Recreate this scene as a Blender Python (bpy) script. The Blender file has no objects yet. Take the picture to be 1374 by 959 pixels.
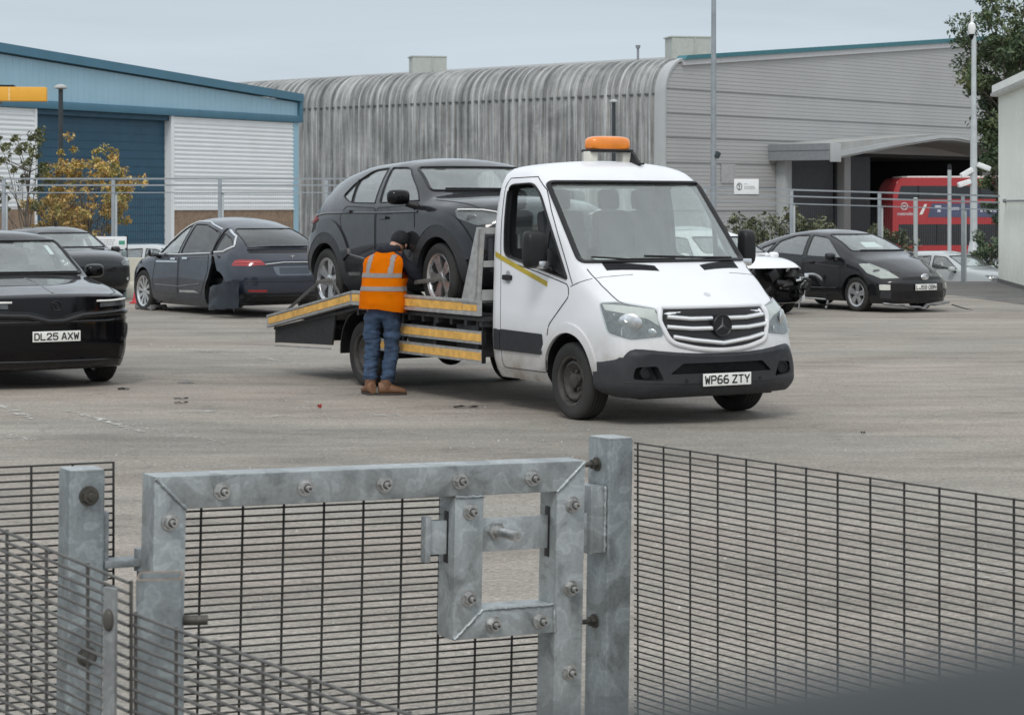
import bpy, bmesh, math, random
from mathutils import Vector, Matrix, Euler
from mathutils.bvhtree import BVHTree
from mathutils.geometry import delaunay_2d_cdt
R = math.radians
PI = math.pi
rnd = random.Random(7)
scene = bpy.context.scene
C = scene.collection
F = 2950.0 / 1374.0            # focal length as a share of the frame width
CAMZ = 1.95

def at(px, py, Y):
    """World point seen at photograph pixel (px, py), Y metres ahead."""
    return Vector(((px - 687) / 2950.0 * Y, Y, CAMZ - (py - 275) / 2950.0 * Y))

# ------------------------------------------------------------------ materials
def new_mat(name):
    m = bpy.data.materials.new(name); m.use_nodes = True
    nt = m.node_tree
    return m, nt, nt.nodes['Principled BSDF']

def node(nt, typ, **kw):
    n = nt.nodes.new(typ)
    for k, v in kw.items():
        if k.startswith('i_'):
            n.inputs[k[2:]].default_value = v
        else:
            setattr(n, k, v)
    return n

def c4(c): return (c[0], c[1], c[2], 1.0)

def coords(nt, scale=(1, 1, 1), world=False):
    if world:
        g = nt.nodes.new('ShaderNodeNewGeometry'); out = g.outputs['Position']
    else:
        g = nt.nodes.new('ShaderNodeTexCoord'); out = g.outputs['Object']
    mp = nt.nodes.new('ShaderNodeMapping'); mp.inputs['Scale'].default_value = scale
    nt.links.new(out, mp.inputs['Vector'])
    return mp.outputs['Vector']

def noise(nt, vec, scale, detail=4, rough=.55, dist=0.0):
    n = nt.nodes.new('ShaderNodeTexNoise')
    n.inputs['Scale'].default_value = scale; n.inputs['Detail'].default_value = detail
    n.inputs['Roughness'].default_value = rough; n.inputs['Distortion'].default_value = dist
    nt.links.new(vec, n.inputs['Vector'])
    return n.outputs['Fac']

def ramp(nt, fac, stops):
    r = nt.nodes.new('ShaderNodeValToRGB')
    e = r.color_ramp.elements
    while len(e) < len(stops): e.new(.5)
    for i, (p, c) in enumerate(stops):
        e[i].position = p
        e[i].color = c4(c) if not isinstance(c, (int, float)) else (c, c, c, 1)
    nt.links.new(fac, r.inputs['Fac'])
    return r.outputs['Color']

def mixc(nt, fac, a, b, mode='MIX'):
    m = nt.nodes.new('ShaderNodeMix'); m.data_type = 'RGBA'; m.blend_type = mode
    for sock, v in ((m.inputs[0], fac), (m.inputs[6], a), (m.inputs[7], b)):
        if isinstance(v, (int, float)): sock.default_value = v
        elif isinstance(v, (tuple, list)): sock.default_value = c4(v)
        else: nt.links.new(v, sock)
    return m.outputs[2]

def math_n(nt, op, a, b=None):
    m = nt.nodes.new('ShaderNodeMath'); m.operation = op
    for i, v in enumerate((a, b)):
        if v is None: continue
        if isinstance(v, (int, float)): m.inputs[i].default_value = v
        else: nt.links.new(v, m.inputs[i])
    return m.outputs[0]

def bump(nt, bsdf, h, strength=.3, dist=.01):
    b = nt.nodes.new('ShaderNodeBump'); b.inputs['Strength'].default_value = strength
    b.inputs['Distance'].default_value = dist
    nt.links.new(h, b.inputs['Height']); nt.links.new(b.outputs['Normal'], bsdf.inputs['Normal'])

def M(name, col, rough=.5, metal=0., coat=0., var=.12, vscale=6., bmp=0., bscale=60., spec=.5, grime=None, coat_rough=.05):
    """General surface: base colour broken up by two noises, roughness varied, optional grime near the ground."""
    m, nt, b = new_mat(name)
    v = coords(nt)
    n = noise(nt, v, vscale, 5, .6)
    lo = tuple(max(0, c * (1 - var)) for c in col); hi = tuple(min(1, c * (1 + var)) for c in col)
    cc = ramp(nt, n, [(.3, lo), (.7, hi)])
    if grime:
        gcol, ztop, amt = grime
        sep = nt.nodes.new('ShaderNodeSeparateXYZ'); nt.links.new(v, sep.inputs[0])
        g = math_n(nt, 'SUBTRACT', 1.0, math_n(nt, 'DIVIDE', sep.outputs['Z'], ztop))
        g2 = math_n(nt, 'MULTIPLY', math_n(nt, 'MAXIMUM', g, 0.0), noise(nt, v, 4.5, 6, .7))
        g3 = math_n(nt, 'MINIMUM', math_n(nt, 'MULTIPLY', g2, amt * 2.0), .9)
        cc = mixc(nt, g3, cc, gcol)
    nt.links.new(cc, b.inputs['Base Color'])
    b.inputs['Metallic'].default_value = metal
    rr = ramp(nt, noise(nt, v, vscale * 3.1, 4, .6), [(.3, max(.02, rough * .82)), (.7, min(1, rough * 1.18))])
    nt.links.new(rr, b.inputs['Roughness'])
    b.inputs['Coat Weight'].default_value = coat; b.inputs['Coat Roughness'].default_value = coat_rough
    b.inputs['Specular IOR Level'].default_value = spec
    if bmp: bump(nt, b, noise(nt, v, bscale, 3, .6), bmp, .004)
    return m

def glass_mat(name, tint, ior=1.6, rough=.015, dust=.10):
    """Thin window pane: tinted see-through plus Fresnel mirror."""
    m, nt, b = new_mat(name)
    nt.nodes.remove(b)
    t = node(nt, 'ShaderNodeBsdfTransparent'); t.inputs[0].default_value = c4(tint)
    g = node(nt, 'ShaderNodeBsdfGlossy'); g.inputs['Roughness'].default_value = rough
    g.inputs['Color'].default_value = (1, 1, 1, 1)
    f = node(nt, 'ShaderNodeFresnel')      # same strength on both faces of the thin pane
    ge = nt.nodes.new('ShaderNodeNewGeometry')
    nt.links.new(math_n(nt, 'ADD', ior, math_n(nt, 'MULTIPLY', ge.outputs['Backfacing'], 1/ior - ior)), f.inputs['IOR'])
    mx = node(nt, 'ShaderNodeMixShader')
    nt.links.new(f.outputs[0], mx.inputs[0]); nt.links.new(t.outputs[0], mx.inputs[1]); nt.links.new(g.outputs[0], mx.inputs[2])
    # a film of dust
    d = node(nt, 'ShaderNodeBsdfDiffuse'); d.inputs[0].default_value = (.55, .57, .56, 1)
    v = coords(nt)
    fac = math_n(nt, 'MULTIPLY', noise(nt, v, 3.5, 5, .65), dust)
    mx2 = node(nt, 'ShaderNodeMixShader')
    nt.links.new(fac, mx2.inputs[0]); nt.links.new(mx.outputs[0], mx2.inputs[1]); nt.links.new(d.outputs[0], mx2.inputs[2])
    nt.links.new(mx2.outputs[0], nt.nodes['Material Output'].inputs['Surface'])
    return m

def emis(name, col, s):
    m, nt, b = new_mat(name)
    b.inputs['Base Color'].default_value = c4(col)
    b.inputs['Emission Color'].default_value = c4(col); b.inputs['Emission Strength'].default_value = s
    return m

def galv_mat(name, base=(.36, .395, .415), streak=.5):
    """Hot dip galvanised steel: mottled patches, pale bloom and dull streaks."""
    m, nt, b = new_mat(name)
    v = coords(nt)
    n1 = noise(nt, v, 14, 3, .5, .8)
    n2 = noise(nt, coords(nt, (9, 9, 2.2)), 3, 6, .65, .4)
    n3 = noise(nt, v, 130, 2, .5)
    vo = nt.nodes.new('ShaderNodeTexVoronoi'); vo.inputs['Scale'].default_value = 22
    nt.links.new(v, vo.inputs['Vector'])
    d = tuple(c * .58 for c in base); l = tuple(min(1, c * 1.38) for c in base)
    c1 = ramp(nt, n1, [(.36, d), (.40, tuple(c*.86 for c in base)), (.47, base), (.53, base), (.555, l), (.62, tuple(min(1, c*1.12) for c in base))])
    c2 = ramp(nt, n2, [(.35, tuple(c * .6 for c in base)), (.55, base), (.72, tuple(min(1, c * 1.35) for c in base))])
    cc = mixc(nt, .30, c1, c2)
    cc = mixc(nt, .10, cc, ramp(nt, n3, [(.3, .1), (.7, .7)]))
    rust = ramp(nt, noise(nt, v, 26, 5, .7), [(.71, 0.0), (.78, .45)])
    cc = mixc(nt, rust, cc, (.16, .13, .10))
    nt.links.new(cc, b.inputs['Base Color'])
    b.inputs['Metallic'].default_value = .55
    nt.links.new(ramp(nt, n1, [(.4, .42), (.6, .60)]), b.inputs['Roughness'])
    sc_ = noise(nt, coords(nt, (60, 60, 4)), 3, 4, .7)
    nt.links.new(mixc(nt, ramp(nt, sc_, [(.64, 0.), (.70, .35)]), b.inputs['Base Color'].links[0].from_socket, tuple(min(1, c*1.5) for c in base)), b.inputs['Base Color'])
    bump(nt, b, noise(nt, v, 55, 4, .6), .25, .003)
    return m

# ------------------------------------------------------------------ objects
def tag(o, label=None, cat=None, group=None, kind=None):
    if label: o['label'] = label
    if cat: o['category'] = cat
    if group: o['group'] = group
    if kind: o['kind'] = kind
    return o

def empty(name, loc=(0, 0, 0), rz=0., parent=None):
    o = bpy.data.objects.new(name, None); C.objects.link(o)
    o.location = loc; o.rotation_euler = (0, 0, rz); o.empty_display_size = .2
    if parent: o.parent = parent
    return o

def obj(name, bm, mats, parent=None, smooth=35, loc=None):
    if isinstance(bm, bpy.types.Mesh):
        me = bm
    else:
        bmesh.ops.recalc_face_normals(bm, faces=bm.faces)
        me = bpy.data.meshes.new(name); bm.to_mesh(me); bm.free()
    if mats is not None and not me.materials:
        for m in (mats if isinstance(mats, (list, tuple)) else [mats]): me.materials.append(m)
    if smooth:
        for p in me.polygons: p.use_smooth = True
        me.set_sharp_from_angle(angle=R(smooth))
    o = bpy.data.objects.new(name, me); C.objects.link(o)
    if parent: o.parent = parent
    if loc is not None: o.location = loc
    return o

def dup(root, loc=None, rz=None, label=None):
    r = root.copy(); C.objects.link(r)
    if loc is not None: r.location = loc
    if rz is not None: r.rotation_euler.z = rz
    if label: r['label'] = label
    for ch in list(root.children):
        c = ch.copy(); C.objects.link(c); c.parent = r
        for g in list(ch.children):
            d = g.copy(); C.objects.link(d); d.parent = c
    return r

def BM(): return bmesh.new()

def box(bm, c, s, rot=None, bev=0., mi=0):
    """Box of size s centred on c, optionally rotated (Euler) and bevelled."""
    mt = Matrix.Translation(Vector(c))
    if rot is not None: mt = mt @ Euler(rot).to_matrix().to_4x4()
    mt = mt @ Matrix.Diagonal((s[0], s[1], s[2], 1))
    r = bmesh.ops.create_cube(bm, size=1, matrix=mt)
    fs = set(f for v in r['verts'] for f in v.link_faces)
    if bev:
        es = set(e for v in r['verts'] for e in v.link_edges)
        rb = bmesh.ops.bevel(bm, geom=list(es), offset=bev, segments=2, affect='EDGES', profile=.6)
        fs = set(rb['faces']) | set(f for f in fs if f.is_valid)
    for f in fs:
        if f.is_valid: f.material_index = mi

def frame_of(d):
    d = d.normalized()
    up = Vector((0, 0, 1)) if abs(d.z) < .95 else Vector((1, 0, 0))
    a = d.cross(up).normalized(); b = a.cross(d).normalized()
    return a, b

def cyl(bm, p0, p1, r0, r1=None, n=12, cap=True, mi=0):
    p0 = Vector(p0); p1 = Vector(p1); r1 = r0 if r1 is None else r1
    a, b = frame_of(p1 - p0)
    A = [bm.verts.new(p0 + (a * math.cos(2*PI*i/n) + b * math.sin(2*PI*i/n)) * r0) for i in range(n)]
    Bv = [bm.verts.new(p1 + (a * math.cos(2*PI*i/n) + b * math.sin(2*PI*i/n)) * r1) for i in range(n)]
    fs = [bm.faces.new((A[i], A[(i+1) % n], Bv[(i+1) % n], Bv[i])) for i in range(n)]
    if cap: fs += [bm.faces.new(A[::-1]), bm.faces.new(Bv)]
    for f in fs: f.material_index = mi

def tube(bm, pts, r, n=8, closed=False, mi=0, flat=1.0, upv=None):
    """Sweep a round (or flattened) section along points; r may be a list."""
    pts = [Vector(p) for p in pts]; N = len(pts); rings = []
    for i, p in enumerate(pts):
        if closed: d = pts[(i+1) % N] - pts[i-1]
        else: d = pts[min(i+1, N-1)] - pts[max(i-1, 0)]
        if upv is not None:
            d = d.normalized(); a = d.cross(Vector(upv)).normalized(); b = a.cross(d).normalized()
        else: a, b = frame_of(d)
        rr = r[i] if isinstance(r, (list, tuple)) else r
        rings.append([bm.verts.new(p + a * math.cos(2*PI*k/n) * rr + b * math.sin(2*PI*k/n) * rr * flat) for k in range(n)])
    fs = []
    for i in range(N if closed else N - 1):
        A = rings[i]; Bv = rings[(i+1) % N]
        for k in range(n): fs.append(bm.faces.new((A[k], A[(k+1) % n], Bv[(k+1) % n], Bv[k])))
    if not closed:
        fs.append(bm.faces.new(rings[0][::-1])); fs.append(bm.faces.new(rings[-1]))
    for f in fs: f.material_index = mi

def prism(bm, poly, axis, lo, hi, mi=0, cap=True):
    """Extrude polygon: axis 'x' (poly = y,z), 'y' (poly = x,z), 'z' (poly = x,y)."""
    def P(u, v, w):
        return {'x': (w, u, v), 'y': (u, w, v), 'z': (u, v, w)}[axis]
    A = [bm.verts.new(P(u, v, lo)) for u, v in poly]; Bv = [bm.verts.new(P(u, v, hi)) for u, v in poly]
    n = len(poly)
    fs = [bm.faces.new((A[i], A[(i+1) % n], Bv[(i+1) % n], Bv[i])) for i in range(n)]
    if cap: fs += [bm.faces.new(A[::-1]), bm.faces.new(Bv)]
    for f in fs: f.material_index = mi

def lathe(bm, prof, n=32, axis='y', c=(0, 0, 0), mi=0, closed=False):
    """Revolve profile [(t, r)] about an axis through c."""
    rings = []
    for t, r in prof:
        ring = []
        for k in range(n):
            a = 2*PI*k/n; u = math.cos(a) * r; w = math.sin(a) * r
            p = {'y': (u, t, w), 'z': (u, w, t), 'x': (t, u, w)}[axis]
            ring.append(bm.verts.new(Vector(p) + Vector(c)))
        rings.append(ring)
    m = len(rings)
    for i in range(m if closed else m - 1):
        A = rings[i]; Bv = rings[(i+1) % m]
        for k in range(n):
            f = bm.faces.new((A[k], A[(k+1) % n], Bv[(k+1) % n], Bv[k])); f.material_index = mi
    if not closed:
        for ring in (rings[0][::-1], rings[-1]):
            f = bm.faces.new(ring); f.material_index = mi

def rpoly(pts, r=.05, n=5):
    """Round a polygon's corners; a point may carry its own radius as third value."""
    out = []; N = len(pts)
    for i in range(N):
        p = Vector(pts[i][:2]); a = Vector(pts[i-1][:2]); b = Vector(pts[(i+1) % N][:2])
        rr = pts[i][2] if len(pts[i]) > 2 else r
        da = (a - p); db = (b - p)
        t = min(rr, da.length * .45, db.length * .45)
        if t < 1e-4: out.append(tuple(p)); continue
        s = p + da.normalized() * t; e = p + db.normalized() * t
        for k in range(n + 1):
            u = k / n
            q = s * (1-u)**2 + p * 2*u*(1-u) + e * u*u
            out.append((q.x, q.y))
    return out

def text_mesh(body, size, bold=0., ext=.002, xs=1.0, align='CENTER'):
    cu = bpy.data.curves.new('lettering', 'FONT'); cu.body = body; cu.size = size
    cu.align_x = align; cu.align_y = 'CENTER'; cu.offset = bold; cu.extrude = ext; cu.resolution_u = 3
    o = bpy.data.objects.new('lettering', cu); C.objects.link(o)
    dg = bpy.context.evaluated_depsgraph_get(); dg.update()
    me = bpy.data.meshes.new_from_object(o.evaluated_get(dg))
    bpy.data.objects.remove(o); bpy.data.curves.remove(cu)
    for v in me.vertices: v.co.x *= xs
    return me

def mesh_xf(me, mt):
    me.transform(mt); return me

def boolean(o, cut_bms, op='DIFFERENCE'):
    for cb in cut_bms:
        bmesh.ops.recalc_face_normals(cb, faces=cb.faces)
        me = bpy.data.meshes.new('cut'); cb.to_mesh(me); cb.free()
        for m in o.data.materials: me.materials.append(m)
        c = bpy.data.objects.new('cut', me); C.objects.link(c)
        c.matrix_world = o.matrix_world
        md = o.modifiers.new('b', 'BOOLEAN'); md.operation = op; md.object = c; md.solver = 'EXACT'
        dg = bpy.context.evaluated_depsgraph_get(); dg.update()
        nm = bpy.data.meshes.new_from_object(o.evaluated_get(dg))
        o.modifiers.clear(); old = o.data; o.data = nm
        bpy.data.meshes.remove(old); bpy.data.objects.remove(c); bpy.data.meshes.remove(me)
    return o

def resharp(o, ang=32):
    for p in o.data.polygons: p.use_smooth = True
    o.data.set_sharp_from_angle(angle=R(ang))

def pchip(xs, ys):
    """Monotone cubic interpolation; xs ascending."""
    n = len(xs); h = [xs[i+1]-xs[i] for i in range(n-1)]; d = [(ys[i+1]-ys[i])/h[i] for i in range(n-1)]
    m = [0.]*n
    m[0] = d[0]; m[-1] = d[-1]
    for i in range(1, n-1):
        if d[i-1]*d[i] <= 0: m[i] = 0.
        else:
            w1 = 2*h[i]+h[i-1]; w2 = h[i]+2*h[i-1]
            m[i] = (w1+w2)/(w1/d[i-1]+w2/d[i])
    def f(x):
        if x <= xs[0]: return ys[0]
        if x >= xs[-1]: return ys[-1]
        i = 0
        while x > xs[i+1]: i += 1
        t = (x-xs[i])/h[i]
        return ((1+2*t)*(1-t)**2*ys[i] + t*(1-t)**2*h[i]*m[i] + t*t*(3-2*t)*ys[i+1] + t*t*(t-1)*h[i]*m[i+1])
    return f
# ------------------------------------------------------------------ shared surfaces
RUBBER = M('tyre_rubber', (.012, .012, .0125), .8, spec=.3, bmp=.2, bscale=80, grime=((.10, .095, .09), .9, .22))
PLASTIC = M('dark_grey_plastic', (.021, .023, .028), .6, spec=.35, var=.15, bmp=.15, bscale=220, grime=((.12, .11, .10), .7, .22))
BLACK = M('black_plastic', (.011, .011, .012), .42, var=.2, spec=.35)
GLOSSBLACK = M('gloss_black_trim', (.004, .004, .005), .10, spec=.3)
INTERIOR = M('dark_cabin_trim', (.030, .031, .034), .75)
SEATCLOTH = M('dark_seat_cloth', (.040, .042, .046), .9, vscale=30)
CHROME = M('bright_metal_trim', (.72, .73, .74), .16, metal=1., var=.05)
ALLOY = M('silver_alloy_wheel', (.58, .59, .60), .30, metal=.85, var=.08)
ALLOYDARK = M('dark_alloy_wheel', (.035, .036, .038), .35, metal=.5)
STEELWHEEL = M('dusty_steel_wheel', (.060, .055, .050), .6, metal=.4, var=.35, vscale=18)
BRAKE = M('dark_brake_disc', (.05, .045, .042), .5, metal=.6, var=.3)
GLASS = glass_mat('car_window_glass', (.97, .99, .98), 2.0)
GLASSDARK = glass_mat('privacy_window_glass', (.42, .45, .46), 1.5)
SCREEN = glass_mat('windscreen_glass', (.90, .95, .935), 1.95, dust=.12)
LENS = glass_mat('clear_lamp_lens', (.86, .88, .88), 1.5)
LAMPIN = M('lamp_reflector', (.62, .63, .64), .22, metal=.9, var=.3, vscale=18)
LAMPDARK = M('lamp_dark_bowl', (.12, .125, .13), .3, metal=.4, var=.4, vscale=14)
LEDWHITE = M('white_lamp_strip', (.78, .78, .76), .25)
REDLENS = M('red_lamp_lens', (.28, .012, .016), .15, coat=.8)
ORANGELENS = M('orange_lamp_lens', (.75, .22, .02), .25, coat=.4)
PLATEWHITE = M('white_number_plate', (.78, .78, .74), .35, var=.04)
PLATEBLACK = M('number_plate_black', (.012, .012, .012), .5)
WHITEPAPER = M('white_paper_sheet', (.75, .76, .77), .8, var=.03)
MIRRORGLASS = M('mirror_glass', (.6, .62, .63), .03, metal=1.)

def paint(name, col, rough=.32, metal=.25, grime=None, var=.05, coat=1.0, cr=.04):
    m = M(name, col, .5, metal * .25, coat, var=var, vscale=2.2, grime=grime, coat_rough=cr * .5, spec=.12)
    b = m.node_tree.nodes['Principled BSDF']; b.inputs['Coat IOR'].default_value = 1.5
    return m

# ------------------------------------------------------------------ car bodies
def sect(p):
    zb, zs, ze, zt, wb, w, ws, wt = p
    h1 = .28 * (zs - zb)
    pts = [(0, zb), (wb*.5, zb), (wb, zb)]
    for k in range(1, 4):
        t = k/3.; pts.append((wb + (w-wb)*math.sin(t*PI/2), zb + h1*(1-math.cos(t*PI/2))))
    for k in range(1, 8):
        t = k/7.; pts.append((w + (ws-w)*t*t, zb + h1 + (zs-zb-h1)*t))
    L = math.hypot(ws-wt, ze-zs)
    for k in range(1, 9):
        t = k/8.; pts.append((ws + (wt-ws)*t + .035*L*math.sin(PI*t), zs + (ze-zs)*t))
    for k in range(1, 10):
        t = k/9.; y = wt*(1-t); pts.append((y, zt - (zt-ze)*(1-t)**2.2))
    for it in range(2):
        q = pts[:]
        for i in range(1, len(pts)-1):
            if i < 3: continue
            q[i] = tuple(.25*pts[i-1][j] + .5*pts[i][j] + .25*pts[i+1][j] for j in (0, 1))
        pts = q
    return pts

class Body:
    def __init__(s, table, W, warp, dx=.055):
        """table rows: x, zb, zs, ze, zt, wb, w, ws, wt (x ascending)."""
        s.table = sorted(table); s.W = W; s.warp_p = warp
        xs = [r[0] for r in s.table]
        s.f = [pchip(xs, [r[k] for r in s.table]) for k in range(1, 9)]
        st = set(xs)
        n = int((xs[-1]-xs[0])/dx)
        for i in range(n+1): st.add(xs[0] + (xs[-1]-xs[0])*i/n)
        for e, sg in ((xs[0], 1), (xs[-1], -1)):
            for d in (.012, .03, .055): st.add(e + sg*d)
        s.xs = sorted(st)
        q = [s.xs[0]]
        for x in s.xs[1:]:
            if x - q[-1] > .007: q.append(x)
        s.xs = q
        bm = s.hull(s.xs, lambda x: [f(x) for f in s.f])
        bmesh.ops.recalc_face_normals(bm, faces=bm.faces)
        s.bm = bm
        s.bvh = BVHTree.FromBMesh(bm)
    def warp(s, x, y, z):
        p = s.warp_p; a = abs(y)/s.W
        def ss(t): t = max(0., min(1., t)); return t*t*(3-2*t)
        tf = ss((x-p['fa'])/(p['fb']-p['fa']))
        tr = ss((p['ra']-x)/(p['ra']-p['rb']))
        tfe = ss((x-p['fe'])/(p['fb']-p['fe']))
        tre = ss((p['re']-x)/(p['re']-p['rb']))
        d = tf*p['f2']*a*a + tfe*(p['f6']*a**5 + p.get('frk', 0)*max(0., z-p.get('fz', 9)) + p.get('flo', 0)*max(0., p.get('flz', 0)-z))
        r = tr*p['r2']*a*a + tre*(p['r6']*a**5 + p.get('rrk', 0)*max(0., z-p.get('rz', 9)) + p.get('rlo', 0)*max(0., p.get('rlz', 0)-z))
        return x - d + r
    def hull(s, xs, fn):
        bm = BM(); rings = []
        def ring(x, pts, k=1., cz=0.):
            full = [(y, z) for y, z in pts] + [(-y, z) for y, z in pts[-2:0:-1]]
            out = []
            for y, z in full:
                y2 = y*k; z2 = cz + (z-cz)*k
                out.append(bm.verts.new((s.warp(x, y2, z2), y2, z2)))
            return out
        for x in xs: rings.append(ring(x, sect(fn(x))))
        n = len(rings[0])
        def skin(A, Bv, flip=False):
            for k in range(n):
                q = (A[k], A[(k+1) % n], Bv[(k+1) % n], Bv[k])
                bm.faces.new(q[::-1] if flip else q)
        for i in range(len(rings)-1): skin(rings[i], rings[i+1])
        for e, R0 in ((0, rings[0]), (-1, rings[-1])):
            x = xs[e]; pts = sect(fn(x)); cz = .5*(pts[0][1]+pts[-1][1]); prev = R0
            for k in (.93, .82, .68, .5, .3, .12):
                nr = ring(x, pts, k, cz); skin(prev, nr, e == 0); prev = nr
            c = bm.verts.new((s.warp(x, 0, cz), 0, cz))
            for k in range(n):
                q = (prev[k], prev[(k+1) % n], c)
                bm.faces.new(q[::-1] if e == 0 else q)
        return bm
    def cavity(s, x0, x1, floor, ins=.06, top=.05):
        n = 24
        xs = [x0 + (x1-x0)*i/n for i in range(n+1)]
        def fn(x):
            zb, zs, ze, zt, wb, w, ws, wt = [f(x) for f in s.f]
            zt2 = max(zt-top, floor+.12); ze2 = min(ze-top*.9, zt2-.01); zs2 = min(zs, ze2-.02)
            ze2 = max(ze2, floor+.1); zs2 = max(zs2, floor+.06)
            return [floor, zs2, ze2, zt2, w-ins-.06, w-ins, ws-ins, wt-ins*.8]
        return s.hull(xs, fn)
    # projection on to the body
    @staticmethod
    def axes(yaw):
        if yaw == 'top': return Vector((0, 0, 1)), Vector((1, 0, 0))
        o = Vector((math.cos(yaw), math.sin(yaw), 0)); u = Vector((-math.sin(yaw), math.cos(yaw), 0))
        return o, u
    def hit(s, u, z, yaw):
        if yaw == 'top':            # u, z stand for x, y seen from above
            r = s.bvh.ray_cast(Vector((u, z, 8)), Vector((0, 0, -1)))
            if r[0] is None:
                q = s.bvh.find_nearest(Vector((u, z, 1.2))); return q[0], q[1]
            return r[0], r[1]
        o, ua = s.axes(yaw)
        p = ua*u + Vector((0, 0, z))
        if yaw in (PI/2, -PI/2): pass
        else: p = p + Vector((s.table[len(s.table)//2][0], 0, 0)) - ua*ua.dot(Vector((s.table[len(s.table)//2][0], 0, 0)))
        r = s.bvh.ray_cast(p + o*6, -o)
        if r[0] is None:
            q = s.bvh.find_nearest(p + o*.8)
            return q[0], q[1]
        return r[0], r[1]
    def U(s, pt, yaw):
        o, ua = s.axes(yaw); return ua.dot(Vector(pt))
    def decal(s, poly, yaw, off=.003, th=.01, g=.05, mirror=False, hole=None, dish=0., mi=0):
        bm = BM()
        def dens(pl):
            out = []
            for i in range(len(pl)):
                a = Vector(pl[i]); b = Vector(pl[(i+1) % len(pl)]); m = max(1, int((b-a).length/g))
                for k in range(m): out.append(a.lerp(b, k/m))
            return out
        bd = dens([p[:2] for p in poly]); nb = len(bd)
        vs = list(bd); loops = [list(range(nb))]
        if hole:
            hd = dens([p[:2] for p in hole]); loops.append(list(range(nb, nb+len(hd))))
            vs += hd
        edges = [(l[i], l[(i+1) % len(l)]) for l in loops for i in range(len(l))]
        def inside(p, pl):
            c = False
            for i in range(len(pl)):
                a = pl[i]; b = pl[i-1]
                if (a.y > p.y) != (b.y > p.y) and p.x < (b.x-a.x)*(p.y-a.y)/(b.y-a.y)+a.x: c = not c
            return c
        u0 = min(p.x for p in bd); u1 = max(p.x for p in bd); z0 = min(p.y for p in bd); z1 = max(p.y for p in bd)
        nu = int((u1-u0)/g); nz = int((z1-z0)/g)
        for i in range(1, nu+1):
            for j in range(1, nz+1):
                p = Vector((u0+i*g*.97+.003*(j % 2), z0+j*g*.97))
                if inside(p, bd) and min((p-q).length for q in bd) > g*.35 and (not hole or (not inside(p, hd) and min((p-q).length for q in hd) > g*.35)):
                    vs.append(p)
        res = delaunay_2d_cdt(vs, edges, [], 0, 1e-6)
        V, E_, Fc = res[0], res[1], res[2]
        outer = []; inner = []
        cen = Vector((0, 0))
        for p in V: cen += p
        cen /= len(V)
        for p in V:
            h, nn = s.hit(p.x, p.y, yaw)
            outer.append(h + nn*off); inner.append(h + nn*(off-th))
        keep = []
        for f in Fc:
            c = sum((V[i] for i in f), Vector((0, 0)))/len(f)
            if inside(c, bd) and not (hole and inside(c, hd)): keep.append(f)
        used = sorted(set(i for f in keep for i in f))
        a = {i: bm.verts.new(outer[i]) for i in used}; b = {i: bm.verts.new(inner[i]) for i in used}
        cnt = {}
        for f in keep:
            bm.faces.new([a[i] for i in f]); bm.faces.new([b[i] for i in f][::-1])
            for k in range(3):
                e = (f[k], f[(k+1) % 3]); cnt[tuple(sorted(e))] = cnt.get(tuple(sorted(e)), []) + [e]
        for es in cnt.values():
            if len(es) == 1:
                i, j = es[0]; bm.faces.new((a[j], a[i], b[i], b[j]))
        for f in bm.faces: f.material_index = mi
        if mirror: mirror_bm(bm)
        return bm
    def path(s, pts, yaw, off=0., g=.04, closed=False):
        out = []; N = len(pts)
        for i in range(N if closed else N-1):
            a = Vector(pts[i][:2]); b = Vector(pts[(i+1) % N][:2]); m = max(1, int((b-a).length/g))
            for k in range(m): out.append(a.lerp(b, k/m))
        if not closed: out.append(Vector(pts[-1][:2]))
        r = []
        for p in out:
            h, nn = s.hit(p.x, p.y, yaw); r.append(h+nn*off)
        return r
    def seam(s, pts, yaw, r=.004, off=-.001, closed=False, mirror=False, n=6):
        bm = BM(); tube(bm, s.path(pts, yaw, off, closed=closed), r, n, closed)
        if mirror: mirror_bm(bm)
        return bm

def mirror_bm(bm):
    for v in bm.verts: v.co.y *= -1
    bmesh.ops.reverse_faces(bm, faces=bm.faces)

def copy_bm(bm):
    return bm.copy()

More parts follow.
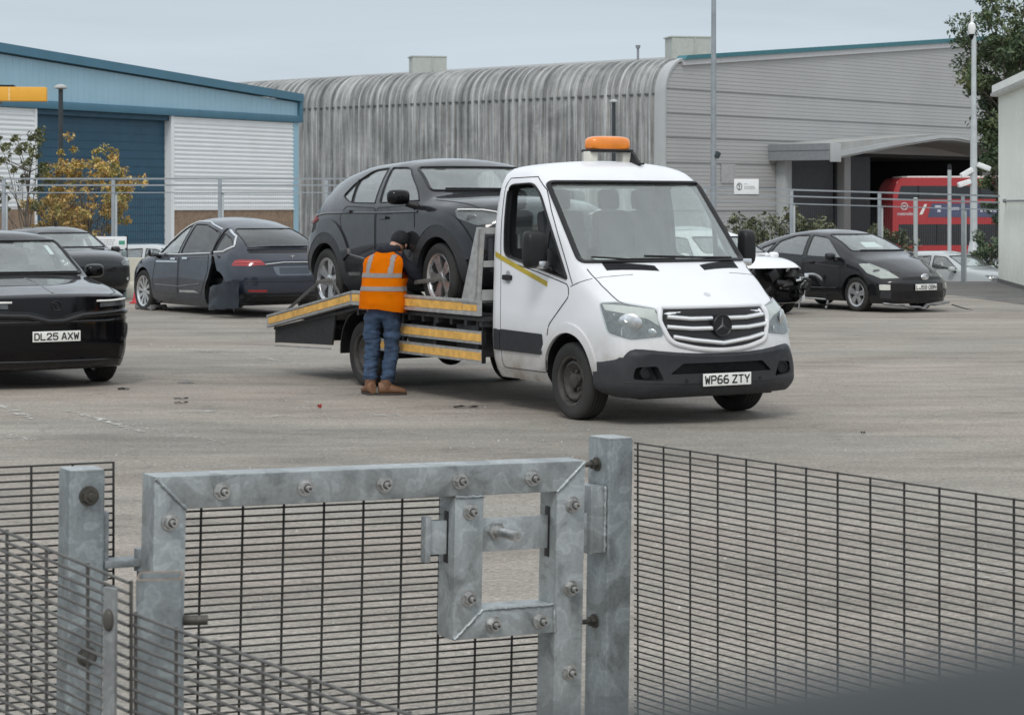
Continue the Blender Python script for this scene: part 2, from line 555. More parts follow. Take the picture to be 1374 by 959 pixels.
# ------------------------------------------------------------------ wheels
_wheel_cache = {}
def wheel_meshes(kind, r, w, rr):
    key = (kind, r, w, rr)
    if key in _wheel_cache: return _wheel_cache[key]
    bm = BM(); h = w/2
    prof = [(-h*.72, rr-.005), (-h*.92, rr+.012), (-h*1.0, rr+(r-rr)*.45), (-h*.97, rr+(r-rr)*.72), (-h*.84, r-.012), (-h*.72, r-.002)]
    for k in (-.45, -.15, .15, .45):
        prof += [(h*(k-.05), r), (h*(k-.04), r-.008), (h*(k+.04), r-.008), (h*(k+.05), r)]
    prof += [(h*.72, r-.002), (h*.84, r-.012), (h*.97, rr+(r-rr)*.72), (h*1.0, rr+(r-rr)*.45), (h*.92, rr+.012), (h*.72, rr-.005)]
    lathe(bm, prof, 48, 'y', closed=False)
    bmesh.ops.recalc_face_normals(bm, faces=bm.faces)
    for f in [f for f in bm.faces if len(f.verts) > 8]: bm.faces.remove(f)
    tyre = obj('tyre', bm, RUBBER).data
    # barrel + lip
    bm = BM()
    lathe(bm, [(-h*.7, rr-.002), (-h*.7, rr-.02), (h*.55, rr-.03), (h*.80, rr-.018), (h*.90, rr+.006), (h*.84, rr+.012), (h*.7, rr-.002)], 48, 'y', closed=True)
    mats = [ALLOY, ALLOYDARK, BRAKE]
    def spoke(a, w0, w1, r0, r1, y0, y1, th, mi=0, skew=0.):
        ca, sa = math.cos(a), math.sin(a); cb, sb = math.cos(a+skew), math.sin(a+skew)
        vs = []
        for (c_, s_, rad, hw, y) in ((ca, sa, r0, w0, y0), (cb, sb, r1, w1, y1)):
            for sy in (0, -th):
                for sg in (-1, 1):
                    vs.append(bm.verts.new((c_*rad - s_*hw*sg, y+sy, s_*rad + c_*hw*sg)))
        A = vs
        for q in ((0, 1, 5, 4), (2, 3, 7, 6), (0, 2, 6, 4), (1, 3, 7, 5), (0, 1, 3, 2), (4, 5, 7, 6)):
            f = bm.faces.new([A[i] for i in q]); f.material_index = mi
    yb = h*.62
    if kind == 'steel':
        mats = [STEELWHEEL, STEELWHEEL, BLACK]
        lathe(bm, [(h*.30, rr-.028), (h*.62, rr*.80), (h*.66, rr*.72), (h*.30, rr*.45), (h*.34, rr*.34), (h*.66, rr*.30), (h*.70, rr*.18), (h*.70, .001)], 40, 'y', closed=False)
        for k in range(16):
            a = 2*PI*k/16
            p = Vector((math.cos(a)*rr*.86, h*.55, math.sin(a)*rr*.86)); d = Vector((math.cos(a)*.5, 1., math.sin(a)*.5)).normalized()
            cyl(bm, p-d*.02, p+d*.004, .022, n=10, mi=2)
        for k in range(6):
            a = 2*PI*k/6 + .2
            p = Vector((math.cos(a)*rr*.40, h*.3, math.sin(a)*rr*.40)); cyl(bm, p, p+Vector((0, .028, 0)), .016, n=6, mi=1)
    else:
        hub_mi = 0
        lathe(bm, [(h*.1, .075), (yb-.01, .070), (yb, .055), (yb+.004, .03), (yb+.004, .001)], 24, 'y', mi=hub_mi, closed=False)
        lathe(bm, [(-h*.05, .001), (-h*.05, rr*.82), (-h*.10, rr*.82), (-h*.10, .001)], 40, 'y', mi=2, closed=False)
        if kind == 'twin':
            for k in range(5):
                for dd in (-.17, .17):
                    spoke(2*PI*k/5 + dd + .3, .022, .030, .05, rr-.012, yb, h*.72, .03, 0)
                spoke(2*PI*k/5 + .3 + PI/5, .018, .028, .05, rr-.012, yb-.012, h*.66, .03, 1)
        elif kind == 'five':
            for k in range(5): spoke(2*PI*k/5 + .4, .034, .058, .04, rr-.012, yb, h*.74, .035, 0)
        elif kind == 'turbine':
            for k in range(10): spoke(2*PI*k/10, .020, .034, .04, rr-.012, yb, h*.72, .03, 0, .16)
        else:
            for k in range(10): spoke(2*PI*k/10, .020, .026, .04, rr-.012, yb, h*.70, .03, 1)
    rim = obj('rim', bm, mats).data
    for o in [o for o in C.objects if o.data in (tyre, rim)]: bpy.data.objects.remove(o)
    _wheel_cache[key] = (tyre, rim)
    return tyre, rim

def wheel(parent, x, y, z, kind, r, w, rr, side, steer=0., name='wheel', spin=0.):
    """side +1 = left (+y outward), -1 = right."""
    e = empty(name, (x, y, z), (0 if side > 0 else PI) + steer, parent)
    e.rotation_euler = Euler((0, spin, e.rotation_euler.z))
    t, rm = wheel_meshes(kind, r, w, rr)
    for nm, me in (('tyre', t), ('rim', rm)):
        o = bpy.data.objects.new(nm, me); C.objects.link(o); o.parent = e
    return e

def seat_bm(bm, x, y, z, w=.5, back=.62, head=True, tilt=.22):
    box(bm, (x, y, z+.07), (.5, w, .16), bev=.05)
    box(bm, (x-.27, y, z+.14+back*.5), (.14, w*.96, back), (0, -tilt, 0), bev=.06)
    if head:
        box(bm, (x-.27-.5*back*math.sin(tilt)*1.3-.03, y, z+.14+back+.10), (.11, w*.52, .20), (0, -tilt*.6, 0), bev=.05)
        for s in (-.06, .06): cyl(bm, (x-.27-.45*back*math.sin(tilt), y+s, z+.10+back), (x-.29-.5*back*math.sin(tilt)*1.3, y+s, z+.2+back), .007, n=6)

def steering_bm(bm, c, r=.19, tilt=.45):
    c = Vector(c); ax = Vector((math.cos(tilt+.2), 0, math.sin(tilt+.2)))*-1
    a, b = frame_of(ax)
    tube(bm, [c + a*math.cos(2*PI*k/24)*r + b*math.sin(2*PI*k/24)*r for k in range(24)], .016, 8, True)
    for k in (0, 2.2, 4.1): cyl(bm, c, c + a*math.cos(k)*r + b*math.sin(k)*r, .014, n=6)
    cyl(bm, c-ax*.02, c+ax*.03, .06, n=14)

STROKES = {
 'A': [[(0, 0), (.42, 1), (.58, 1), (1, 0)], [(.16, .3), (.84, .3)]], 'B': [[(0, 0), (0, 1), (.8, 1), (1, .85), (1, .65), (.8, .53), (0, .53)], [(.8, .53), (1, .4), (1, .15), (.8, 0), (0, 0)]],
 'D': [[(0, 0), (0, 1), (.7, 1), (1, .78), (1, .22), (.7, 0), (0, 0)]], 'J': [[(1, 1), (1, .2), (.8, 0), (.2, 0), (0, .2), (0, .3)]], 'L': [[(0, 1), (0, 0), (.95, 0)]],
 'N': [[(0, 0), (0, 1), (1, 0), (1, 1)]], 'O': [[(.25, 0), (0, .2), (0, .8), (.25, 1), (.75, 1), (1, .8), (1, .2), (.75, 0), (.25, 0)]], 'P': [[(0, 0), (0, 1), (.8, 1), (1, .85), (1, .6), (.8, .46), (0, .46)]],
 'T': [[(0, 1), (1, 1)], [(.5, 1), (.5, 0)]], 'W': [[(0, 1), (.2, 0), (.5, .7), (.8, 0), (1, 1)]], 'X': [[(0, 0), (1, 1)], [(0, 1), (1, 0)]], 'Y': [[(0, 1), (.5, .45), (1, 1)], [(.5, .45), (.5, 0)]],
 'Z': [[(0, 1), (1, 1), (0, 0), (1, 0)]], '2': [[(0, .78), (.2, 1), (.8, 1), (1, .82), (1, .62), (0, .02), (1, .0)]], '5': [[(1, 1), (.08, 1), (.02, .56), (.75, .60), (1, .44), (1, .18), (.8, 0), (.2, 0), (0, .16)]],
 '6': [[(.85, 1), (.35, 1), (0, .68), (0, .18), (.2, 0), (.8, 0), (1, .18), (1, .36), (.8, .52), (.06, .52)]], '9': [[(0, .16), (.2, 0), (.8, 0), (1, .18), (1, .82), (.8, 1), (.2, 1), (0, .82), (0, .60), (.2, .44), (1, .48)]]}
def stroke_text(text, h, z0, wd=.60, sw=.17, gap=.26):
    """Square-cut number plate lettering, drawn as flat strokes."""
    bm = BM(); adv = []; x = 0.
    for ch in text:
        if ch == ' ': x += h*.36; continue
        adv.append((ch, x)); x += h*(wd+gap)
    tot = x - h*gap
    for ch, x0 in adv:
        for st in STROKES[ch]:
            pts = [Vector((x0 - tot/2 + px*h*wd, (py-.5)*h*(1-sw))) for px, py in st]
            for i in range(len(pts)-1):
                a, b = pts[i], pts[i+1]; d = (b-a).normalized(); n = Vector((-d.y, d.x))*h*sw*.5; e = d*h*sw*.38
                zz = z0 + .0001*(i % 2)
                vs = [bm.verts.new((q.x, q.y, zz)) for q in (a-e+n, a-e-n, b+e-n, b+e+n)]; f = bm.faces.new(vs)
    r = bmesh.ops.extrude_face_region(bm, geom=bm.faces[:])
    for v in r['geom']:
        if isinstance(v, bmesh.types.BMVert): v.co.z += .0012
    bmesh.ops.recalc_face_normals(bm, faces=bm.faces)
    me = bpy.data.meshes.new('lettering'); bm.to_mesh(me); bm.free(); return me

def plate(parent, text, b, z, yaw=0., u=0., w=.52, h=.111, yellow=False, tilt=0., out=.012, name='number_plate', size=None, xs=.80):
    """Number plate standing on the body where the middle line meets it."""
    p, nn = b.hit(u, z, yaw)
    o, ua = b.axes(yaw)
    bm = BM(); box(bm, (0, 0, 0), (w, h, .008), bev=.003)
    me_o = obj(name, bm, PLATEWHITE, parent, smooth=30)
    q = Matrix((ua, (0, 0, 1), o)).transposed()
    mt = q.to_4x4(); mt.translation = p + o*out
    mt = mt @ Matrix.Rotation(-tilt, 4, 'X')
    me_o.matrix_local = mt
    if text:
        tx = obj('lettering', stroke_text(text, h*.70, .0052), PLATEBLACK, me_o, smooth=0)
    return me_o

def mirror_part(parent, p, side, mat_, w=.22, h=.16, arm=True, lens=False):
    """Door mirror: rounded housing on a short arm."""
    bm = BM(); bmesh.ops.create_uvsphere(bm, u_segments=24, v_segments=14, radius=1); ex = .42 if h > .25 else .62
    for v in bm.verts:
        c_ = v.co; f_ = lambda t: math.copysign(abs(t)**ex, t)
        x_ = f_(c_.x); k_ = 1 - .16*max(0, x_)
        v.co = Vector(p) + Vector((.075*x_ if x_ > 0 else .065*x_, w*.5*f_(c_.y)*k_, h*.5*f_(c_.z)*k_))
    o = obj('door_mirror', bm, mat_, parent)
    bm = BM(); cyl(bm, (p[0]-.01, p[1]-side*w*.35, p[2]-h*.42), (p[0]+.04, p[1]-side*(w*.5+.09), p[2]-h*.62), .03, .04, 8)
    obj('mirror_arm', bm, BLACK, o)
    bm = BM(); box(bm, (p[0]-.0655, p[1], p[2]), (.004, w*.74, h*.70), bev=.001); obj('mirror_glass', bm, MIRRORGLASS, o)
    return o

def car_shell(s, root, name='body'):
    """Body shell with a hollow cabin, wheel wells and window openings; returns (Body, body object)."""
    b = Body(s['table'], s['W'], s['warp'])
    bm = copy_bm(b.bm)
    me = bpy.data.meshes.new(name); bm.to_mesh(me); bm.free()
    for m in (s['paint'], INTERIOR, BLACK): me.materials.append(m)
    o = bpy.data.objects.new(name, me); C.objects.link(o)
    cuts = []
    for (x, r, zc) in s['wells']:
        for sg in (-1, 1):
            cb = BM(); cyl(cb, (x, sg*(s['W']-.34), zc), (x, sg*(s['W']+.4), zc), r, n=40, mi=2)
            cuts.append(cb)
    if 'cabin' in s:
        cb = b.cavity(*s['cabin'])
        for f in cb.faces: f.material_index = 1
        cuts.append(cb)
        for poly in s.get('side', []):
            for sg in (-1, 1):
                cb = BM(); prism(cb, poly, 'y', sg*.2, sg*1.5, mi=2); cuts.append(cb)
        if s.get('screen'):
            cb = BM(); prism(cb, s['screen'], 'x', s['screen_x'], 4., mi=2); cuts.append(cb)
        if s.get('rear'):
            cb = BM(); prism(cb, s['rear'], 'x', -8., s['rear_x'], mi=2); cuts.append(cb)
    cuts += s.get('cuts', [])
    boolean(o, cuts)
    resharp(o, 30)
    o.parent = root
    return b, o

def panes(s, b, root, sides=(-1, 1), dark=(), seal=.011):
    if s.get('screen'):
        g = obj('windscreen', b.decal(s['screen'], 0, -.004, .005, .07), SCREEN, root, smooth=60)
        bm = BM(); tube(bm, b.path(s['screen'], 0, .0, closed=True), s.get('screen_seal', .018), 8, True, flat=.6); obj('window_seal', bm, BLACK, g)
    if s.get('rear'):
        g = obj('rear_window', b.decal([(-u, z) for u, z in s['rear']], PI, -.004, .005, .07), GLASSDARK if s.get('rear_dark') else GLASS, root, smooth=60)
        bm = BM(); tube(bm, b.path([(-u, z) for u, z in s['rear']], PI, 0., closed=True), seal*1.2, 8, True, flat=.6); obj('window_seal', bm, BLACK, g)
    for k, poly in enumerate(s.get('side', [])):
        for sg in sides:
            bm = b.decal(poly, -PI/2, -.006, .004, .07, mirror=sg > 0)
            g = obj('side_window', bm, GLASSDARK if k in dark else GLASS, root, smooth=60)
            bm = BM(); tube(bm, b.path(poly, -PI/2, 0., closed=True), seal, 8, True, flat=.6)
            if sg > 0: mirror_bm(bm)
            obj('window_seal', bm, s.get('sealmat', BLACK), g)

def cabin_fittings(root, xf, xr, zf, W, zdash, xdash, rhd=True):
    for sg in (-1, 1):
        bm = BM(); seat_bm(bm, xf, sg*W*.42, zf); obj('front_seat', bm, SEATCLOTH, root)
    bm = BM(); seat_bm(bm, xr, 0, zf, w=W*1.35, back=.55, head=False)
    for sg in (-1, 1): box(bm, (xr-.42, sg*W*.42, zf+.74), (.10, .26, .16), bev=.04)
    obj('rear_seat', bm, SEATCLOTH, root)
    bm = BM(); box(bm, (xdash, 0, zdash), (.42, W*1.55, .20), bev=.07); obj('dashboard', bm, INTERIOR, root)
    bm = BM(); steering_bm(bm, (xdash-.36, -W*.42 if rhd else W*.42, zdash+.02)); obj('steering_wheel', bm, BLACK, root)

def arch_ring(b, x, zc, r0, r1, a0=-8, a1=188, off=.012, th=.04, side=-1, mat_=None, root=None, name='wheel_arch_trim'):
    out = [(x + r1*math.cos(R(a0+(a1-a0)*k/28)), zc + r1*math.sin(R(a0+(a1-a0)*k/28))) for k in range(29)]
    inn = [(x + r0*math.cos(R(a0+(a1-a0)*k/28)), zc + r0*math.sin(R(a0+(a1-a0)*k/28))) for k in range(29)]
    return obj(name, b.decal(out + inn[::-1], -PI/2, off, th, .04, mirror=side > 0), mat_, root)
# ------------------------------------------------------------------ recovery truck
WHITEPAINT = paint('white_van_paint', (.73, .74, .765), .34, 0., ((.24, .20, .15), .95, 1.1), var=.03, coat=.5, cr=.12)
ALU = M('worn_aluminium', (.46, .46, .45), .42, .6, var=.22, vscale=14, bmp=.1)
TAPE = M('amber_reflective_tape', (.74, .41, .085), .45, var=.3, vscale=12, grime=((.35, .26, .15), 1.6, .3))
TAPEYELLOW = M('yellow_reflective_tape', (.45, .34, .03), .4, var=.12)
CHASSIS = M('black_chassis_steel', (.018, .018, .019), .65, var=.4, vscale=12)
DECKMAT = M('dark_deck_plate', (.05, .05, .052), .6, .4, var=.4, vscale=14)

TRUCK_AX = Vector((1.405, 20.40, 0)); TRUCK_RZ = R(-60)
truck = empty('recovery_truck', TRUCK_AX, TRUCK_RZ)
tag(truck, 'white flatbed recovery truck with amber roof beacon carrying a dark grey car', 'tow truck')

T = dict(W=.99, paint=WHITEPAINT,
    warp=dict(fa=-1.15, fb=.97, fe=.35, f2=.22, f6=.07, frk=.27, fz=.64, flo=.35, flz=.36, ra=-5, rb=-6, re=-5, r2=0, r6=0),
    #         x     zb   zs    ze    zt    wb   w    ws   wt
    table=[(.965, .34, .89, .97, 1.015, .80, .92, .90, .70), (.93, .29, .95, 1.02, 1.07, .86, .955, .92, .76),
           (.86, .27, 1.0, 1.07, 1.12, .88, .975, .935, .80), (.66, .27, 1.08, 1.165, 1.205, .90, .985, .945, .83), (.44, .28, 1.15, 1.255, 1.295, .90, .99, .955, .86),
           (.28, .28, 1.21, 1.33, 1.37, .90, .99, .965, .895), (.18, .28, 1.24, 1.395, 1.435, .90, .99, .970, .905),
           (-.20, .29, 1.29, 1.745, 1.80, .90, .99, .975, .90), (-.52, .30, 1.32, 2.05, 2.12, .90, .99, .978, .893), (-.64, .30, 1.34, 2.165, 2.235, .90, .99, .978, .89),
           (-.80, .30, 1.35, 2.25, 2.325, .90, .99, .978, .89), (-1.05, .30, 1.36, 2.295, 2.375, .90, .99, .978, .89), (-1.42, .30, 1.36, 2.285, 2.37, .90, .985, .97, .88),
           (-1.50, .31, 1.34, 2.235, 2.315, .88, .97, .955, .855)],
    wells=[(-.08, .435, .36)],
    cabin=(-1.44, .16, .74, .05, .05),
    side=[rpoly([(-1.25, 1.47, .08), (-1.275, 2.14, .10), (-.84, 2.155, .14), (-.69, 2.05, .20), (-.12, 1.275, .03)], .06)],
    screen=rpoly([(-.90, 1.435, .05), (.90, 1.435, .05), (.845, 2.165, .05), (-.845, 2.165, .05)], .05), screen_x=-.9,
    rear=rpoly([(-.76, 1.52), (.76, 1.52), (.72, 2.12), (-.72, 2.12)], .08), rear_x=-1.3, cuts=[])
_cb = BM(); box(_cb, (.95, 0, .44), (.72, 1.88, .34), mi=2); T['cuts'].append(_cb)
tb, tbody = car_shell(T, truck, 'cab_body')
Tp = dict(T); Tp['side'] = []; Tp['screen_seal'] = .03
panes(Tp, tb, truck)
# the near side window is wound down: a black seal round the opening only; the far one has its pane
bm = BM(); tube(bm, tb.path(T['side'][0], -PI/2, .001, closed=True), .017, 8, True, flat=.6); obj('window_seal', bm, BLACK, truck)
g = obj('side_window', tb.decal(T['side'][0], -PI/2, -.006, .004, .07, mirror=True), GLASS, truck, smooth=60)
bm = BM(); tube(bm, tb.path(T['side'][0], -PI/2, .001, closed=True), .015, 8, True, flat=.6); mirror_bm(bm); obj('window_seal', bm, BLACK, g)
for sg in (-1, 1):
    bm = tb.decal(rpoly([(-.55, 1.42), (-.505, 1.40), (-.475, 1.74), (-.53, 1.82)], .005), -PI/2, -.004, .02, .05, mirror=sg > 0)
    obj('quarter_light_post', bm, BLACK, truck)
    bm = tb.decal(rpoly([(-.52, 1.395), (-.14, 1.285), (-.22, 1.42), (-.48, 1.56)], .02), -PI/2, -.002, .02, .05, mirror=sg > 0)
    obj('mirror_mount_panel', bm, BLACK, truck)
# doors (lower skin), seams, handle
for sg in (-1, 1):
    dpoly = rpoly([(-1.315, .40), (-1.325, 1.435), (-.60, 1.32), (-.10, 1.225), (-.08, 1.12), (-.43, .84), (-.47, .62), (-.50, .40)], .05)
    d = obj('door', tb.decal(dpoly, -PI/2, .003, .012, .06, mirror=sg > 0), WHITEPAINT, truck)
    obj('door_seam', tb.seam(dpoly, -PI/2, .0055, .0005, True, sg > 0), BLACK, d)
    bm = tb.decal(rpoly([(-1.26, 1.235), (-1.10, 1.235), (-1.10, 1.285), (-1.26, 1.285)], .022), -PI/2, .028, .03, .03, mirror=sg > 0); obj('door_handle', bm, BLACK, d)
    bm = tb.decal(rpoly([(-1.22, 1.20), (-1.14, 1.20), (-1.14, 1.325), (-1.22, 1.325)], .04), -PI/2, .006, .005, .03, mirror=sg > 0); obj('handle_recess', bm, M('grey_handle_recess', (.33, .34, .35), .4) if sg < 0 else bpy.data.materials['grey_handle_recess'], d)
    up = [(-1.335, 1.44), (-1.345, 2.12), (-1.29, 2.205), (-.82, 2.215), (-.64, 2.09), (-.03, 1.23)]
    obj('door_frame_seam', tb.seam(up, -PI/2, .005, .0005, False, sg > 0), BLACK, truck)
    # side rubbing strip in two lengths, sill
    for a_, b_, nm in ((-1.44, -1.32, 'side_moulding'), (-1.305, -.475, 'side_moulding')):
        bm = tb.decal(rpoly([(a_, .565), (b_-.03 if b_ > -1 else b_, .565), (b_-.06 if b_ > -1 else b_, .755), (a_, .765)], .015), -PI/2, .018, .024, .05, mirror=sg > 0); obj(nm, bm, PLASTIC, truck)
    arch_ring(tb, -.08, .36, .43, .515, -2, 170, .018, .03, sg, WHITEPAINT, truck, 'wheel_arch_lip')
    bm = BM(); tube(bm, tb.path([(.30, 1.32), (.1, 1.26), (-.06, 1.21)], -PI/2, 0), .004, 6)
    if sg > 0: mirror_bm(bm)
    obj('wing_seam', bm, BLACK, truck)
bm = tb.decal([(-1.445, 1.455), (-.455, 1.195), (-.455, 1.243), (-1.445, 1.503)], -PI/2, .006, .003, .06)
obj('reflective_tape', bm, TAPEYELLOW, truck)
# bonnet edge seam
for sg in (-1, 1):
    obj('bonnet_seam', tb.seam([(.08, -.885), (.30, -.87), (.52, -.83), (.70, -.74)], 'top', .005, 0, False, sg > 0), BLACK, truck)
    bm = tb.decal([(.085, -.73), (.17, -.73), (.305, -.25), (.225, -.25)], 'top', .004, .008, .05, mirror=sg > 0); v = obj('bonnet_vent', bm, BLACK, truck)
    bm = BM()
    for k in range(1, 5):
        t = k/5.; a_ = Vector((.085+.085*t, -.722)); b_ = Vector((.225+.08*t, -.256))
        tube(bm, tb.path([a_, b_], 'top', .006), .004, 5)
    if sg > 0: mirror_bm(bm)
    obj('vent_slat', bm, PLASTIC, v)
# bumper
bt = dict(T['warp'])
bump_b = Body([(.55, .27, .56, .70, .64, .88, 1.0, .985, .88), (.80, .25, .56, .715, .645, .88, 1.0, .985, .88), (.93, .25, .55, .71, .64, .87, .995, .98, .86), (.975, .26, .52, .69, .63, .85, .98, .965, .84), (1.0, .30, .47, .655, .61, .81, .945, .93, .80)],
              .99, bt)
me_b = bpy.data.meshes.new('bumper'); bmx = copy_bm(bump_b.bm); bmx.to_mesh(me_b); bmx.free(); me_b.materials.append(PLASTIC)
bumper = bpy.data.objects.new('bumper', me_b); C.objects.link(bumper)
cuts = []
for sg in (-1, 1):
    cb = BM(); cyl(cb, (-.08, sg*.5, .36), (-.08, sg*1.4, .36), .445, n=40); cuts.append(cb)
cb = BM(); prism(cb, rpoly([(-.55, .46), (.55, .46), (.43, .555), (-.43, .555)], .02), 'x', .88, 1.3); cuts.append(cb)      # intake
for sg in (-1, 1):
    cb = BM(); prism(cb, rpoly([(sg*.60, .40), (sg*.86, .42), (sg*.84, .525), (sg*.66, .535)], .03), 'x', .72, 1.3)
    for v in cb.verts:
        if v.co.x < 1: v.co.x = .80 - .55*(abs(v.co.y)-.60)
    cuts.append(cb)
boolean(bumper, cuts); resharp(bumper, 35); bumper.parent = truck
bm = BM()
for k in range(5): box(bm, (.90, 0, .475+.018*k), (.02, .98, .006))
obj('intake_grille', bm, BLACK, bumper)
for sg in (-1, 1):
    p, nn = bump_b.hit(sg*.745, .475, 0)
    bm = BM(); q = p - Vector((.035, 0, 0)); lathe(bm, [(-.01, .058), (.012, .056), (.014, .044), (.004, .040), (.004, .001)], 20, 'x', q, closed=False); obj('fog_lamp', bm, BLACK, bumper)
    bm = BM(); p, nn = bump_b.hit(sg*.40, .40, 0); cyl(bm, p-nn*.004, p+nn*.004, .016, n=12); obj('parking_sensor', bm, BLACK, bumper)
obj('bumper_crease', bump_b.seam([(-.93, .395), (-.5, .375), (.5, .375), (.93, .395)], 0, .004, 0), BLACK, bumper)
bm = BM(); box(bm, (.45, 0, .25), (.5, 1.45, .04), bev=.01); obj('engine_undertray', bm, BLACK, truck)
# grille: black opening, three chrome bars each side, white surround lip
gp = rpoly([(-.53, 1.03, .03), (.53, 1.03, .03), (.565, .93, .05), (.49, .74, .07), (.25, .685, .1), (0, .668, .1), (-.25, .685, .1), (-.49, .74, .07), (-.565, .93, .05)], .05)
grille = obj('grille', tb.decal(gp, 0, .004, .01, .05), BLACK, truck)
bm = BM(); tube(bm, tb.path([(u*1.045, .86+(z-.86)*1.07) for u, z in gp], 0, .004, closed=True), .024, 10, True); obj('grille_surround', bm, WHITEPAINT, truck)
CHROMEBAR = M('silver_grille_bar', (.80, .81, .82), .22, .6, var=.05)
for z0, ins in ((.938, .03), (.852, .03), (.765, .055)):
    for sg in (-1, 1):
        bm = BM()
        e = .515 if z0 > .9 else (.53 if z0 > .8 else .485)
        pts = [(sg*(.085 if z0 > .8 else .0), z0-(.0 if z0 > .8 else .045)), (sg*.3, z0-.012*(z0 < .8)), (sg*e, z0+.02)]
        tube(bm, tb.path(pts, 0, .012), .024, 8, flat=.85); obj('grille_bar', bm, CHROMEBAR, grille)
p, nn = tb.hit(0, .875, 0)
q = p + Vector((.03, 0, 0))
bm = BM(); lathe(bm, [(-.04, .102), (.012, .102), (.018, .096), (.010, .086), (.010, .001)], 32, 'x', q, closed=False)
em = obj('badge', bm, BLACK, grille)
bm = BM()
for k in range(3):
    a = PI/2 + 2*PI*k/3
    u = Vector((0, math.cos(a), math.sin(a))); w_ = Vector((0, -math.sin(a), math.cos(a)))
    q2 = q + Vector((.012, 0, 0))
    vs = [bm.verts.new(q2+w_*.017), bm.verts.new(q2-w_*.017), bm.verts.new(q2+u*.088), bm.verts.new(q2+Vector((.012, 0, 0)))]
    bm.faces.new((vs[0], vs[2], vs[3])); bm.faces.new((vs[2], vs[1], vs[3])); bm.faces.new((vs[0], vs[1], vs[2]))
obj('star', bm, M('dark_chrome', (.10, .10, .105), .25, .7), em, smooth=0)
p, nn = tb.hit(0, 1.105, 0); p, nn = tb.hit(.70, 0, 'top')
bm = BM(); cyl(bm, p-nn*.002, p+nn*.006, .032, n=20); obj('bonnet_badge', bm, CHROME, truck)
# headlamps
TLAMP = M('grey_lamp_bowl', (.22, .23, .235), .25, .5, var=.4, vscale=16)
H3 = [(.40, -.955, 1.075), (.56, -.87, 1.085), (.78, -.61, 1.03), (.88, -.60, .79), (.70, -.80, .765), (.54, -.94, .82)]
for sg in (-1, 1):
    yw = R(-42)
    poly = rpoly([(tb.U(p_, yw), p_[2]) for p_ in H3], .03, 4)
    bm = tb.decal(poly, yw, .003, .01, .04, mirror=sg > 0); hl = obj('headlight', bm, TLAMP, truck)
    def Hp(a, b_):   # blend on the lamp face: a across (0 outer, 1 inner), b up
        lo = Vector(H3[5]).lerp(Vector(H3[3]), a); hi = Vector(H3[0]).lerp(Vector(H3[2]), a); q_ = lo.lerp(hi, b_); return (tb.U(q_, yw), q_.z)
    bm = tb.decal(rpoly([Hp(.05, .97), Hp(.35, 1.0), Hp(.97, .97), Hp(1.0, .35), Hp(.80, .62), Hp(.35, .74), Hp(.08, .78)], .01), yw, .008, .004, .03, mirror=sg > 0); obj('indicator_lamp', bm, M('pale_indicator_lens', (.86, .85, .80), .3) if sg < 0 else bpy.data.materials['pale_indicator_lens'], hl)
    for (a, b_, r_) in ((.48, .42, .095), (.80, .10, .045)):
        u, z = Hp(a, b_); p, nn = tb.hit(u, z, yw)
        bm = BM(); o_, ua = tb.axes(yw)
        m4 = Matrix((ua, (0, 0, 1), o_)).transposed().to_4x4(); m4.translation = p + nn*.002
        bmesh.ops.create_uvsphere(bm, u_segments=20, v_segments=10, radius=r_, matrix=m4 @ Matrix.Diagonal((1.15, .9, .16, 1)))
        if sg > 0: mirror_bm(bm)
        rf = obj('reflector', bm, LAMPIN, hl)
    bm = tb.decal(poly, yw, .020, .004, .05, mirror=sg > 0); obj('lamp_lens', bm, LENS, hl, smooth=60)
# number plate
plate(truck, 'WP66 ZTY', bump_b, .405, 0, 0., out=.012, tilt=.0, xs=.76)
# mirrors, wipers, beacon, aerial
for sg in (-1, 1):
    m_ = mirror_part(truck, (-.44 if sg < 0 else -.34, sg*(1.125 if sg < 0 else 1.20), 1.54), sg, BLACK, .235 if sg < 0 else .16, .35)
    bm = BM(); box(bm, (-.40 if sg < 0 else -.30, sg*(1.075 if sg < 0 else 1.15), 1.40), (.09, .11, .075), bev=.02); obj('indicator_lens', bm, LENS if False else LAMPIN, m_)
bm = BM(); tube(bm, tb.path([(.70, 1.44), (.2, 1.45), (-.30, 1.465)], 0, .022), .012, 6); tube(bm, tb.path([(.0, 1.44), (-.5, 1.443), (-.80, 1.465)], 0, .018), .010, 6)
obj('windscreen_wiper', bm, BLACK, truck)
bm = BM()
BY = .085
for k in range(1):
    bmesh.ops.create_uvsphere(bm, u_segments=40, v_segments=20, radius=1)
    for v in bm.verts:
        c_ = v.co; f_ = lambda t, e: math.copysign(abs(t)**e, t)
        v.co = Vector((-1.10 + .105*f_(c_.x, .7), BY + .255*f_(c_.y, .45)*.92, 2.54 + .078*f_(c_.z, .6)))
bc = obj('roof_beacon', bm, ORANGELENS, truck)
bm = BM(); box(bm, (-1.10, BY, 2.475), (.205, .48, .03), bev=.012); obj('beacon_base', bm, BLACK, bc)
CREAM = M('cream_painted_bracket', (.62, .60, .53), .5)
for y in (BY-.195, BY+.185):
    bm = BM(); box(bm, (-1.10, y, 2.41), (.13, .09, .13), bev=.012); obj('beacon_bracket', bm, CREAM, bc)
bm = BM(); p, nn = tb.hit(-.88, .28, 'top')
prism(bm, [(-.82, p.z-.005), (-1.0, p.z+.02), (-.97, p.z+.13)], 'y', BY+.19, BY+.22); box(bm, (-.9, BY+.205, p.z+.005), (.2, .06, .02), bev=.008)
obj('roof_aerial', bm, BLACK, truck)
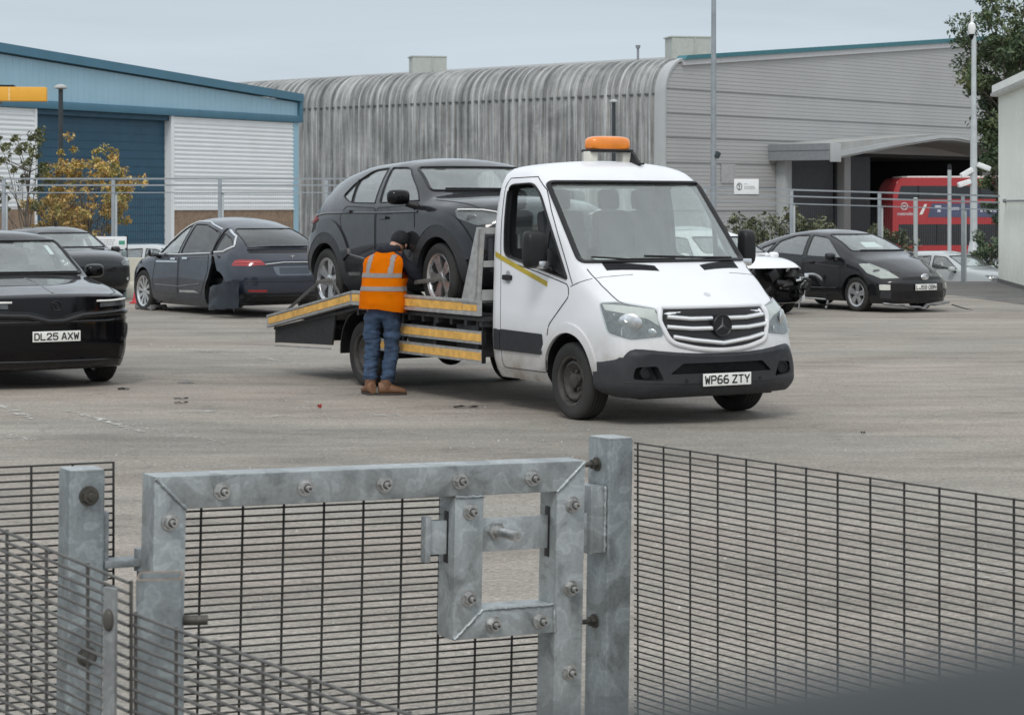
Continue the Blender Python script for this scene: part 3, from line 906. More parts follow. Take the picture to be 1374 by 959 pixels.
# cabin
for (y, w_, nm) in ((-.50, .50, 'driver_seat'), (.08, .42, 'passenger_seat'), (.47, .42, 'passenger_seat')):
    bm = BM(); seat_bm(bm, -.70, y, 1.02, w_, .74, True, .16); obj(nm, bm, SEATCLOTH, truck)
bm = BM(); box(bm, (-.10, 0, 1.31), (.46, 1.66, .20), bev=.08); box(bm, (-.02, .05, 1.38), (.34, .8, .10), bev=.05); box(bm, (-.12, 0, 1.05), (.3, 1.5, .4), bev=.05)
dsh = obj('dashboard', bm, INTERIOR, truck)
bm = BM(); tube(bm, [(.0-.28*abs(t)**2, .08+.42*t, 1.44) for t in [k/10.-1 for k in range(21)]], .010, 6); obj('dash_rim', bm, M('grey_dash_trim', (.30, .30, .30), .5), dsh)
bm = BM(); steering_bm(bm, (-.36, -.50, 1.36), .20, .95); obj('steering_wheel', bm, BLACK, truck)
bm = BM(); box(bm, (-.03, -.50, 1.445), (.16, .40, .004), (0, .18, 0)); obj('dash_paper', bm, WHITEPAPER, truck)
bm = BM(); box(bm, (-.66, 0, 2.15), (.14, .62, .08), bev=.04); obj('roof_console', bm, INTERIOR, truck)
# wheels: two front, two rear
for sg in (-1, 1):
    wheel(truck, -.08, sg*(.855 if sg < 0 else .885), .352, 'steel', .352, .235, .225, sg, steer=R(0), spin=.4)
    wheel(truck, -4.325, sg*.87, .352, 'steel', .352, .235, .225, sg, spin=1.)
# chassis
bm = BM()
for sg in (-1, 1):
    box(bm, (-3.75, sg*.42, .62), (4.9, .09, .20)); box(bm, (-3.75, sg*.42, .79), (4.9, .08, .11))
for x in (-1.7, -2.4, -3.1, -3.7, -4.9, -5.6): box(bm, (x, 0, .66), (.09, 1.7, .13))
cyl(bm, (-4.325, -.8, .352), (-4.325, .8, .352), .07, n=12)
bmesh.ops.create_uvsphere(bm, u_segments=16, v_segments=10, radius=.17, matrix=Matrix.Translation((-4.325, .1, .36)))
cyl(bm, (-1.2, .0, .45), (-4.2, .05, .42), .05, n=10)
box(bm, (-.2, 0, .55), (1.4, 1.2, .4), bev=.04)
obj('chassis', bm, CHASSIS, truck)
bm = BM(); box(bm, (-2.05, -.72, .63), (.55, .42, .34), bev=.03); cyl(bm, (-2.9, -.68, .60), (-3.5, -.68, .60), .19, n=20); box(bm, (-1.62, -.60, .62), (.2, .4, .44), bev=.02); obj('tank', bm, M('dull_grey_tank', (.075, .075, .078), .55, .3, var=.3), truck)
# deck
def beam(bm, x0, z0, x1, z1, y, h, t):
    prism(bm, [(x0, z0-h/2), (x1, z1-h/2), (x1, z1+h/2), (x0, z0+h/2)], 'y', y-t/2, y+t/2)
DZ = .955
for sg in (-1, 1):
    y = sg*1.085
    bm = BM(); beam(bm, -1.555, DZ, -4.33, DZ, y, .155, .05); bd = obj('deck_side_rail', bm, ALU, truck)
    bm = BM()
    for z in (DZ+.062, DZ-.062): beam(bm, -1.55, z, -4.33, z, y+sg*.031, .022, .012)
    obj('rail_edge', bm, ALU, bd)
    bm = BM(); beam(bm, -1.86, DZ+.004, -4.32, DZ+.004, y+sg*.0275, .078, .004); beam(bm, -1.57, DZ, -1.85, DZ, y+sg*.0275, .06, .004); obj('reflective_tape', bm, TAPE, bd)
    bm = BM(); beam(bm, -4.335, DZ, -6.57, .60, y, .15, .05); b2 = obj('ramp_side_rail', bm, ALU, truck)
    bm = BM()
    for dz in (.06, -.06): beam(bm, -4.34, DZ+dz, -6.57, .60+dz, y+sg*.031, .022, .012)
    obj('rail_edge', bm, ALU, b2)
    bm = BM(); beam(bm, -4.37, DZ-.002, -6.53, .606, y+sg*.0275, .075, .004); obj('reflective_tape', bm, TAPE, b2)
    # under-run guard rails
    for z in (.665, .485):
        x1 = -3.35 if z > .6 else -3.86
        bm = BM(); beam(bm, -1.56, z, x1, z, sg*1.04, .125, .035); g_ = obj('side_guard_rail', bm, ALU, truck)
        bm = BM(); beam(bm, -1.575, z, x1+.01, z, sg*1.06, .075, .004); obj('reflective_tape', bm, TAPE, g_)
        bm = BM(); beam(bm, -1.562, z, -1.548, z, sg*1.04, .13, .04); obj('end_cap', bm, BLACK, g_)
    bm = BM()
    for x in (-1.72, -2.6, -3.3): box(bm, (x, sg*1.0, .68), (.05, .04, .46))
    obj('guard_bracket', bm, CHASSIS, truck)
    # mudguard
    bm = BM()
    pr = []
    for k in range(17):
        a = R(-5 + 190*k/16); pr.append((-4.325+.46*math.cos(a), .37+.455*math.sin(a)))
    pr2 = [(-4.325+(u+4.325)*.955, .37+(z-.37)*.955) for u, z in pr]
    prism(bm, pr + pr2[::-1], 'y', sg*.70, sg*1.03); obj('mudguard', bm, BLACK, truck)
    # slanted headboard stanchion
    bm = BM(); prism(bm, [(-1.585, 1.03), (-1.90, 1.03), (-1.60, 1.735), (-1.50, 1.735)], 'y', sg*1.055, sg*1.095)
    st = obj('headboard_stanchion', bm, ALU, truck)
    bm = BM(); prism(bm, [(-1.61, 1.04), (-1.64, 1.04), (-1.55, 1.72), (-1.53, 1.72)], 'y', sg*1.097, sg*1.112); obj('stanchion_flange', bm, ALU, st)
bm = BM()
for z in (1.70, 1.38): box(bm, (-1.56, 0, z), (.05, 2.1, .06))
for y in (-.62, -.2, .2, .62): box(bm, (-1.56, y, 1.37), (.045, .05, .72))
box(bm, (-1.57, 0, 1.08), (.03, 2.1, .10))
obj('headboard_frame', bm, M('grey_painted_steel', (.34, .345, .34), .5), truck)
bm = BM(); box(bm, (-2.94, 0, .84), (2.78, 2.12, .03))
prism(bm, [(-4.33, .85), (-6.5, .535), (-6.5, .505), (-4.33, .82)], 'y', -1.06, 1.06)
for x in [-1.6-.3*k for k in range(10)]: box(bm, (x, 0, .80), (.05, 2.1, .06))
obj('deck_floor', bm, DECKMAT, truck)
for sg in (-1, 1):
    bm = BM(); prism(bm, [(-1.9, .845), (-1.9, .865), (-4.33, .865), (-5.40, .77), (-5.92, .70), (-6.0, .64), (-4.4, .80)], 'y', sg*.55, sg*1.0); obj('wheel_track', bm, DECKMAT, truck)
bm = BM(); prism(bm, [(-6.47, .52), (-6.47, .36), (-4.95, .41), (-4.85, .80)], 'y', -1.05, -1.03); prism(bm, [(-6.47, .52), (-6.47, .36), (-4.95, .41), (-4.85, .80)], 'y', 1.03, 1.05)
box(bm, (-6.44, 0, .44), (.06, 2.08, .16)); obj('tail_skirt', bm, CHASSIS, truck)
bm = BM(); box(bm, (-6.478, 0, .45), (.012, 2.1, .19)); obj('tail_lamp_board', bm, PLASTIC, truck)
bm = BM(); box(bm, (-5.72, -1.055, .345), (1.5, .012, .016), (0, R(-1.9), 0)); obj('skirt_lip', bm, ALU, truck)
bm = BM(); box(bm, (-1.75, .25, 1.0), (.22, .5, .16), bev=.03); cyl(bm, (-1.75, -.2, 1.0), (-1.75, .1, 1.0), .09, n=16); obj('winch', bm, CHASSIS, truck)
# ------------------------------------------------------------------ cars
def heading(deg): return math.atan2(-math.cos(R(deg)), math.sin(R(deg)))   # deg: front turned towards picture right

def car_doors(b, root, mat_, polys, handles, sides=(-1,), handle_mat=None):
    for sg in sides:
        for poly, hd in zip(polys, handles):
            d = obj('door', b.decal(poly, -PI/2, .002, .010, .06, mirror=sg > 0), mat_, root)
            obj('door_seam', b.seam(poly, -PI/2, .0055, .0005, True, sg > 0), BLACK, d)
            if hd:
                x, z = hd
                bm = b.decal(rpoly([(x-.10, z-.016), (x+.10, z-.016), (x+.10, z+.016), (x-.10, z+.016)], .014), -PI/2, .030, .03, .04, mirror=sg > 0)
                obj('door_handle', bm, handle_mat or mat_, d)

def lamp(b, root, poly, yaw, base, mir, name='headlight', refl=(), off=.003, lens=True, lens_off=.012):
    h = obj(name, b.decal(poly, yaw, off, .01, .04, mirror=mir), base, root)
    for (u, z, r_, m_) in refl:
        p, nn = b.hit(u, z, yaw); o_, ua = b.axes(yaw); bm = BM()
        m4 = Matrix((ua, (0, 0, 1), o_)).transposed().to_4x4(); m4.translation = p + nn*.003
        bmesh.ops.create_uvsphere(bm, u_segments=16, v_segments=8, radius=r_, matrix=m4 @ Matrix.Diagonal((1.2, .85, .15, 1)))
        if mir: mirror_bm(bm)
        obj('reflector', bm, m_, h)
    if lens: obj('lamp_lens', b.decal(poly, yaw, lens_off, .004, .05, mirror=mir), LENS, h, smooth=60)
    return h

def front_lamps(b, root, pts3, yaw_deg, base, refl3=(), lens=True):
    hs = []
    for sg in (-1, 1):
        yw = R(-yaw_deg)
        poly = rpoly([(b.U(p, yw), p[2]) for p in pts3], .02, 3)
        hs.append(lamp(b, root, poly, yw, base, sg > 0, refl=[(b.U(p, yw), p[2], r_, m_) for p, r_, m_ in refl3], lens=lens))
    return hs

def strip3(b, pts3, yaw_deg, r=.012, off=.004, mirror=False, flat=.6):
    yw = R(-yaw_deg); bm = BM()
    tube(bm, b.path([(b.U(p, yw), p[2]) for p in pts3], yw, off), r, 8, flat=flat)
    if mirror: mirror_bm(bm)
    return bm

STDW = dict(fa=-1.2, fb=.85, fe=.2, f2=.20, f6=.14, ra=-1.6, rb=-3.3, re=-2.8, r2=.12, r6=.10)

# --- dark grey crossover carried on the truck
GREYPAINT = paint('dark_grey_car_paint', (.015, .015, .018), .30, .55, var=.06, cr=.05)
GREYCLAD = M('black_grey_cladding', (.020, .021, .023), .5, var=.15, bmp=.1, bscale=200)
fwd = Vector((.5, -.866, 0))
YPOS = TRUCK_AX + fwd*(-2.735); YPOS.z = .862
yaris = empty('loaded_car', YPOS, TRUCK_RZ); yaris.rotation_euler = (0, R(-2.2), TRUCK_RZ); yaris.scale = (1.04, 1.04, 1.035)
tag(yaris, 'dark grey crossover strapped down on the flatbed of the recovery truck', 'car')
Y = dict(W=.885, paint=GREYPAINT, warp=dict(STDW, frk=.30, fz=.75, flo=.4, flz=.42, rrk=.25, rz=.95, rlo=.3, rlz=.5),
    table=[(.83, .34, .80, .90, .94, .60, .74, .72, .52), (.79, .27, .87, .965, 1.0, .66, .80, .77, .58), (.70, .22, .94, 1.02, 1.055, .72, .84, .81, .64), (.40, .20, 1.0, 1.075, 1.11, .76, .875, .845, .69),
           (.0, .20, 1.03, 1.115, 1.155, .78, .885, .855, .72), (-.26, .20, 1.05, 1.145, 1.185, .78, .885, .857, .735), (-.38, .20, 1.06, 1.20, 1.245, .78, .885, .857, .73),
           (-.80, .20, 1.08, 1.425, 1.485, .78, .88, .857, .665), (-1.02, .20, 1.09, 1.50, 1.563, .78, .875, .855, .64), (-1.30, .20, 1.09, 1.53, 1.592, .78, .875, .855, .635), (-1.9, .20, 1.10, 1.525, 1.59, .78, .878, .855, .62),
           (-2.5, .22, 1.12, 1.475, 1.54, .78, .885, .84, .59), (-2.85, .24, 1.12, 1.41, 1.47, .76, .885, .82, .565), (-3.0, .26, 1.10, 1.30, 1.34, .74, .88, .80, .57), (-3.16, .30, 1.04, 1.14, 1.17, .72, .86, .79, .60),
           (-3.27, .34, .98, 1.04, 1.06, .68, .82, .77, .62), (-3.31, .42, .93, .98, 1.0, .62, .77, .73, .58)],
    wells=[(0, .405, .34), (-2.56, .405, .34)], cabin=(-2.95, -.22, .45, .055, .05),
    side=[rpoly([(-1.30, 1.125, .02), (-.46, 1.115, .02), (-.60, 1.235, .1), (-.98, 1.475, .08), (-1.36, 1.495, .03)], .04),
          rpoly([(-1.41, 1.125, .02), (-1.44, 1.495, .03), (-1.78, 1.49, .10), (-2.12, 1.365, .08), (-2.27, 1.235, .04), (-2.02, 1.155, .1)], .04)],
    screen=rpoly([(-.69, 1.215), (.69, 1.215), (.60, 1.475), (-.60, 1.475)], .05), screen_x=-1.1,
    rear=rpoly([(-.58, 1.14), (.58, 1.14), (.52, 1.40), (-.52, 1.40)], .05), rear_x=-2.7, rear_dark=True)
yb, _ = car_shell(Y, yaris)
panes(Y, yb, yaris)
for sg in (-1, 1):
    bm = BM(); tube(bm, yb.path([(-1.98, 1.16), (-2.06, 1.40)], -PI/2, .0), .012, 6)
    if sg > 0: mirror_bm(bm)
    obj('quarter_pillar', bm, BLACK, yaris)
car_doors(yb, yaris, GREYPAINT, [rpoly([(-1.33, .34), (-1.345, 1.075), (-.50, 1.07), (-.44, .60), (-.48, .36)], .06), rpoly([(-1.36, .34), (-1.375, 1.075), (-2.1, 1.12), (-2.22, 1.0), (-2.03, .66), (-2.0, .36)], .06)],
          [(-1.18, .965), (-2.03, 1.055)], (-1, 1))
for sg in (-1, 1):
    for x in (0, -2.56): arch_ring(yb, x, .34, .40, .525, -6, 186, .016, .05, sg, GREYCLAD, yaris)
    bm = yb.decal(rpoly([(-2.12, .22), (-2.14, .42), (-.44, .38), (-.42, .22)], .03), -PI/2, .018, .04, .06, mirror=sg > 0); obj('sill_cladding', bm, GREYCLAD, yaris)
    bm = yb.decal(rpoly([(-1.95, .385), (-1.95, .42), (-.95, .395), (-.95, .37)], .01), -PI/2, .03, .02, .06, mirror=sg > 0); obj('sill_strip', bm, CHROME, yaris)
    mirror_part(yaris, (-.50, sg*1.03, 1.15), sg, GLOSSBLACK, .24, .155)
    wheel(yaris, 0, sg*.77, .34, 'twin', .34, .215, .232, sg, spin=.3); wheel(yaris, -2.56, sg*.77, .34, 'twin', .34, .215, .232, sg, spin=.9)
    bm = yb.decal(rpoly([(-3.26, .98), (-3.26, 1.07), (-2.95, 1.06), (-2.78, 1.0), (-3.0, .96)], .02), -PI/2, .008, .015, .04, mirror=sg > 0); obj('tail_light', bm, REDLENS, yaris)
front_lamps(yb, yaris, [(.30, -.83, .99), (.60, -.72, .98), (.80, -.50, .93), (.80, -.50, .86), (.58, -.74, .83), (.36, -.84, .91)], 45, LAMPDARK, [((.52, -.76, .90), .05, LAMPDARK)])
for sg in (-1, 1):
    obj('daytime_lamp', strip3(yb, [(.34, -.82, .985), (.60, -.71, .975), (.79, -.50, .925)], 45, .014, .014, sg > 0), LEDWHITE, yaris)
    bm = yb.decal(rpoly([(sg*.70, .40), (sg*.80, .42), (sg*.80, .66), (sg*.68, .58)] if sg > 0 else [(-.80, .42), (-.70, .40), (-.68, .58), (-.80, .66)], .03), 0, .005, .02, .05); v = obj('fog_lamp_surround', bm, GLOSSBLACK, yaris)
    p, nn = yb.hit(sg*.75, .52, 0); bm = BM(); bmesh.ops.create_uvsphere(bm, u_segments=14, v_segments=8, radius=.05, matrix=Matrix.Translation(p+nn*.006) @ Matrix.Diagonal((.35, 1, 1.2, 1))); obj('fog_lamp', bm, LAMPIN, v)
obj('grille', yb.decal(rpoly([(-.58, .36), (.58, .36), (.48, .66), (-.48, .66)], .05), 0, .004, .012, .05), BLACK, yaris)
bm = yb.decal(rpoly([(-2.74, -.50), (-2.74, .50), (-3.02, .49), (-3.02, -.49)], .04), 'top', .016, .03, .05); obj('rear_spoiler', bm, GLOSSBLACK, yaris)
for sg in (-1, 1):
    bm = yb.decal(rpoly([(-2.90, 1.43), (-3.10, 1.20), (-3.27, 1.03), (-3.30, 1.10), (-3.16, 1.30), (-3.02, 1.45)], .02), -PI/2, .006, .02, .04, mirror=sg > 0); obj('tailgate_edge', bm, GLOSSBLACK, yaris)
obj('bonnet_seam', yb.seam([(-.22, -.76), (.2, -.73), (.5, -.67), (.68, -.55)], 'top', .005, 0), BLACK, yaris)
bm = BM(); tube(bm, yb.path([(.62, 1.21), (-.55, 1.22)], 0, .014), .012, 6); obj('windscreen_wiper', bm, BLACK, yaris)
cabin_fittings(yaris, -1.25, -2.15, .5, .885, 1.02, -.55)

def crease(b, root, pts, mat_, r=.012, off=-.006, sides=(-1, 1), name='body_crease'):
    for sg in sides:
        bm = BM(); tube(bm, b.path(pts, -PI/2, off), r, 8, flat=1.)
        if sg > 0: mirror_bm(bm)
        obj(name, bm, mat_, root, smooth=60)
crease(yb, yaris, [(-.42, 1.00), (-1.2, 1.015), (-2.0, 1.045), (-2.6, 1.06), (-3.1, 1.04)], GREYPAINT, .016)
crease(yb, yaris, [(-.60, .52), (-1.3, .50), (-1.95, .60), (-2.12, .74)], GREYPAINT, .020, -.010)
for sg in (-1, 1):
    for x, a0, a1 in ((0, 18, 150), (-2.56, 24, 168)):
        arch_ring(yb, x, .34, .515, .66, a0, a1, .020, .03, sg, GREYPAINT, yaris, 'wing_flare')
# tie-down straps over its wheels (each its own strap)
STRAP = M('dirty_grey_webbing', (.11, .105, .095), .85, var=.3, vscale=20)
STRAPDARK = M('dark_webbing', (.055, .052, .05), .85, var=.3)
def truck_pt(x, y, z): return TRUCK_AX + Vector((.5*x + .866*y, -.866*x + .5*y, z))
def strap(name, label, pts, w=.024, mat_=STRAP):
    bm = BM(); P = [truck_pt(*p) for p in pts]
    for i in range(len(P)-1): tube(bm, [P[i].lerp(P[i+1], t/4.) for t in range(5)], w, 8, flat=.14, upv=(.866, .5, 0))
    o = obj(name, bm, mat_, None); tag(o, label, 'strap', 'tie-down straps on the flatbed'); return o
strap('ratchet_strap', 'grey tie-down strap across the rear wheel of the car on the truck', [(-5.62, -.93, 1.08), (-5.44, -.945, 1.09), (-5.26, -.945, 1.115), (-5.14, -.95, 1.10), (-4.76, -1.05, .98)], .024)
strap('ratchet_strap', 'dark tie-down strap running from the rear wheel down to the ramp tail', [(-5.54, -.94, 1.07), (-5.76, -.99, .95), (-6.13, -1.06, .74)], .022, STRAPDARK)
strap('ratchet_strap', 'tie-down strap across the front wheel of the car on the truck', [(-3.18, -.95, 1.15), (-2.88, -.945, 1.18), (-2.62, -.945, 1.21), (-2.54, -.95, 1.18), (-2.34, -1.02, 1.03), (-2.22, -1.06, .98)], .022)
ck = BM(); prism(ck, [(-3.62, .93), (-3.35, .93), (-3.38, 1.0), (-3.55, 1.075)], 'y', -1.0, -.72)
for v in ck.verts: v.co = truck_pt(*v.co)
tag(obj('wheel_chock', ck, M('grey_rubber_chock', (.10, .105, .105), .7), None), 'grey wheel chock on the flatbed beside the man in the orange vest', 'wheel chock')
ck = BM(); box(ck, (-3.42, -1.02, .975), (.34, .05, .05), (0, .25, 0), bev=.02); box(ck, (-3.28, -1.02, .95), (.12, .07, .07), bev=.02)
for v in ck.verts: v.co = truck_pt(*v.co)
tag(obj('ratchet_buckle', ck, ALU, None), 'bright metal ratchet lying on the flatbed edge near the front wheel', 'ratchet')

# --- black SUV at the left, front on
BLACKPAINT = paint('black_car_paint', (.004, .0045, .0055), .22, .2, var=.1, cr=.03)
h1 = heading(30)
suv = empty('parked_car', (-5.27, 24.0, 0), h1); tag(suv, 'glossy black SUV facing the camera with number plate DL25 AXW', 'car')
S = dict(W=.93, paint=BLACKPAINT, warp=dict(STDW, fb=.92, f2=.16, f6=.12, frk=.10, fz=.80, flo=.25, flz=.45, rb=-3.6, re=-3),
    table=[(.92, .26, .93, .965, .98, .74, .82, .79, .68), (.885, .22, .96, .988, 1.004, .80, .87, .84, .74), (.80, .20, .975, 1.0, 1.020, .83, .905, .875, .76), (.45, .20, 1.015, 1.055, 1.078, .84, .925, .89, .78),
           (.0, .20, 1.04, 1.105, 1.132, .84, .93, .90, .78), (-.34, .20, 1.06, 1.145, 1.18, .84, .93, .90, .785), (-.50, .2, 1.08, 1.22, 1.26, .84, .93, .90, .775), (-.95, .2, 1.10, 1.47, 1.53, .84, .925, .90, .70), (-1.2, .2, 1.11, 1.575, 1.635, .84, .92, .895, .665),
           (-1.6, .2, 1.11, 1.60, 1.665, .84, .92, .895, .66), (-2.6, .2, 1.12, 1.575, 1.64, .84, .92, .89, .64), (-3.2, .24, 1.12, 1.50, 1.55, .8, .92, .87, .62), (-3.5, .28, 1.08, 1.25, 1.29, .78, .90, .85, .64), (-3.62, .34, 1.0, 1.08, 1.1, .7, .85, .8, .6)],
    wells=[(0, .41, .36), (-2.73, .41, .36)], cabin=(-3.3, -.30, .45, .055, .05),
    side=[rpoly([(-1.42, 1.13), (-.60, 1.13), (-1.10, 1.53, .08), (-1.45, 1.55)], .03), rpoly([(-1.52, 1.13), (-1.55, 1.55), (-2.5, 1.50, .1), (-2.7, 1.18)], .04)],
    screen=rpoly([(-.76, 1.185), (.76, 1.185), (.65, 1.545), (-.65, 1.545)], .05), screen_x=-1.3)
sb, _ = car_shell(S, suv)
panes(S, sb, suv)
for sg in (-1, 1):
    mirror_part(suv, (-.74, sg*1.00, 1.20), sg, GLOSSBLACK, .22, .15)
    wheel(suv, 0, sg*.80, .36, 'dark', .36, .225, .24, sg); wheel(suv, -2.73, sg*.80, .36, 'dark', .36, .225, .24, sg)
    arch_ring(sb, 0, .36, .40, .46, -6, 186, .010, .03, sg, GLOSSBLACK, suv)
viz = obj('front_panel', sb.decal(rpoly([(-.84, .965, .03), (0, .965, .0), (.84, .965, .03), (.86, .85, .03), (.26, .825, .05), (.06, .765, .03), (-.06, .765, .03), (-.26, .825, .05), (-.86, .85, .03)], .03), 0, .005, .012, .05), GLOSSBLACK, suv)
for sg in (-1, 1):
    bm = BM(); tube(bm, sb.path([(sg*.84, .935), (sg*.62, .925), (sg*.46, .925)], 0, .008), .011, 8); obj('headlight', bm, LEDWHITE, viz)
    bm = sb.decal(rpoly([(sg*.50, .86), (sg*.82, .87), (sg*.81, .91), (sg*.50, .905)] if sg > 0 else [(-.82, .87), (-.50, .86), (-.50, .905), (-.81, .91)], .01), 0, .008, .006, .04); obj('lamp_lens', bm, LAMPDARK, viz)
    bm = BM(); tube(bm, sb.path([(sg*.885, .66), (sg*.86, .56), (sg*.80, .48)], 0, .006), .012, 8); obj('bumper_blade', bm, BLACKPAINT, suv)
    bm = sb.decal(rpoly([(sg*.80, .50), (sg*.885, .52), (sg*.885, .66), (sg*.83, .69)] if sg > 0 else [(-.885, .52), (-.80, .50), (-.83, .69), (-.885, .66)], .02), 0, .003, .01, .05); obj('air_curtain', bm, BLACK, suv)
bm = BM(); p, nn = sb.hit(0, .885, 0); q = p + Vector((.012, 0, 0))
tube(bm, [q + Vector((0, .052*math.cos(a), .052*math.sin(a))) for a in [2*PI*k/20 for k in range(20)]], .007, 6, True); tube(bm, [q+Vector((0, -.03, .02)), q+Vector((0, .005, .012)), q+Vector((0, -.008, -.012)), q+Vector((0, .035, -.02))], .008, 6); obj('badge', bm, BLACK, viz)
bm = BM(); tube(bm, sb.path([(-.87, .80), (-.30, .775), (-.08, .72), (.08, .72), (.30, .775), (.87, .80)], 0, -.010), .036, 12); obj('panel_lip', bm, BLACKPAINT, viz)
obj('lower_grille', sb.decal(rpoly([(-.74, .30), (.74, .30), (.80, .69), (-.80, .69)], .05), 0, .003, .01, .05), GLOSSBLACK, suv)
bm = BM(); tube(bm, sb.path([(-.86, .735), (-.6, .715), (.6, .715), (.86, .735)], 0, .004), .012, 8); obj('bumper_crease', bm, BLACKPAINT, suv)
bm = BM(); tube(bm, sb.path([(-.80, .30), (.80, .30)], 0, .006), .014, 8); obj('bumper_lip', bm, BLACKPAINT, suv)
bm = BM(); tube(bm, sb.path([(-.15, 0), (.3, 0), (.80, 0)], 'top', .0), [.012]*3 if False else .012, 8, flat=.5); obj('bonnet_crease', bm, BLACKPAINT, suv)
for sg in (-1, 1): obj('bonnet_seam', sb.seam([(-.30, -.80), (.3, -.80), (.62, -.76), (.82, -.62)], 'top', .005, 0, False, sg > 0), BLACK, suv)
pl = plate(suv, 'DL25 AXW', sb, .565, 0, 0., out=.014)
bm = BM(); tube(bm, sb.path([(.70, 1.19), (-.6, 1.195)], 0, .012), .012, 6); obj('windscreen_wiper', bm, BLACK, suv)
bm = BM()
for k, z in enumerate((1.50, 1.465, 1.43)): box(bm, (0, 0, 0), (.001, .001, .001))
bm.free()
bm = sb.decal([(.49, 1.40), (.54, 1.40), (.52, 1.50), (.47, 1.50)], 0, -.012, .002, .03); obj('windscreen_sticker', bm, WHITEPAPER, suv)
bm = BM(); p, nn = sb.hit(0, 1.50, 0); box(bm, p-Vector((.08, 0, .0)), (.08, .26, .07), bev=.03); obj('rear_view_mirror', bm, BLACK, suv)
cabin_fittings(suv, -1.35, -2.3, .5, .93, 1.06, -.62)

# --- dark hatchback behind it
DARKPAINT = paint('charcoal_car_paint', (.011, .012, .014), .3, .4, var=.1)
h2 = heading(35)
hat = empty('parked_car', (-8.80, 45.0, 0), h2); tag(hat, 'charcoal hatchback with a dented front corner parked behind the black SUV', 'car')
Hh = dict(W=.89, paint=DARKPAINT, warp=dict(STDW, frk=.35, fz=.72, flo=.3, flz=.42),
    table=[(.84, .30, .72, .80, .83, .64, .76, .73, .55), (.79, .24, .80, .87, .90, .72, .82, .79, .62), (.66, .20, .86, .925, .955, .78, .86, .83, .66), (.3, .2, .92, .985, 1.015, .8, .885, .85, .70), (-.2, .2, .97, 1.04, 1.075, .8, .89, .86, .735),
           (-.36, .2, .98, 1.10, 1.14, .8, .89, .86, .73), (-1.0, .2, 1.0, 1.38, 1.44, .8, .88, .855, .63), (-1.4, .2, 1.0, 1.44, 1.50, .8, .88, .855, .61), (-2.3, .2, 1.0, 1.42, 1.48, .8, .88, .85, .60), (-2.9, .24, 1.0, 1.30, 1.35, .78, .87, .83, .6), (-3.3, .35, .95, 1.02, 1.05, .7, .82, .78, .6)],
    wells=[(0, .37, .32), (-2.6, .37, .32)], cabin=(-2.9, -.2, .42, .055, .05),
    side=[rpoly([(-1.3, 1.02), (-.5, 1.02), (-.95, 1.34, .08), (-1.33, 1.37)], .03), rpoly([(-1.4, 1.02), (-1.43, 1.37), (-2.2, 1.33, .1), (-2.5, 1.06)], .04)],
    screen=rpoly([(-.69, 1.09), (.69, 1.09), (.58, 1.37), (-.58, 1.37)], .05), screen_x=-1.1)
hb, _ = car_shell(Hh, hat); panes(Hh, hb, hat)
for sg in (-1, 1):
    mirror_part(hat, (-.55, sg*1.0, 1.02), sg, DARKPAINT, .2, .14)
    wheel(hat, 0, sg*.76, .32, 'dark', .32, .205, .215, sg); wheel(hat, -2.6, sg*.76, .32, 'dark', .32, .205, .215, sg)
front_lamps(hb, hat, [(.34, -.80, .87), (.62, -.66, .86), (.74, -.52, .79), (.72, -.54, .72), (.52, -.74, .72)], 42, LAMPDARK, [((.60, -.70, .78), .07, LAMPIN)])
obj('grille', hb.decal(rpoly([(-.55, .30), (.55, .30), (.62, .60), (-.62, .60)], .05), 0, .003, .01, .05), BLACK, hat)
bm = hb.decal(rpoly([(.58, .34), (.82, .42), (.84, .68), (.70, .70), (.62, .52)], .03), 0, .006, .012, .05); obj('broken_bumper_corner', bm, BLACK, hat)
bm = hb.decal(rpoly([(.66, .42), (.72, .42), (.72, .48), (.66, .48)], .02), 0, .012, .012, .03); obj('fog_lamp', bm, LAMPIN, hat)
cabin_fittings(hat, -1.2, -2.1, .45, .89, .93, -.5)

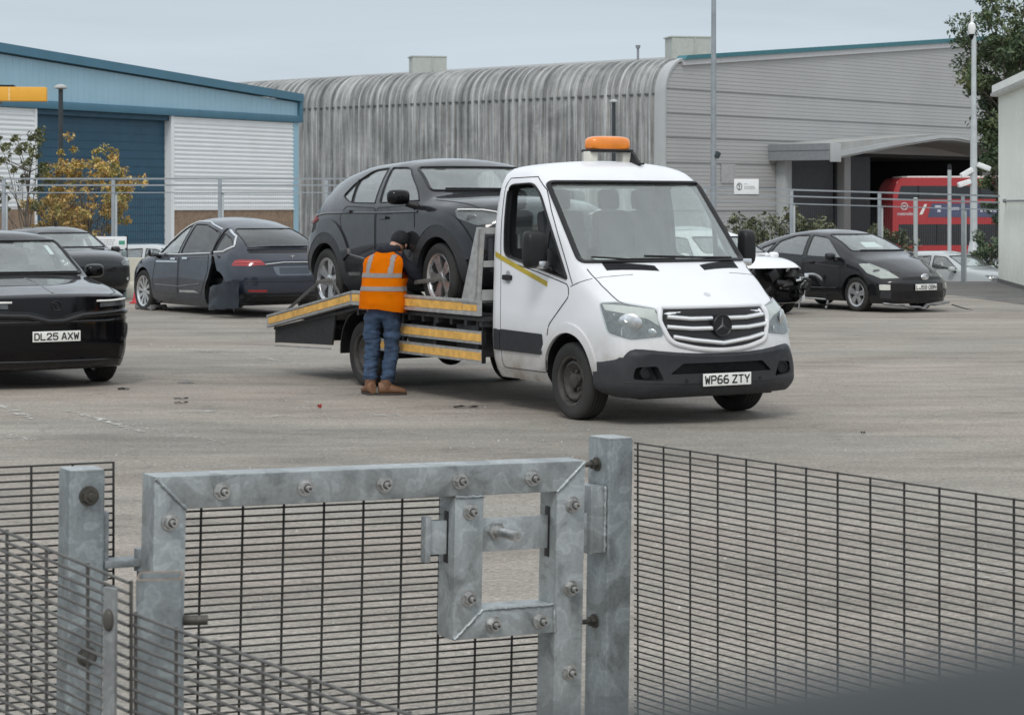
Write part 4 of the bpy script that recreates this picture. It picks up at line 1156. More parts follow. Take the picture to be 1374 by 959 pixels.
# --- damaged dark blue-grey electric crossover, seen from its rear corner
BLUEGREY = paint('dark_blue_grey_paint', (.024, .029, .043), .26, .5, var=.08)
fw = Vector((-.559, .829, 0)); hT = math.atan2(fw.y, fw.x)
tes = empty('damaged_car', (-6.03, 41.42, -.03), hT); tes.scale = (1.03, 1.03, 1.045); tag(tes, 'dark blue-grey crossover seen from behind with its rear left quarter torn open', 'car')
E = dict(W=1.0, paint=BLUEGREY, warp=dict(fa=-1.2, fb=.93, fe=.2, f2=.2, f6=.2, frk=.3, fz=.7, ra=-2.2, rb=-3.97, re=-3.3, r2=.16, r6=.16, rrk=.22, rz=.72, rlo=.3, rlz=.5),
    table=[(.93, .32, .66, .73, .76, .70, .80, .77, .58), (.85, .24, .74, .81, .84, .8, .88, .85, .66), (.5, .18, .88, .95, .985, .86, .97, .93, .76), (.0, .17, .95, 1.03, 1.07, .88, 1.0, .96, .80), (-.35, .17, .98, 1.09, 1.13, .88, 1.0, .965, .81),
           (-.55, .17, .99, 1.17, 1.215, .88, 1.0, .965, .79), (-1.2, .17, 1.02, 1.51, 1.585, .88, .995, .965, .69), (-1.65, .17, 1.03, 1.61, 1.685, .88, .99, .96, .66), (-2.1, .17, 1.04, 1.59, 1.665, .88, .99, .955, .645), (-2.6, .18, 1.06, 1.515, 1.59, .88, .995, .95, .64), (-3.0, .2, 1.09, 1.415, 1.48, .86, 1.0, .945, .655),
           (-3.35, .22, 1.10, 1.295, 1.345, .84, .995, .93, .68), (-3.68, .25, 1.06, 1.15, 1.185, .82, .975, .90, .71), (-3.80, .28, 1.02, 1.09, 1.12, .80, .955, .88, .70), (-3.90, .33, .94, 1.02, 1.045, .76, .92, .86, .68), (-3.96, .40, .88, .96, .985, .70, .88, .82, .64)],
    wells=[(0, .425, .37), (-2.965, .43, .37)], cabin=(-3.45, -.30, .42, .06, .05),
    side=[rpoly([(-1.42, 1.06), (-.62, 1.045), (-.80, 1.20, .1), (-1.28, 1.50, .1), (-1.50, 1.555)], .03), rpoly([(-1.52, 1.06), (-1.60, 1.565), (-2.0, 1.56, .1), (-2.62, 1.425), (-2.70, 1.10)], .04), rpoly([(-2.80, 1.11), (-2.74, 1.42), (-3.02, 1.34, .05), (-3.28, 1.20, .05), (-3.15, 1.13)], .03)],
    screen=rpoly([(-.72, 1.16), (.72, 1.16), (.62, 1.52), (-.62, 1.52)], .05), screen_x=-1.3,
    rear=rpoly([(-.66, 1.195), (.66, 1.195), (.57, 1.495, .1), (-.57, 1.495, .1)], .06), rear_x=-2.2, rear_dark=True, cuts=[])
cb = BM(); prism(cb, [(-2.50, .15), (-2.55, .50), (-2.66, .66), (-2.76, .92), (-2.72, 1.06), (-2.84, 1.02), (-2.94, .88), (-3.06, .72), (-3.22, .58), (-3.5, .50), (-3.55, .12)], 'y', .62, 1.3, mi=2); E['cuts'].append(cb)
cb = BM(); prism(cb, [(-2.70, 1.06), (-2.64, 1.53), (-2.70, 1.55), (-2.78, 1.06)], 'y', .60, 1.3, mi=2); E['cuts'].append(cb)
eb, _ = car_shell(E, tes); E['sealmat'] = BLACK
panes(E, eb, tes, dark=(1, 2))
bm = BM(); tube(bm, eb.path([(-.60, 1.035), (-1.5, 1.045), (-2.68, 1.085)], -PI/2, .006), .014, 8); mirror_bm(bm); obj('window_trim', bm, CHROME, tes)
bm = BM(); tube(bm, eb.path([(-.62, 1.06), (-.80, 1.22), (-1.28, 1.525), (-1.6, 1.605), (-2.0, 1.60), (-2.60, 1.475)], -PI/2, .004), .016, 8); mirror_bm(bm); obj('window_trim', bm, CHROME, tes)
bm = BM(); tube(bm, eb.path([(-2.80, 1.10), (-3.12, 1.115), (-3.30, 1.20), (-3.10, 1.36), (-2.80, 1.46)], -PI/2, .006), .022, 8); mirror_bm(bm); obj('window_trim', bm, CHROME, tes)
car_doors(eb, tes, BLUEGREY, [rpoly([(-1.46, .36), (-1.47, 1.02), (-.56, 1.0), (-.46, .62), (-.50, .38)], .06), rpoly([(-1.50, .36), (-1.51, 1.02), (-2.62, 1.06), (-2.64, .78), (-2.46, .5), (-2.40, .38)], .06)], [(-1.28, .96), (-1.75, .98)], (1,), CHROME)
bm = eb.decal([(-1.42, .905), (-.56, .895), (-.56, .92), (-1.42, .93)], -PI/2, .006, .006, .05, mirror=True); obj('side_trim', bm, CHROME, tes)
bm = eb.decal(rpoly([(-2.3, .41), (-1.55, .40), (-1.55, .43), (-2.1, .445)], .01), -PI/2, .008, .008, .05, mirror=True); obj('sill_trim', bm, ALU, tes)
for sg in (-1, 1):
    wheel(tes, 0, sg*.86, .37, 'turbine', .37, .245, .265, sg, steer=.0)
wheel(tes, -2.965, -.86, .37, 'turbine', .37, .245, .265, -1)
crease(eb, tes, [(-.45, .97), (-1.5, .985), (-2.6, 1.02)], BLUEGREY, .014, -.006, (1,))
crease(eb, tes, [(-.55, .50), (-1.5, .49), (-2.35, .56)], BLUEGREY, .018, -.009, (1,))
# rear: lamps, bright strip, number plate recess, spoiler lip, bumper seams
for sg in (-1, 1):
    bm = eb.decal(rpoly([(sg*.50, .905), (sg*.94, .885), (sg*.90, .99), (sg*.58, .985)] if sg > 0 else [(-.94, .885), (-.50, .905), (-.58, .985), (-.90, .99)], .03), PI, .006, .012, .04); tl = obj('tail_light', bm, REDLENS, tes)
    bm = BM(); tube(bm, eb.path([(sg*.60, .945), (sg*.90, .945)], PI, .010), .010, 6); obj('lamp_strip', bm, M('pale_red_strip', (.55, .10, .10), .3) if sg < 0 else bpy.data.materials['pale_red_strip'], tl)
bm = BM(); tube(bm, eb.path([(-.52, .915), (-.2, .945), (.2, .945), (.52, .915)], PI, .010), .022, 8, flat=.5); obj('tailgate_strip', bm, CHROME, tes)
pr = obj('plate_recess', eb.decal(rpoly([(-.40, .88), (.40, .88), (.33, .73), (-.33, .73)], .05), PI, .004, .01, .04), M('grey_blue_recess', (.11, .13, .16), .4), tes)
bm = eb.decal(rpoly([(-.28, .86), (.28, .86), (.28, .755), (-.28, .755)], .01), PI, .008, .006, .05); obj('empty_plate_holder', bm, M('dark_plate_holder', (.05, .06, .075), .5), pr)
bm = BM(); tube(bm, eb.path([(-.68, 1.165), (-.3, 1.185), (.3, 1.185), (.68, 1.165)], PI, .03), .022, 8, flat=.6); obj('tailgate_spoiler', bm, BLUEGREY, tes)
obj('spoiler_gap', eb.decal(rpoly([(-.70, 1.10), (.70, 1.10), (.66, 1.15), (-.66, 1.15)], .02), PI, .004, .01, .04), BLACK, tes)
p, nn = eb.hit(0, 1.02, PI); bm = BM(); q = p + nn*.006
box(bm, q + Vector((0, 0, .028)), (.006, .075, .014)); box(bm, q - Vector((0, 0, .012)), (.006, .016, .06)); obj('badge', bm, CHROME, tes)
obj('bumper_seam', eb.seam([(-.95, .66), (-.5, .63), (.5, .63), (.95, .66)], PI, .006, 0), BLACK, tes)
obj('lower_valance', eb.decal(rpoly([(-.78, .27), (.78, .27), (.86, .44), (-.86, .44)], .04), PI, .004, .012, .05), BLACK, tes)
for sg in (-1, 1):
    bm = eb.decal(rpoly([(sg*.50, .46), (sg*.80, .47), (sg*.80, .50), (sg*.50, .495)] if sg > 0 else [(-.80, .47), (-.50, .46), (-.50, .495), (-.80, .50)], .01), PI, .006, .008, .04); obj('rear_reflector', bm, REDLENS, tes)
# torn bumper corner hanging away from the car, crumpled wing edge, bare hub
bm = BM(); rr_ = random.Random(3)
g = []
for i in range(9):
    row = []
    for j in range(6):
        t = i/8.; s_ = j/5.
        x = -2.98 - .85*t; y = 1.13 + .05*math.sin(3*t) - .13*t*t - .03*s_; z = .14 + .48*s_ + .06*t - .10*(1-t)*s_
        row.append(bm.verts.new((x + rr_.uniform(-.012, .012), y + rr_.uniform(-.014, .014), z + rr_.uniform(-.008, .008))))
    g.append(row)
for i in range(8):
    for j in range(5): bm.faces.new((g[i][j], g[i+1][j], g[i+1][j+1], g[i][j+1]))
r_ = bmesh.ops.solidify(bm, geom=bm.faces[:], thickness=.012); obj('torn_bumper', bm, M('lit_blue_grey', (.045, .055, .072), .4, .2, .5, var=.3), tes, smooth=50)  # body paint made lighter: its reflected light is put into the colour
bm = BM(); g = []
for i in range(9):
    row = []
    for j in range(5):
        t = i/8.; s_ = j/4.
        x = -2.84 - .42*t - .16*s_; y = .99 - .10*s_*abs(math.sin(5*t)) - .16*(1-t)*(1-s_); z = 1.02 - .48*t + .04*s_
        row.append(bm.verts.new((x + rr_.uniform(-.02, .02), y + rr_.uniform(-.025, .025), z + rr_.uniform(-.02, .02))))
    g.append(row)
for i in range(8):
    for j in range(4): bm.faces.new((g[i][j], g[i+1][j], g[i+1][j+1], g[i][j+1]))
bmesh.ops.solidify(bm, geom=bm.faces[:], thickness=.008); obj('crumpled_wing', bm, BLUEGREY, tes, smooth=25)
bm = BM(); cyl(bm, (-2.965, .62, .34), (-2.965, .74, .34), .15, n=20); cyl(bm, (-2.965, .74, .34), (-2.965, .80, .34), .05, n=12); cyl(bm, (-3.1, .70, .12), (-2.9, .60, .5), .025, n=8); obj('bare_hub', bm, BRAKE, tes)
mirror_part(tes, (-.72, 1.10, 1.06), 1, GLOSSBLACK, .20, .14)
cabin_fittings(tes, -1.45, -2.4, .5, 1.0, 1.0, -.65, True)
# wheel skate under its front wheel
bm = BM(); box(bm, (.0, .95, .05), (.70, .10, .05), bev=.01); box(bm, (.0, .72, .05), (.70, .06, .05), bev=.01)
for x in (-.32, .32): cyl(bm, (x, .68, .08), (x, 1.0, .08), .03, n=8)
for x in (-.32, .32):
    for y in (.70, .97): cyl(bm, (x, y-.025, .045), (x, y+.025, .045), .045, n=12)
for v in bm.verts: v.co = tes.matrix_basis @ v.co if False else Vector((-6.03, 41.42, 0)) + Matrix.Rotation(hT, 3, 'Z') @ v.co
tag(obj('wheel_skate', bm, M('scuffed_steel', (.20, .20, .20), .5, .5, var=.4), None), 'low steel wheel skate under the front wheel of the damaged crossover', 'wheel skate')

# --- black liftback facing right with damaged bumper
h4 = heading(33)
pri = empty('parked_car', (7.0, 40.7, 0), h4); tag(pri, 'black liftback with a white paper in its windscreen and a scraped front bumper', 'car')
BLACKPAINT2 = paint('black_weathered_paint', (.007, .007, .009), .30, .35, var=.15, cr=.06)
Pp = dict(W=.873, paint=BLACKPAINT2, warp=dict(STDW, fb=.94, f2=.26, f6=.14, frk=.55, fz=.55, flo=.2, flz=.4, rb=-3.5, re=-3.0, rrk=.25, rz=.9),
    table=[(.94, .20, .53, .62, .65, .66, .76, .73, .50), (.88, .16, .60, .69, .725, .74, .82, .79, .58), (.72, .16, .70, .78, .82, .78, .85, .82, .63), (.35, .16, .82, .90, .94, .8, .87, .84, .68), (-.05, .16, .91, 1.0, 1.045, .8, .873, .845, .71),
           (-.25, .18, .955, 1.09, 1.135, .8, .873, .845, .705), (-.9, .18, .98, 1.34, 1.40, .8, .87, .84, .60), (-1.25, .18, .99, 1.415, 1.475, .8, .865, .835, .565), (-1.6, .18, 1.0, 1.43, 1.49, .8, .865, .835, .555), (-2.2, .18, 1.02, 1.385, 1.445, .8, .87, .83, .555), (-2.8, .2, 1.05, 1.27, 1.32, .78, .87, .82, .57),
           (-3.2, .24, 1.05, 1.16, 1.195, .76, .86, .80, .60), (-3.42, .30, .98, 1.07, 1.095, .70, .83, .77, .60), (-3.5, .38, .9, .98, 1.0, .64, .78, .73, .56)],
    wells=[(0, .365, .315), (-2.7, .365, .315)], cabin=(-3.1, -.12, .42, .055, .05),
    side=[rpoly([(-1.40, .995), (-.42, .975), (-.62, 1.10, .1), (-1.02, 1.34, .1), (-1.46, 1.385)], .03), rpoly([(-1.50, 1.0), (-1.56, 1.385), (-1.95, 1.37, .1), (-2.36, 1.255), (-2.46, 1.04)], .04), rpoly([(-2.56, 1.05), (-2.46, 1.23), (-2.78, 1.13, .04), (-2.80, 1.08)], .02)],
    screen=rpoly([(-.66, 1.10), (.66, 1.10), (.53, 1.40), (-.53, 1.40)], .05), screen_x=-1.2)
pb, _ = car_shell(Pp, pri); panes(Pp, pb, pri)
car_doors(pb, pri, BLACKPAINT2, [rpoly([(-1.42, .30), (-1.44, .96), (-.44, .93), (-.40, .55), (-.44, .32)], .05), rpoly([(-1.46, .30), (-1.48, .965), (-2.46, 1.0), (-2.40, .70), (-2.20, .5), (-2.16, .32)], .05)], [(-1.25, .88), (-2.2, .92)])
for sg in (-1, 1):
    mirror_part(pri, (-.55, sg*.98, 1.0), sg, BLACKPAINT2, .2, .14)
    wheel(pri, 0, sg*.75, .315, 'five', .315, .2, .215, sg); wheel(pri, -2.7, sg*.75, .315, 'five', .315, .2, .215, sg)
PALELAMP = M('cloudy_headlamp', (.66, .66, .60), .25, .2, .4)
front_lamps(pb, pri, [(.06, -.83, .87), (.30, -.76, .875), (.60, -.62, .755), (.76, -.48, .625), (.55, -.72, .615), (.28, -.82, .71)], 42, PALELAMP, [((.44, -.74, .74), .055, LAMPDARK)])
obj('grille', pb.decal(rpoly([(-.48, .595), (.48, .595), (.44, .645), (-.44, .645)], .02), 0, .004, .01, .04), BLACK, pri)
p, nn = pb.hit(0, .63, 0); bm = BM(); bmesh.ops.create_uvsphere(bm, u_segments=20, v_segments=10, radius=.085, matrix=Matrix.Translation(p+Vector((.02, 0, .012))) @ Matrix.Diagonal((.25, 1.1, .72, 1))); bdg = obj('badge', bm, CHROME, pri)
bm = BM(); q = p + Vector((.046, 0, .012))
for (ry, rz_) in ((.07, .045), (.026, .042)): tube(bm, [q + Vector((-.008*math.cos(a)**2, ry*math.cos(a), rz_*math.sin(a))) for a in [2*PI*k/20 for k in range(20)]], .006, 5, True)
obj('badge_rings', bm, ALU, bdg)
plate(pri, 'LJ59 OBN', pb, .46, 0, 0., out=.012)
obj('lower_grille', pb.decal(rpoly([(-.60, .25), (.60, .25), (.55, .38), (-.55, .38)], .04), 0, .003, .01, .05), BLACK, pri)
for sg in (-1, 1):
    bm = pb.decal(rpoly([(sg*.68, .41), (sg*.80, .41), (sg*.80, .51), (sg*.68, .51)] if sg > 0 else [(-.80, .41), (-.68, .41), (-.68, .51), (-.80, .51)], .015), 0, .010, .012, .03); obj('fog_lamp', bm, PALELAMP, pri)
    bm = pb.decal(rpoly([(sg*.66, .26), (sg*.79, .26), (sg*.79, .39), (sg*.66, .39)] if sg > 0 else [(-.79, .26), (-.66, .26), (-.66, .39), (-.79, .39)], .015), 0, .005, .012, .03); obj('fog_lamp_bezel', bm, PLASTIC, pri)
pp_ = pb.decal(rpoly([(-.26, 1.18), (.16, 1.18), (.13, 1.275), (-.22, 1.275)], .01), 0, -.02, .002, .04); obj('windscreen_paper', pp_, WHITEPAPER, pri)
crease(pb, pri, [(-.30, .80), (-1.3, .86), (-2.4, .93), (-3.2, .97)], BLACKPAINT2, .014)
crease(pb, pri, [(-.5, .42), (-1.3, .40), (-2.1, .46)], BLACKPAINT2, .016, -.008)
# hanging splitter and a scrape
bm = BM(); rr_ = random.Random(9)
pts = [(.98 - .30*(abs(t)**2.4), .80*t, .17 - (.10 if -.9 < t < -.1 else .03)*(1-abs(t)) + rr_.uniform(-.01, .01)) for t in [k/8.-1 for k in range(17)]]
tube(bm, pts, .045, 8, flat=.5); obj('hanging_splitter', bm, M('scraped_plastic', (.16, .16, .165), .5, var=.7, vscale=9), pri)
bm = BM(); tube(bm, [(.85, .74, .12), (.95, .95, .05), (.98, 1.12, .02)], [.03, .025, .012], 6, flat=.4); obj('loose_undertray', bm, BLACK, pri)
for sg in (-1, 1): obj('bonnet_seam', pb.seam([(-.05, -.74), (.3, -.70), (.55, -.60), (.72, -.42)], 'top', .005, 0, False, sg > 0), BLACK, pri)
bm = BM(); tube(bm, pb.path([(.62, 1.10), (-.5, 1.105)], 0, .012), .012, 6); obj('windscreen_wiper', bm, BLACK, pri)
cabin_fittings(pri, -1.25, -2.1, .45, .87, .95, -.4)

# --- white hatchback with smashed front, half hidden by the truck
WHITECAR = paint('white_car_paint', (.78, .78, .78), .28, 0., var=.03)
h5 = heading(31)
wh = empty('damaged_car', (4.22, 39.3, 0), h5); tag(wh, 'white hatchback with a smashed front end standing behind the truck bonnet', 'car')
Wc = dict(Hh); Wc['paint'] = WHITECAR; Wc['cuts'] = []
cb = BM(); prism(cb, [(.45, .22), (.62, .84), (1.2, .84), (1.2, .22)], 'y', -1.2, .66, mi=2); Wc['cuts'].append(cb)
cb = BM(); prism(cb, [(.42, .30), (.42, .80), (1.2, .86), (1.2, .30)], 'y', .60, 1.2, mi=2); Wc['cuts'].append(cb)
wb_, _ = car_shell(Wc, wh); panes(Wc, wb_, wh)
for sg in (-1, 1):
    mirror_part(wh, (-.55, sg*1.0, 1.02), sg, WHITECAR, .2, .14)
    wheel(wh, 0, sg*.76, .32, 'five', .32, .205, .215, sg); wheel(wh, -2.6, sg*.76, .32, 'five', .32, .205, .215, sg)
bm = BM(); rr_ = random.Random(5)
for k in range(26):
    box(bm, (rr_.uniform(.45, .80), rr_.uniform(-.5, .78), rr_.uniform(.36, .78)), (rr_.uniform(.04, .2), rr_.uniform(.05, .25), rr_.uniform(.04, .16)), (rr_.uniform(-.6, .6), rr_.uniform(-.6, .6), rr_.uniform(-.6, .6)), bev=.008)
obj('exposed_engine_bay', bm, BLACK, wh)
bm = BM()
for k in range(7):
    box(bm, (rr_.uniform(.62, .80), rr_.uniform(.30, .72), rr_.uniform(.55, .80)), (.03, rr_.uniform(.05, .16), rr_.uniform(.03, .08)), (rr_.uniform(-.6, .6), rr_.uniform(-.5, .5), rr_.uniform(-.5, .5)), bev=.008)
obj('broken_headlight', bm, LAMPIN, wh)
bm = BM(); prism(bm, rpoly([(.50, .36), (.56, .34), (.60, .66), (.48, .66)], .03), 'y', .80, .84); prism(bm, rpoly([(.44, .24), (.60, .22), (.62, .34), (.48, .36)], .03), 'y', .74, .80); obj('bumper_fragment', bm, WHITECAR, wh)
cabin_fittings(wh, -1.2, -2.1, .45, .89, .93, -.5)
# second pale car behind it, roof only showing
wh2 = empty('parked_car', (4.7, 46.2, 0), heading(40)); tag(wh2, 'pale grey car of which only the roof shows behind the smashed white hatchback', 'car')
W2 = dict(Hh); W2['paint'] = paint('pale_grey_paint', (.55, .56, .57), .3, .3); W2['cuts'] = []
w2b, _ = car_shell(W2, wh2); panes(W2, w2b, wh2)
for sg in (-1, 1):
    wheel(wh2, 0, sg*.76, .32, 'five', .32, .205, .215, sg); wheel(wh2, -2.6, sg*.76, .32, 'five', .32, .205, .215, sg)

# --- silver cars beyond the fence, on the lower ground
SILVER = paint('silver_car_paint', (.46, .49, .50), .3, .45, var=.04)
LOW = -.70
def far_car(name, label, loc, hd, mat_, spec=Hh, group=None):
    r = empty(name, loc, heading(hd)); tag(r, label, 'car', group)
    sp = dict(spec); sp['paint'] = mat_; sp['cuts'] = []
    b_, _ = car_shell(sp, r); panes(sp, b_, r)
    for sg in (-1, 1):
        mirror_part(r, (-.55, sg*1.0, 1.02), sg, mat_, .2, .14)
        wheel(r, 0, sg*.76, .32, 'five', .32, .205, .215, sg); wheel(r, -2.6, sg*.76, .32, 'five', .32, .205, .215, sg)
    front_lamps(b_, r, [(.34, -.80, .87), (.62, -.66, .86), (.74, -.52, .79), (.72, -.54, .72), (.52, -.74, .72)], 42, LAMPDARK, [((.60, -.70, .78), .07, LAMPIN)])
    obj('grille', b_.decal(rpoly([(-.55, .30), (.55, .30), (.62, .60), (-.62, .60)], .05), 0, .003, .01, .05), BLACK, r)
    bm = BM(); seat_bm(bm, -1.2, -.37, .45); seat_bm(bm, -1.2, .37, .45); obj('seats', bm, SEATCLOTH, r)
    return r
far_car('parked_car', 'silver car nose to the right beyond the fence, next to the camera mast', (13.15, 60.6, LOW-.13), 46, SILVER)
far_car('parked_car', 'pale car half hidden behind the corner of the white shed', (16.6, 65.5, LOW-.1), 40, SILVER)
far_car('parked_car', 'silver car beyond the fence behind the cream concrete barrier', (-8.9, 62.5, LOW+.05), 78, SILVER)
# ------------------------------------------------------------------ the man in the orange vest
SKIN = M('skin', (.42, .24, .17), .55)
NAVY = M('navy_sweatshirt', (.010, .011, .020), .9, bmp=.9, bscale=24)
DENIM = M('blue_denim', (.030, .054, .100), .9, var=.45, vscale=9, bmp=1.0, bscale=26)
VEST = M('orange_vest_cloth', (1.0, .255, .0), .9, var=.04, vscale=5, bmp=.9, bscale=17, spec=.15)
REFLECT = M('grey_reflective_band', (.46, .43, .42), .5, var=.1)
LEATHER = M('brown_boot_leather', (.17, .085, .045), .6, var=.3, vscale=14)
SOLE = M('dark_boot_sole', (.05, .04, .035), .8)

def skin_mesh(name, verts, edges, radii, mat_, parent, root=0, sub=3):
    me = bpy.data.meshes.new(name); me.from_pydata([Vector(v) for v in verts], edges, [])
    o = bpy.data.objects.new(name, me); C.objects.link(o)
    md = o.modifiers.new('s', 'SKIN'); md.use_smooth_shade = True
    if not me.skin_vertices: me.skin_vertices.new()
    for i, r_ in enumerate(radii):
        sv = me.skin_vertices[0].data[i]; sv.radius = r_ if isinstance(r_, tuple) else (r_, r_); sv.use_root = (i == root)
    ms = o.modifiers.new('u', 'SUBSURF'); ms.levels = sub; ms.render_levels = sub
    dg = bpy.context.evaluated_depsgraph_get(); dg.update()
    nm = bpy.data.meshes.new_from_object(o.evaluated_get(dg)); o.modifiers.clear(); o.data = nm
    bpy.data.meshes.remove(me)
    nm.materials.clear(); nm.materials.append(mat_)
    for p_ in nm.polygons: p_.use_smooth = True
    if parent: o.parent = parent
    return o

MAN = Vector((-1.335, 22.60, 0))
J = dict(pel=(0, 0, .93), sp=(0, .03, 1.10), ch=(.005, .085, 1.31), nk=(.03, .165, 1.46), hd=(.075, .285, 1.535), ht=(.10, .345, 1.615),
         hl=(-.10, .0, .88), kl=(-.115, .035, .48), al=(-.125, -.03, .09), tl=(-.13, .12, .05),
         hr=(.10, .0, .88), kr=(.085, .06, .49), ar=(.06, -.03, .09), tr=(.15, .07, .05),
         sl=(-.185, .10, 1.40), el=(-.27, .24, 1.16), wl=(-.19, .43, 1.08), sr=(.195, .11, 1.40), er=(.33, .22, 1.17), wr=(.40, .40, 1.12))
names = list(J)
E_ = [('pel', 'sp'), ('sp', 'ch'), ('ch', 'nk'), ('nk', 'hd'), ('hd', 'ht'), ('pel', 'hl'), ('hl', 'kl'), ('kl', 'al'), ('al', 'tl'), ('pel', 'hr'), ('hr', 'kr'), ('kr', 'ar'), ('ar', 'tr'),
      ('ch', 'sl'), ('sl', 'el'), ('el', 'wl'), ('ch', 'sr'), ('sr', 'er'), ('er', 'wr')]
RAD = dict(pel=(.13, .10), sp=(.13, .10), ch=(.15, .11), nk=.058, hd=(.078, .092), ht=.07, hl=.085, kl=.058, al=.042, tl=.035, hr=.085, kr=.058, ar=.042, tr=.035,
           sl=.06, el=.043, wl=.030, sr=.06, er=.043, wr=.030)
# hands: palm and five curled fingers on each wrist
verts = [J[n] for n in names]; rad = [RAD[n] for n in names]; edges = [(names.index(a), names.index(b)) for a, b in E_]
for wn, en, sg in (('wl', 'el', 1), ('wr', 'er', -1)):
    wv = Vector(J[wn]); d = (wv - Vector(J[en])).normalized(); side = d.cross(Vector((0, 0, 1))).normalized(); dn = Vector((0, 0, -1))
    iw = names.index(wn)
    verts.append(tuple(wv + d*.06)); rad.append((.038, .020)); ip = len(verts)-1; edges.append((iw, ip))
    for k, L in enumerate((.070, .078, .072, .058)):
        b0 = wv + d*.085 + side*(.030-.020*k); b1 = b0 + d*L*.5 + dn*.012; b2 = b1 + d*L*.25 + dn*L*.5
        i0 = len(verts); verts += [tuple(b0), tuple(b1), tuple(b2)]; rad += [.0095, .009, .008]
        edges += [(ip, i0), (i0, i0+1), (i0+1, i0+2)]
    t0 = wv + d*.045 - side*sg*.035; t1 = t0 + d*.045 - side*sg*.02 + dn*.01
    i0 = len(verts); verts += [tuple(t0), tuple(t1)]; rad += [.011, .009]; edges += [(ip, i0), (i0, i0+1)]
man = skin_mesh('person', verts, edges, rad, SKIN, None)
man.location = MAN; man.rotation_euler = (0, 0, R(-17))
tag(man, 'man in orange hi-vis vest, jeans and brown boots leaning over the flatbed edge', 'person')
# face and ear details on the bowed head (turned to the right)
bm = BM(); hdv = Vector(J['hd'])
bmesh.ops.create_uvsphere(bm, u_segments=12, v_segments=8, radius=.03, matrix=Matrix.Translation(hdv + Vector((.088, -.012, .0))) @ Matrix.Diagonal((.4, .7, 1.1, 1)))
bmesh.ops.create_uvsphere(bm, u_segments=10, v_segments=6, radius=.016, matrix=Matrix.Translation(hdv + Vector((.02, .105, -.01))))
obj('ear_and_nose', bm, SKIN, man, smooth=60)
bm = BM(); bmesh.ops.create_uvsphere(bm, u_segments=24, v_segments=14, radius=.108, matrix=Matrix.Translation(hdv + Vector((.012, .02, .045))) @ Euler((-.45, .1, 0)).to_matrix().to_4x4() @ Matrix.Diagonal((.92, 1.05, .98, 1)))
for v in bm.verts:
    lim = hdv.z - .02 - .5*(v.co.y - hdv.y)
    if v.co.z < lim: v.co.z = lim
box(bm, hdv + Vector((.035, .135, -.03)), (.13, .10, .012), (-.35, 0, -.2), bev=.004)
obj('cap', bm, M('black_knit_cap', (.010, .011, .014), .95, bmp=.4, bscale=150), man, smooth=50)
# clothes
jn = ['pel', 'hl', 'kl', 'al', 'hr', 'kr', 'ar']
jv = [(0, .01, .90), (-.105, .0, .84), (-.12, .03, .50), (-.128, -.028, .115), (.105, .0, .84), (.09, .055, .51), (.065, -.028, .115), (-.122, .0, .30), (.075, .01, .30), (0, .012, 1.0), (-.115, .02, .68), (.10, .035, .68)]
je = [(0, 9), (0, 1), (1, 10), (10, 2), (2, 7), (7, 3), (0, 4), (4, 11), (11, 5), (5, 8), (8, 6)]
jr = [(.165, .125), (.112, .118), (.080, .084), (.070, .078), (.112, .118), (.080, .084), (.070, .078), (.074, .08), (.074, .08), (.165, .12), (.095, .10), (.095, .10)]
jo = skin_mesh('jeans', jv, je, jr, DENIM, man)
rr_ = random.Random(11)
from mathutils import noise as mnoise
def wrinkle(o, amp, freq, zs=1.0, seed=0):
    for v in o.data.vertices:
        n_ = mnoise.noise(Vector((v.co.x*freq, v.co.y*freq, v.co.z*freq*zs)) + Vector((seed, 0, 0)))
        v.co += v.normal * n_ * amp
wrinkle(jo, .018, 6, 2.4, 3); wrinkle(jo, .013, 15, 3.4, 8); wrinkle(jo, .010, 8, 7.0, 21)
sv = [(0, .02, 1.0), (0, .04, 1.12), (.005, .09, 1.31), (.018, .125, 1.44), (-.16, .10, 1.395), (-.265, .235, 1.165), (-.20, .40, 1.09), (.17, .11, 1.395), (.325, .215, 1.175), (.385, .37, 1.125), (-.235, .17, 1.27), (.26, .165, 1.275), (0, .005, .845)]
se = [(12, 0), (0, 1), (1, 2), (2, 3), (2, 4), (4, 10), (10, 5), (5, 6), (2, 7), (7, 11), (11, 8), (8, 9)]
sr_ = [(.165, .12), (.165, .125), (.165, .12), (.085, .08), (.088, .088), (.066, .066), (.048, .048), (.088, .088), (.066, .066), (.048, .048), (.075, .075), (.075, .075), (.178, .135)]
so = skin_mesh('sweatshirt', sv, se, sr_, NAVY, man); wrinkle(so, .014, 8, 1.5, 9)
bm = BM(); tube(bm, [(.022 + .092*math.cos(a), .135 + .085*math.sin(a), 1.495 + .012*math.sin(a) - .02*math.cos(2*a)*.4) for a in [2*PI*k/20 for k in range(20)]], [.038 + .020*max(0, -math.sin(2*PI*k/20)) for k in range(20)], 10, True); obj('hood', bm, NAVY, man, smooth=60)
# vest: rings round the torso, open at the arm holes
def vring(z, cx, cy, hw, hd, n=40):
    return [(cx + hw*math.copysign(abs(math.cos(a))**.8, math.cos(a)), cy + hd*math.copysign(abs(math.sin(a))**.85, math.sin(a)), z) for a in [2*PI*k/n for k in range(n)]]
VR = [(.885, .0, .02, .238, .160), (.96, .0, .025, .236, .163), (1.06, .0, .035, .229, .165), (1.16, .002, .055, .224, .166), (1.26, .004, .078, .226, .164), (1.34, .006, .095, .231, .157), (1.40, .010, .108, .205, .138), (1.445, .014, .118, .155, .112), (1.475, .018, .122, .105, .09)]
def vest_pt(t):   # interpolate rings by height
    for i in range(len(VR)-1):
        if VR[i][0] <= t <= VR[i+1][0]:
            u = (t-VR[i][0])/(VR[i+1][0]-VR[i][0]); return [VR[i][k] + (VR[i+1][k]-VR[i][k])*u for k in range(5)]
    return list(VR[-1])
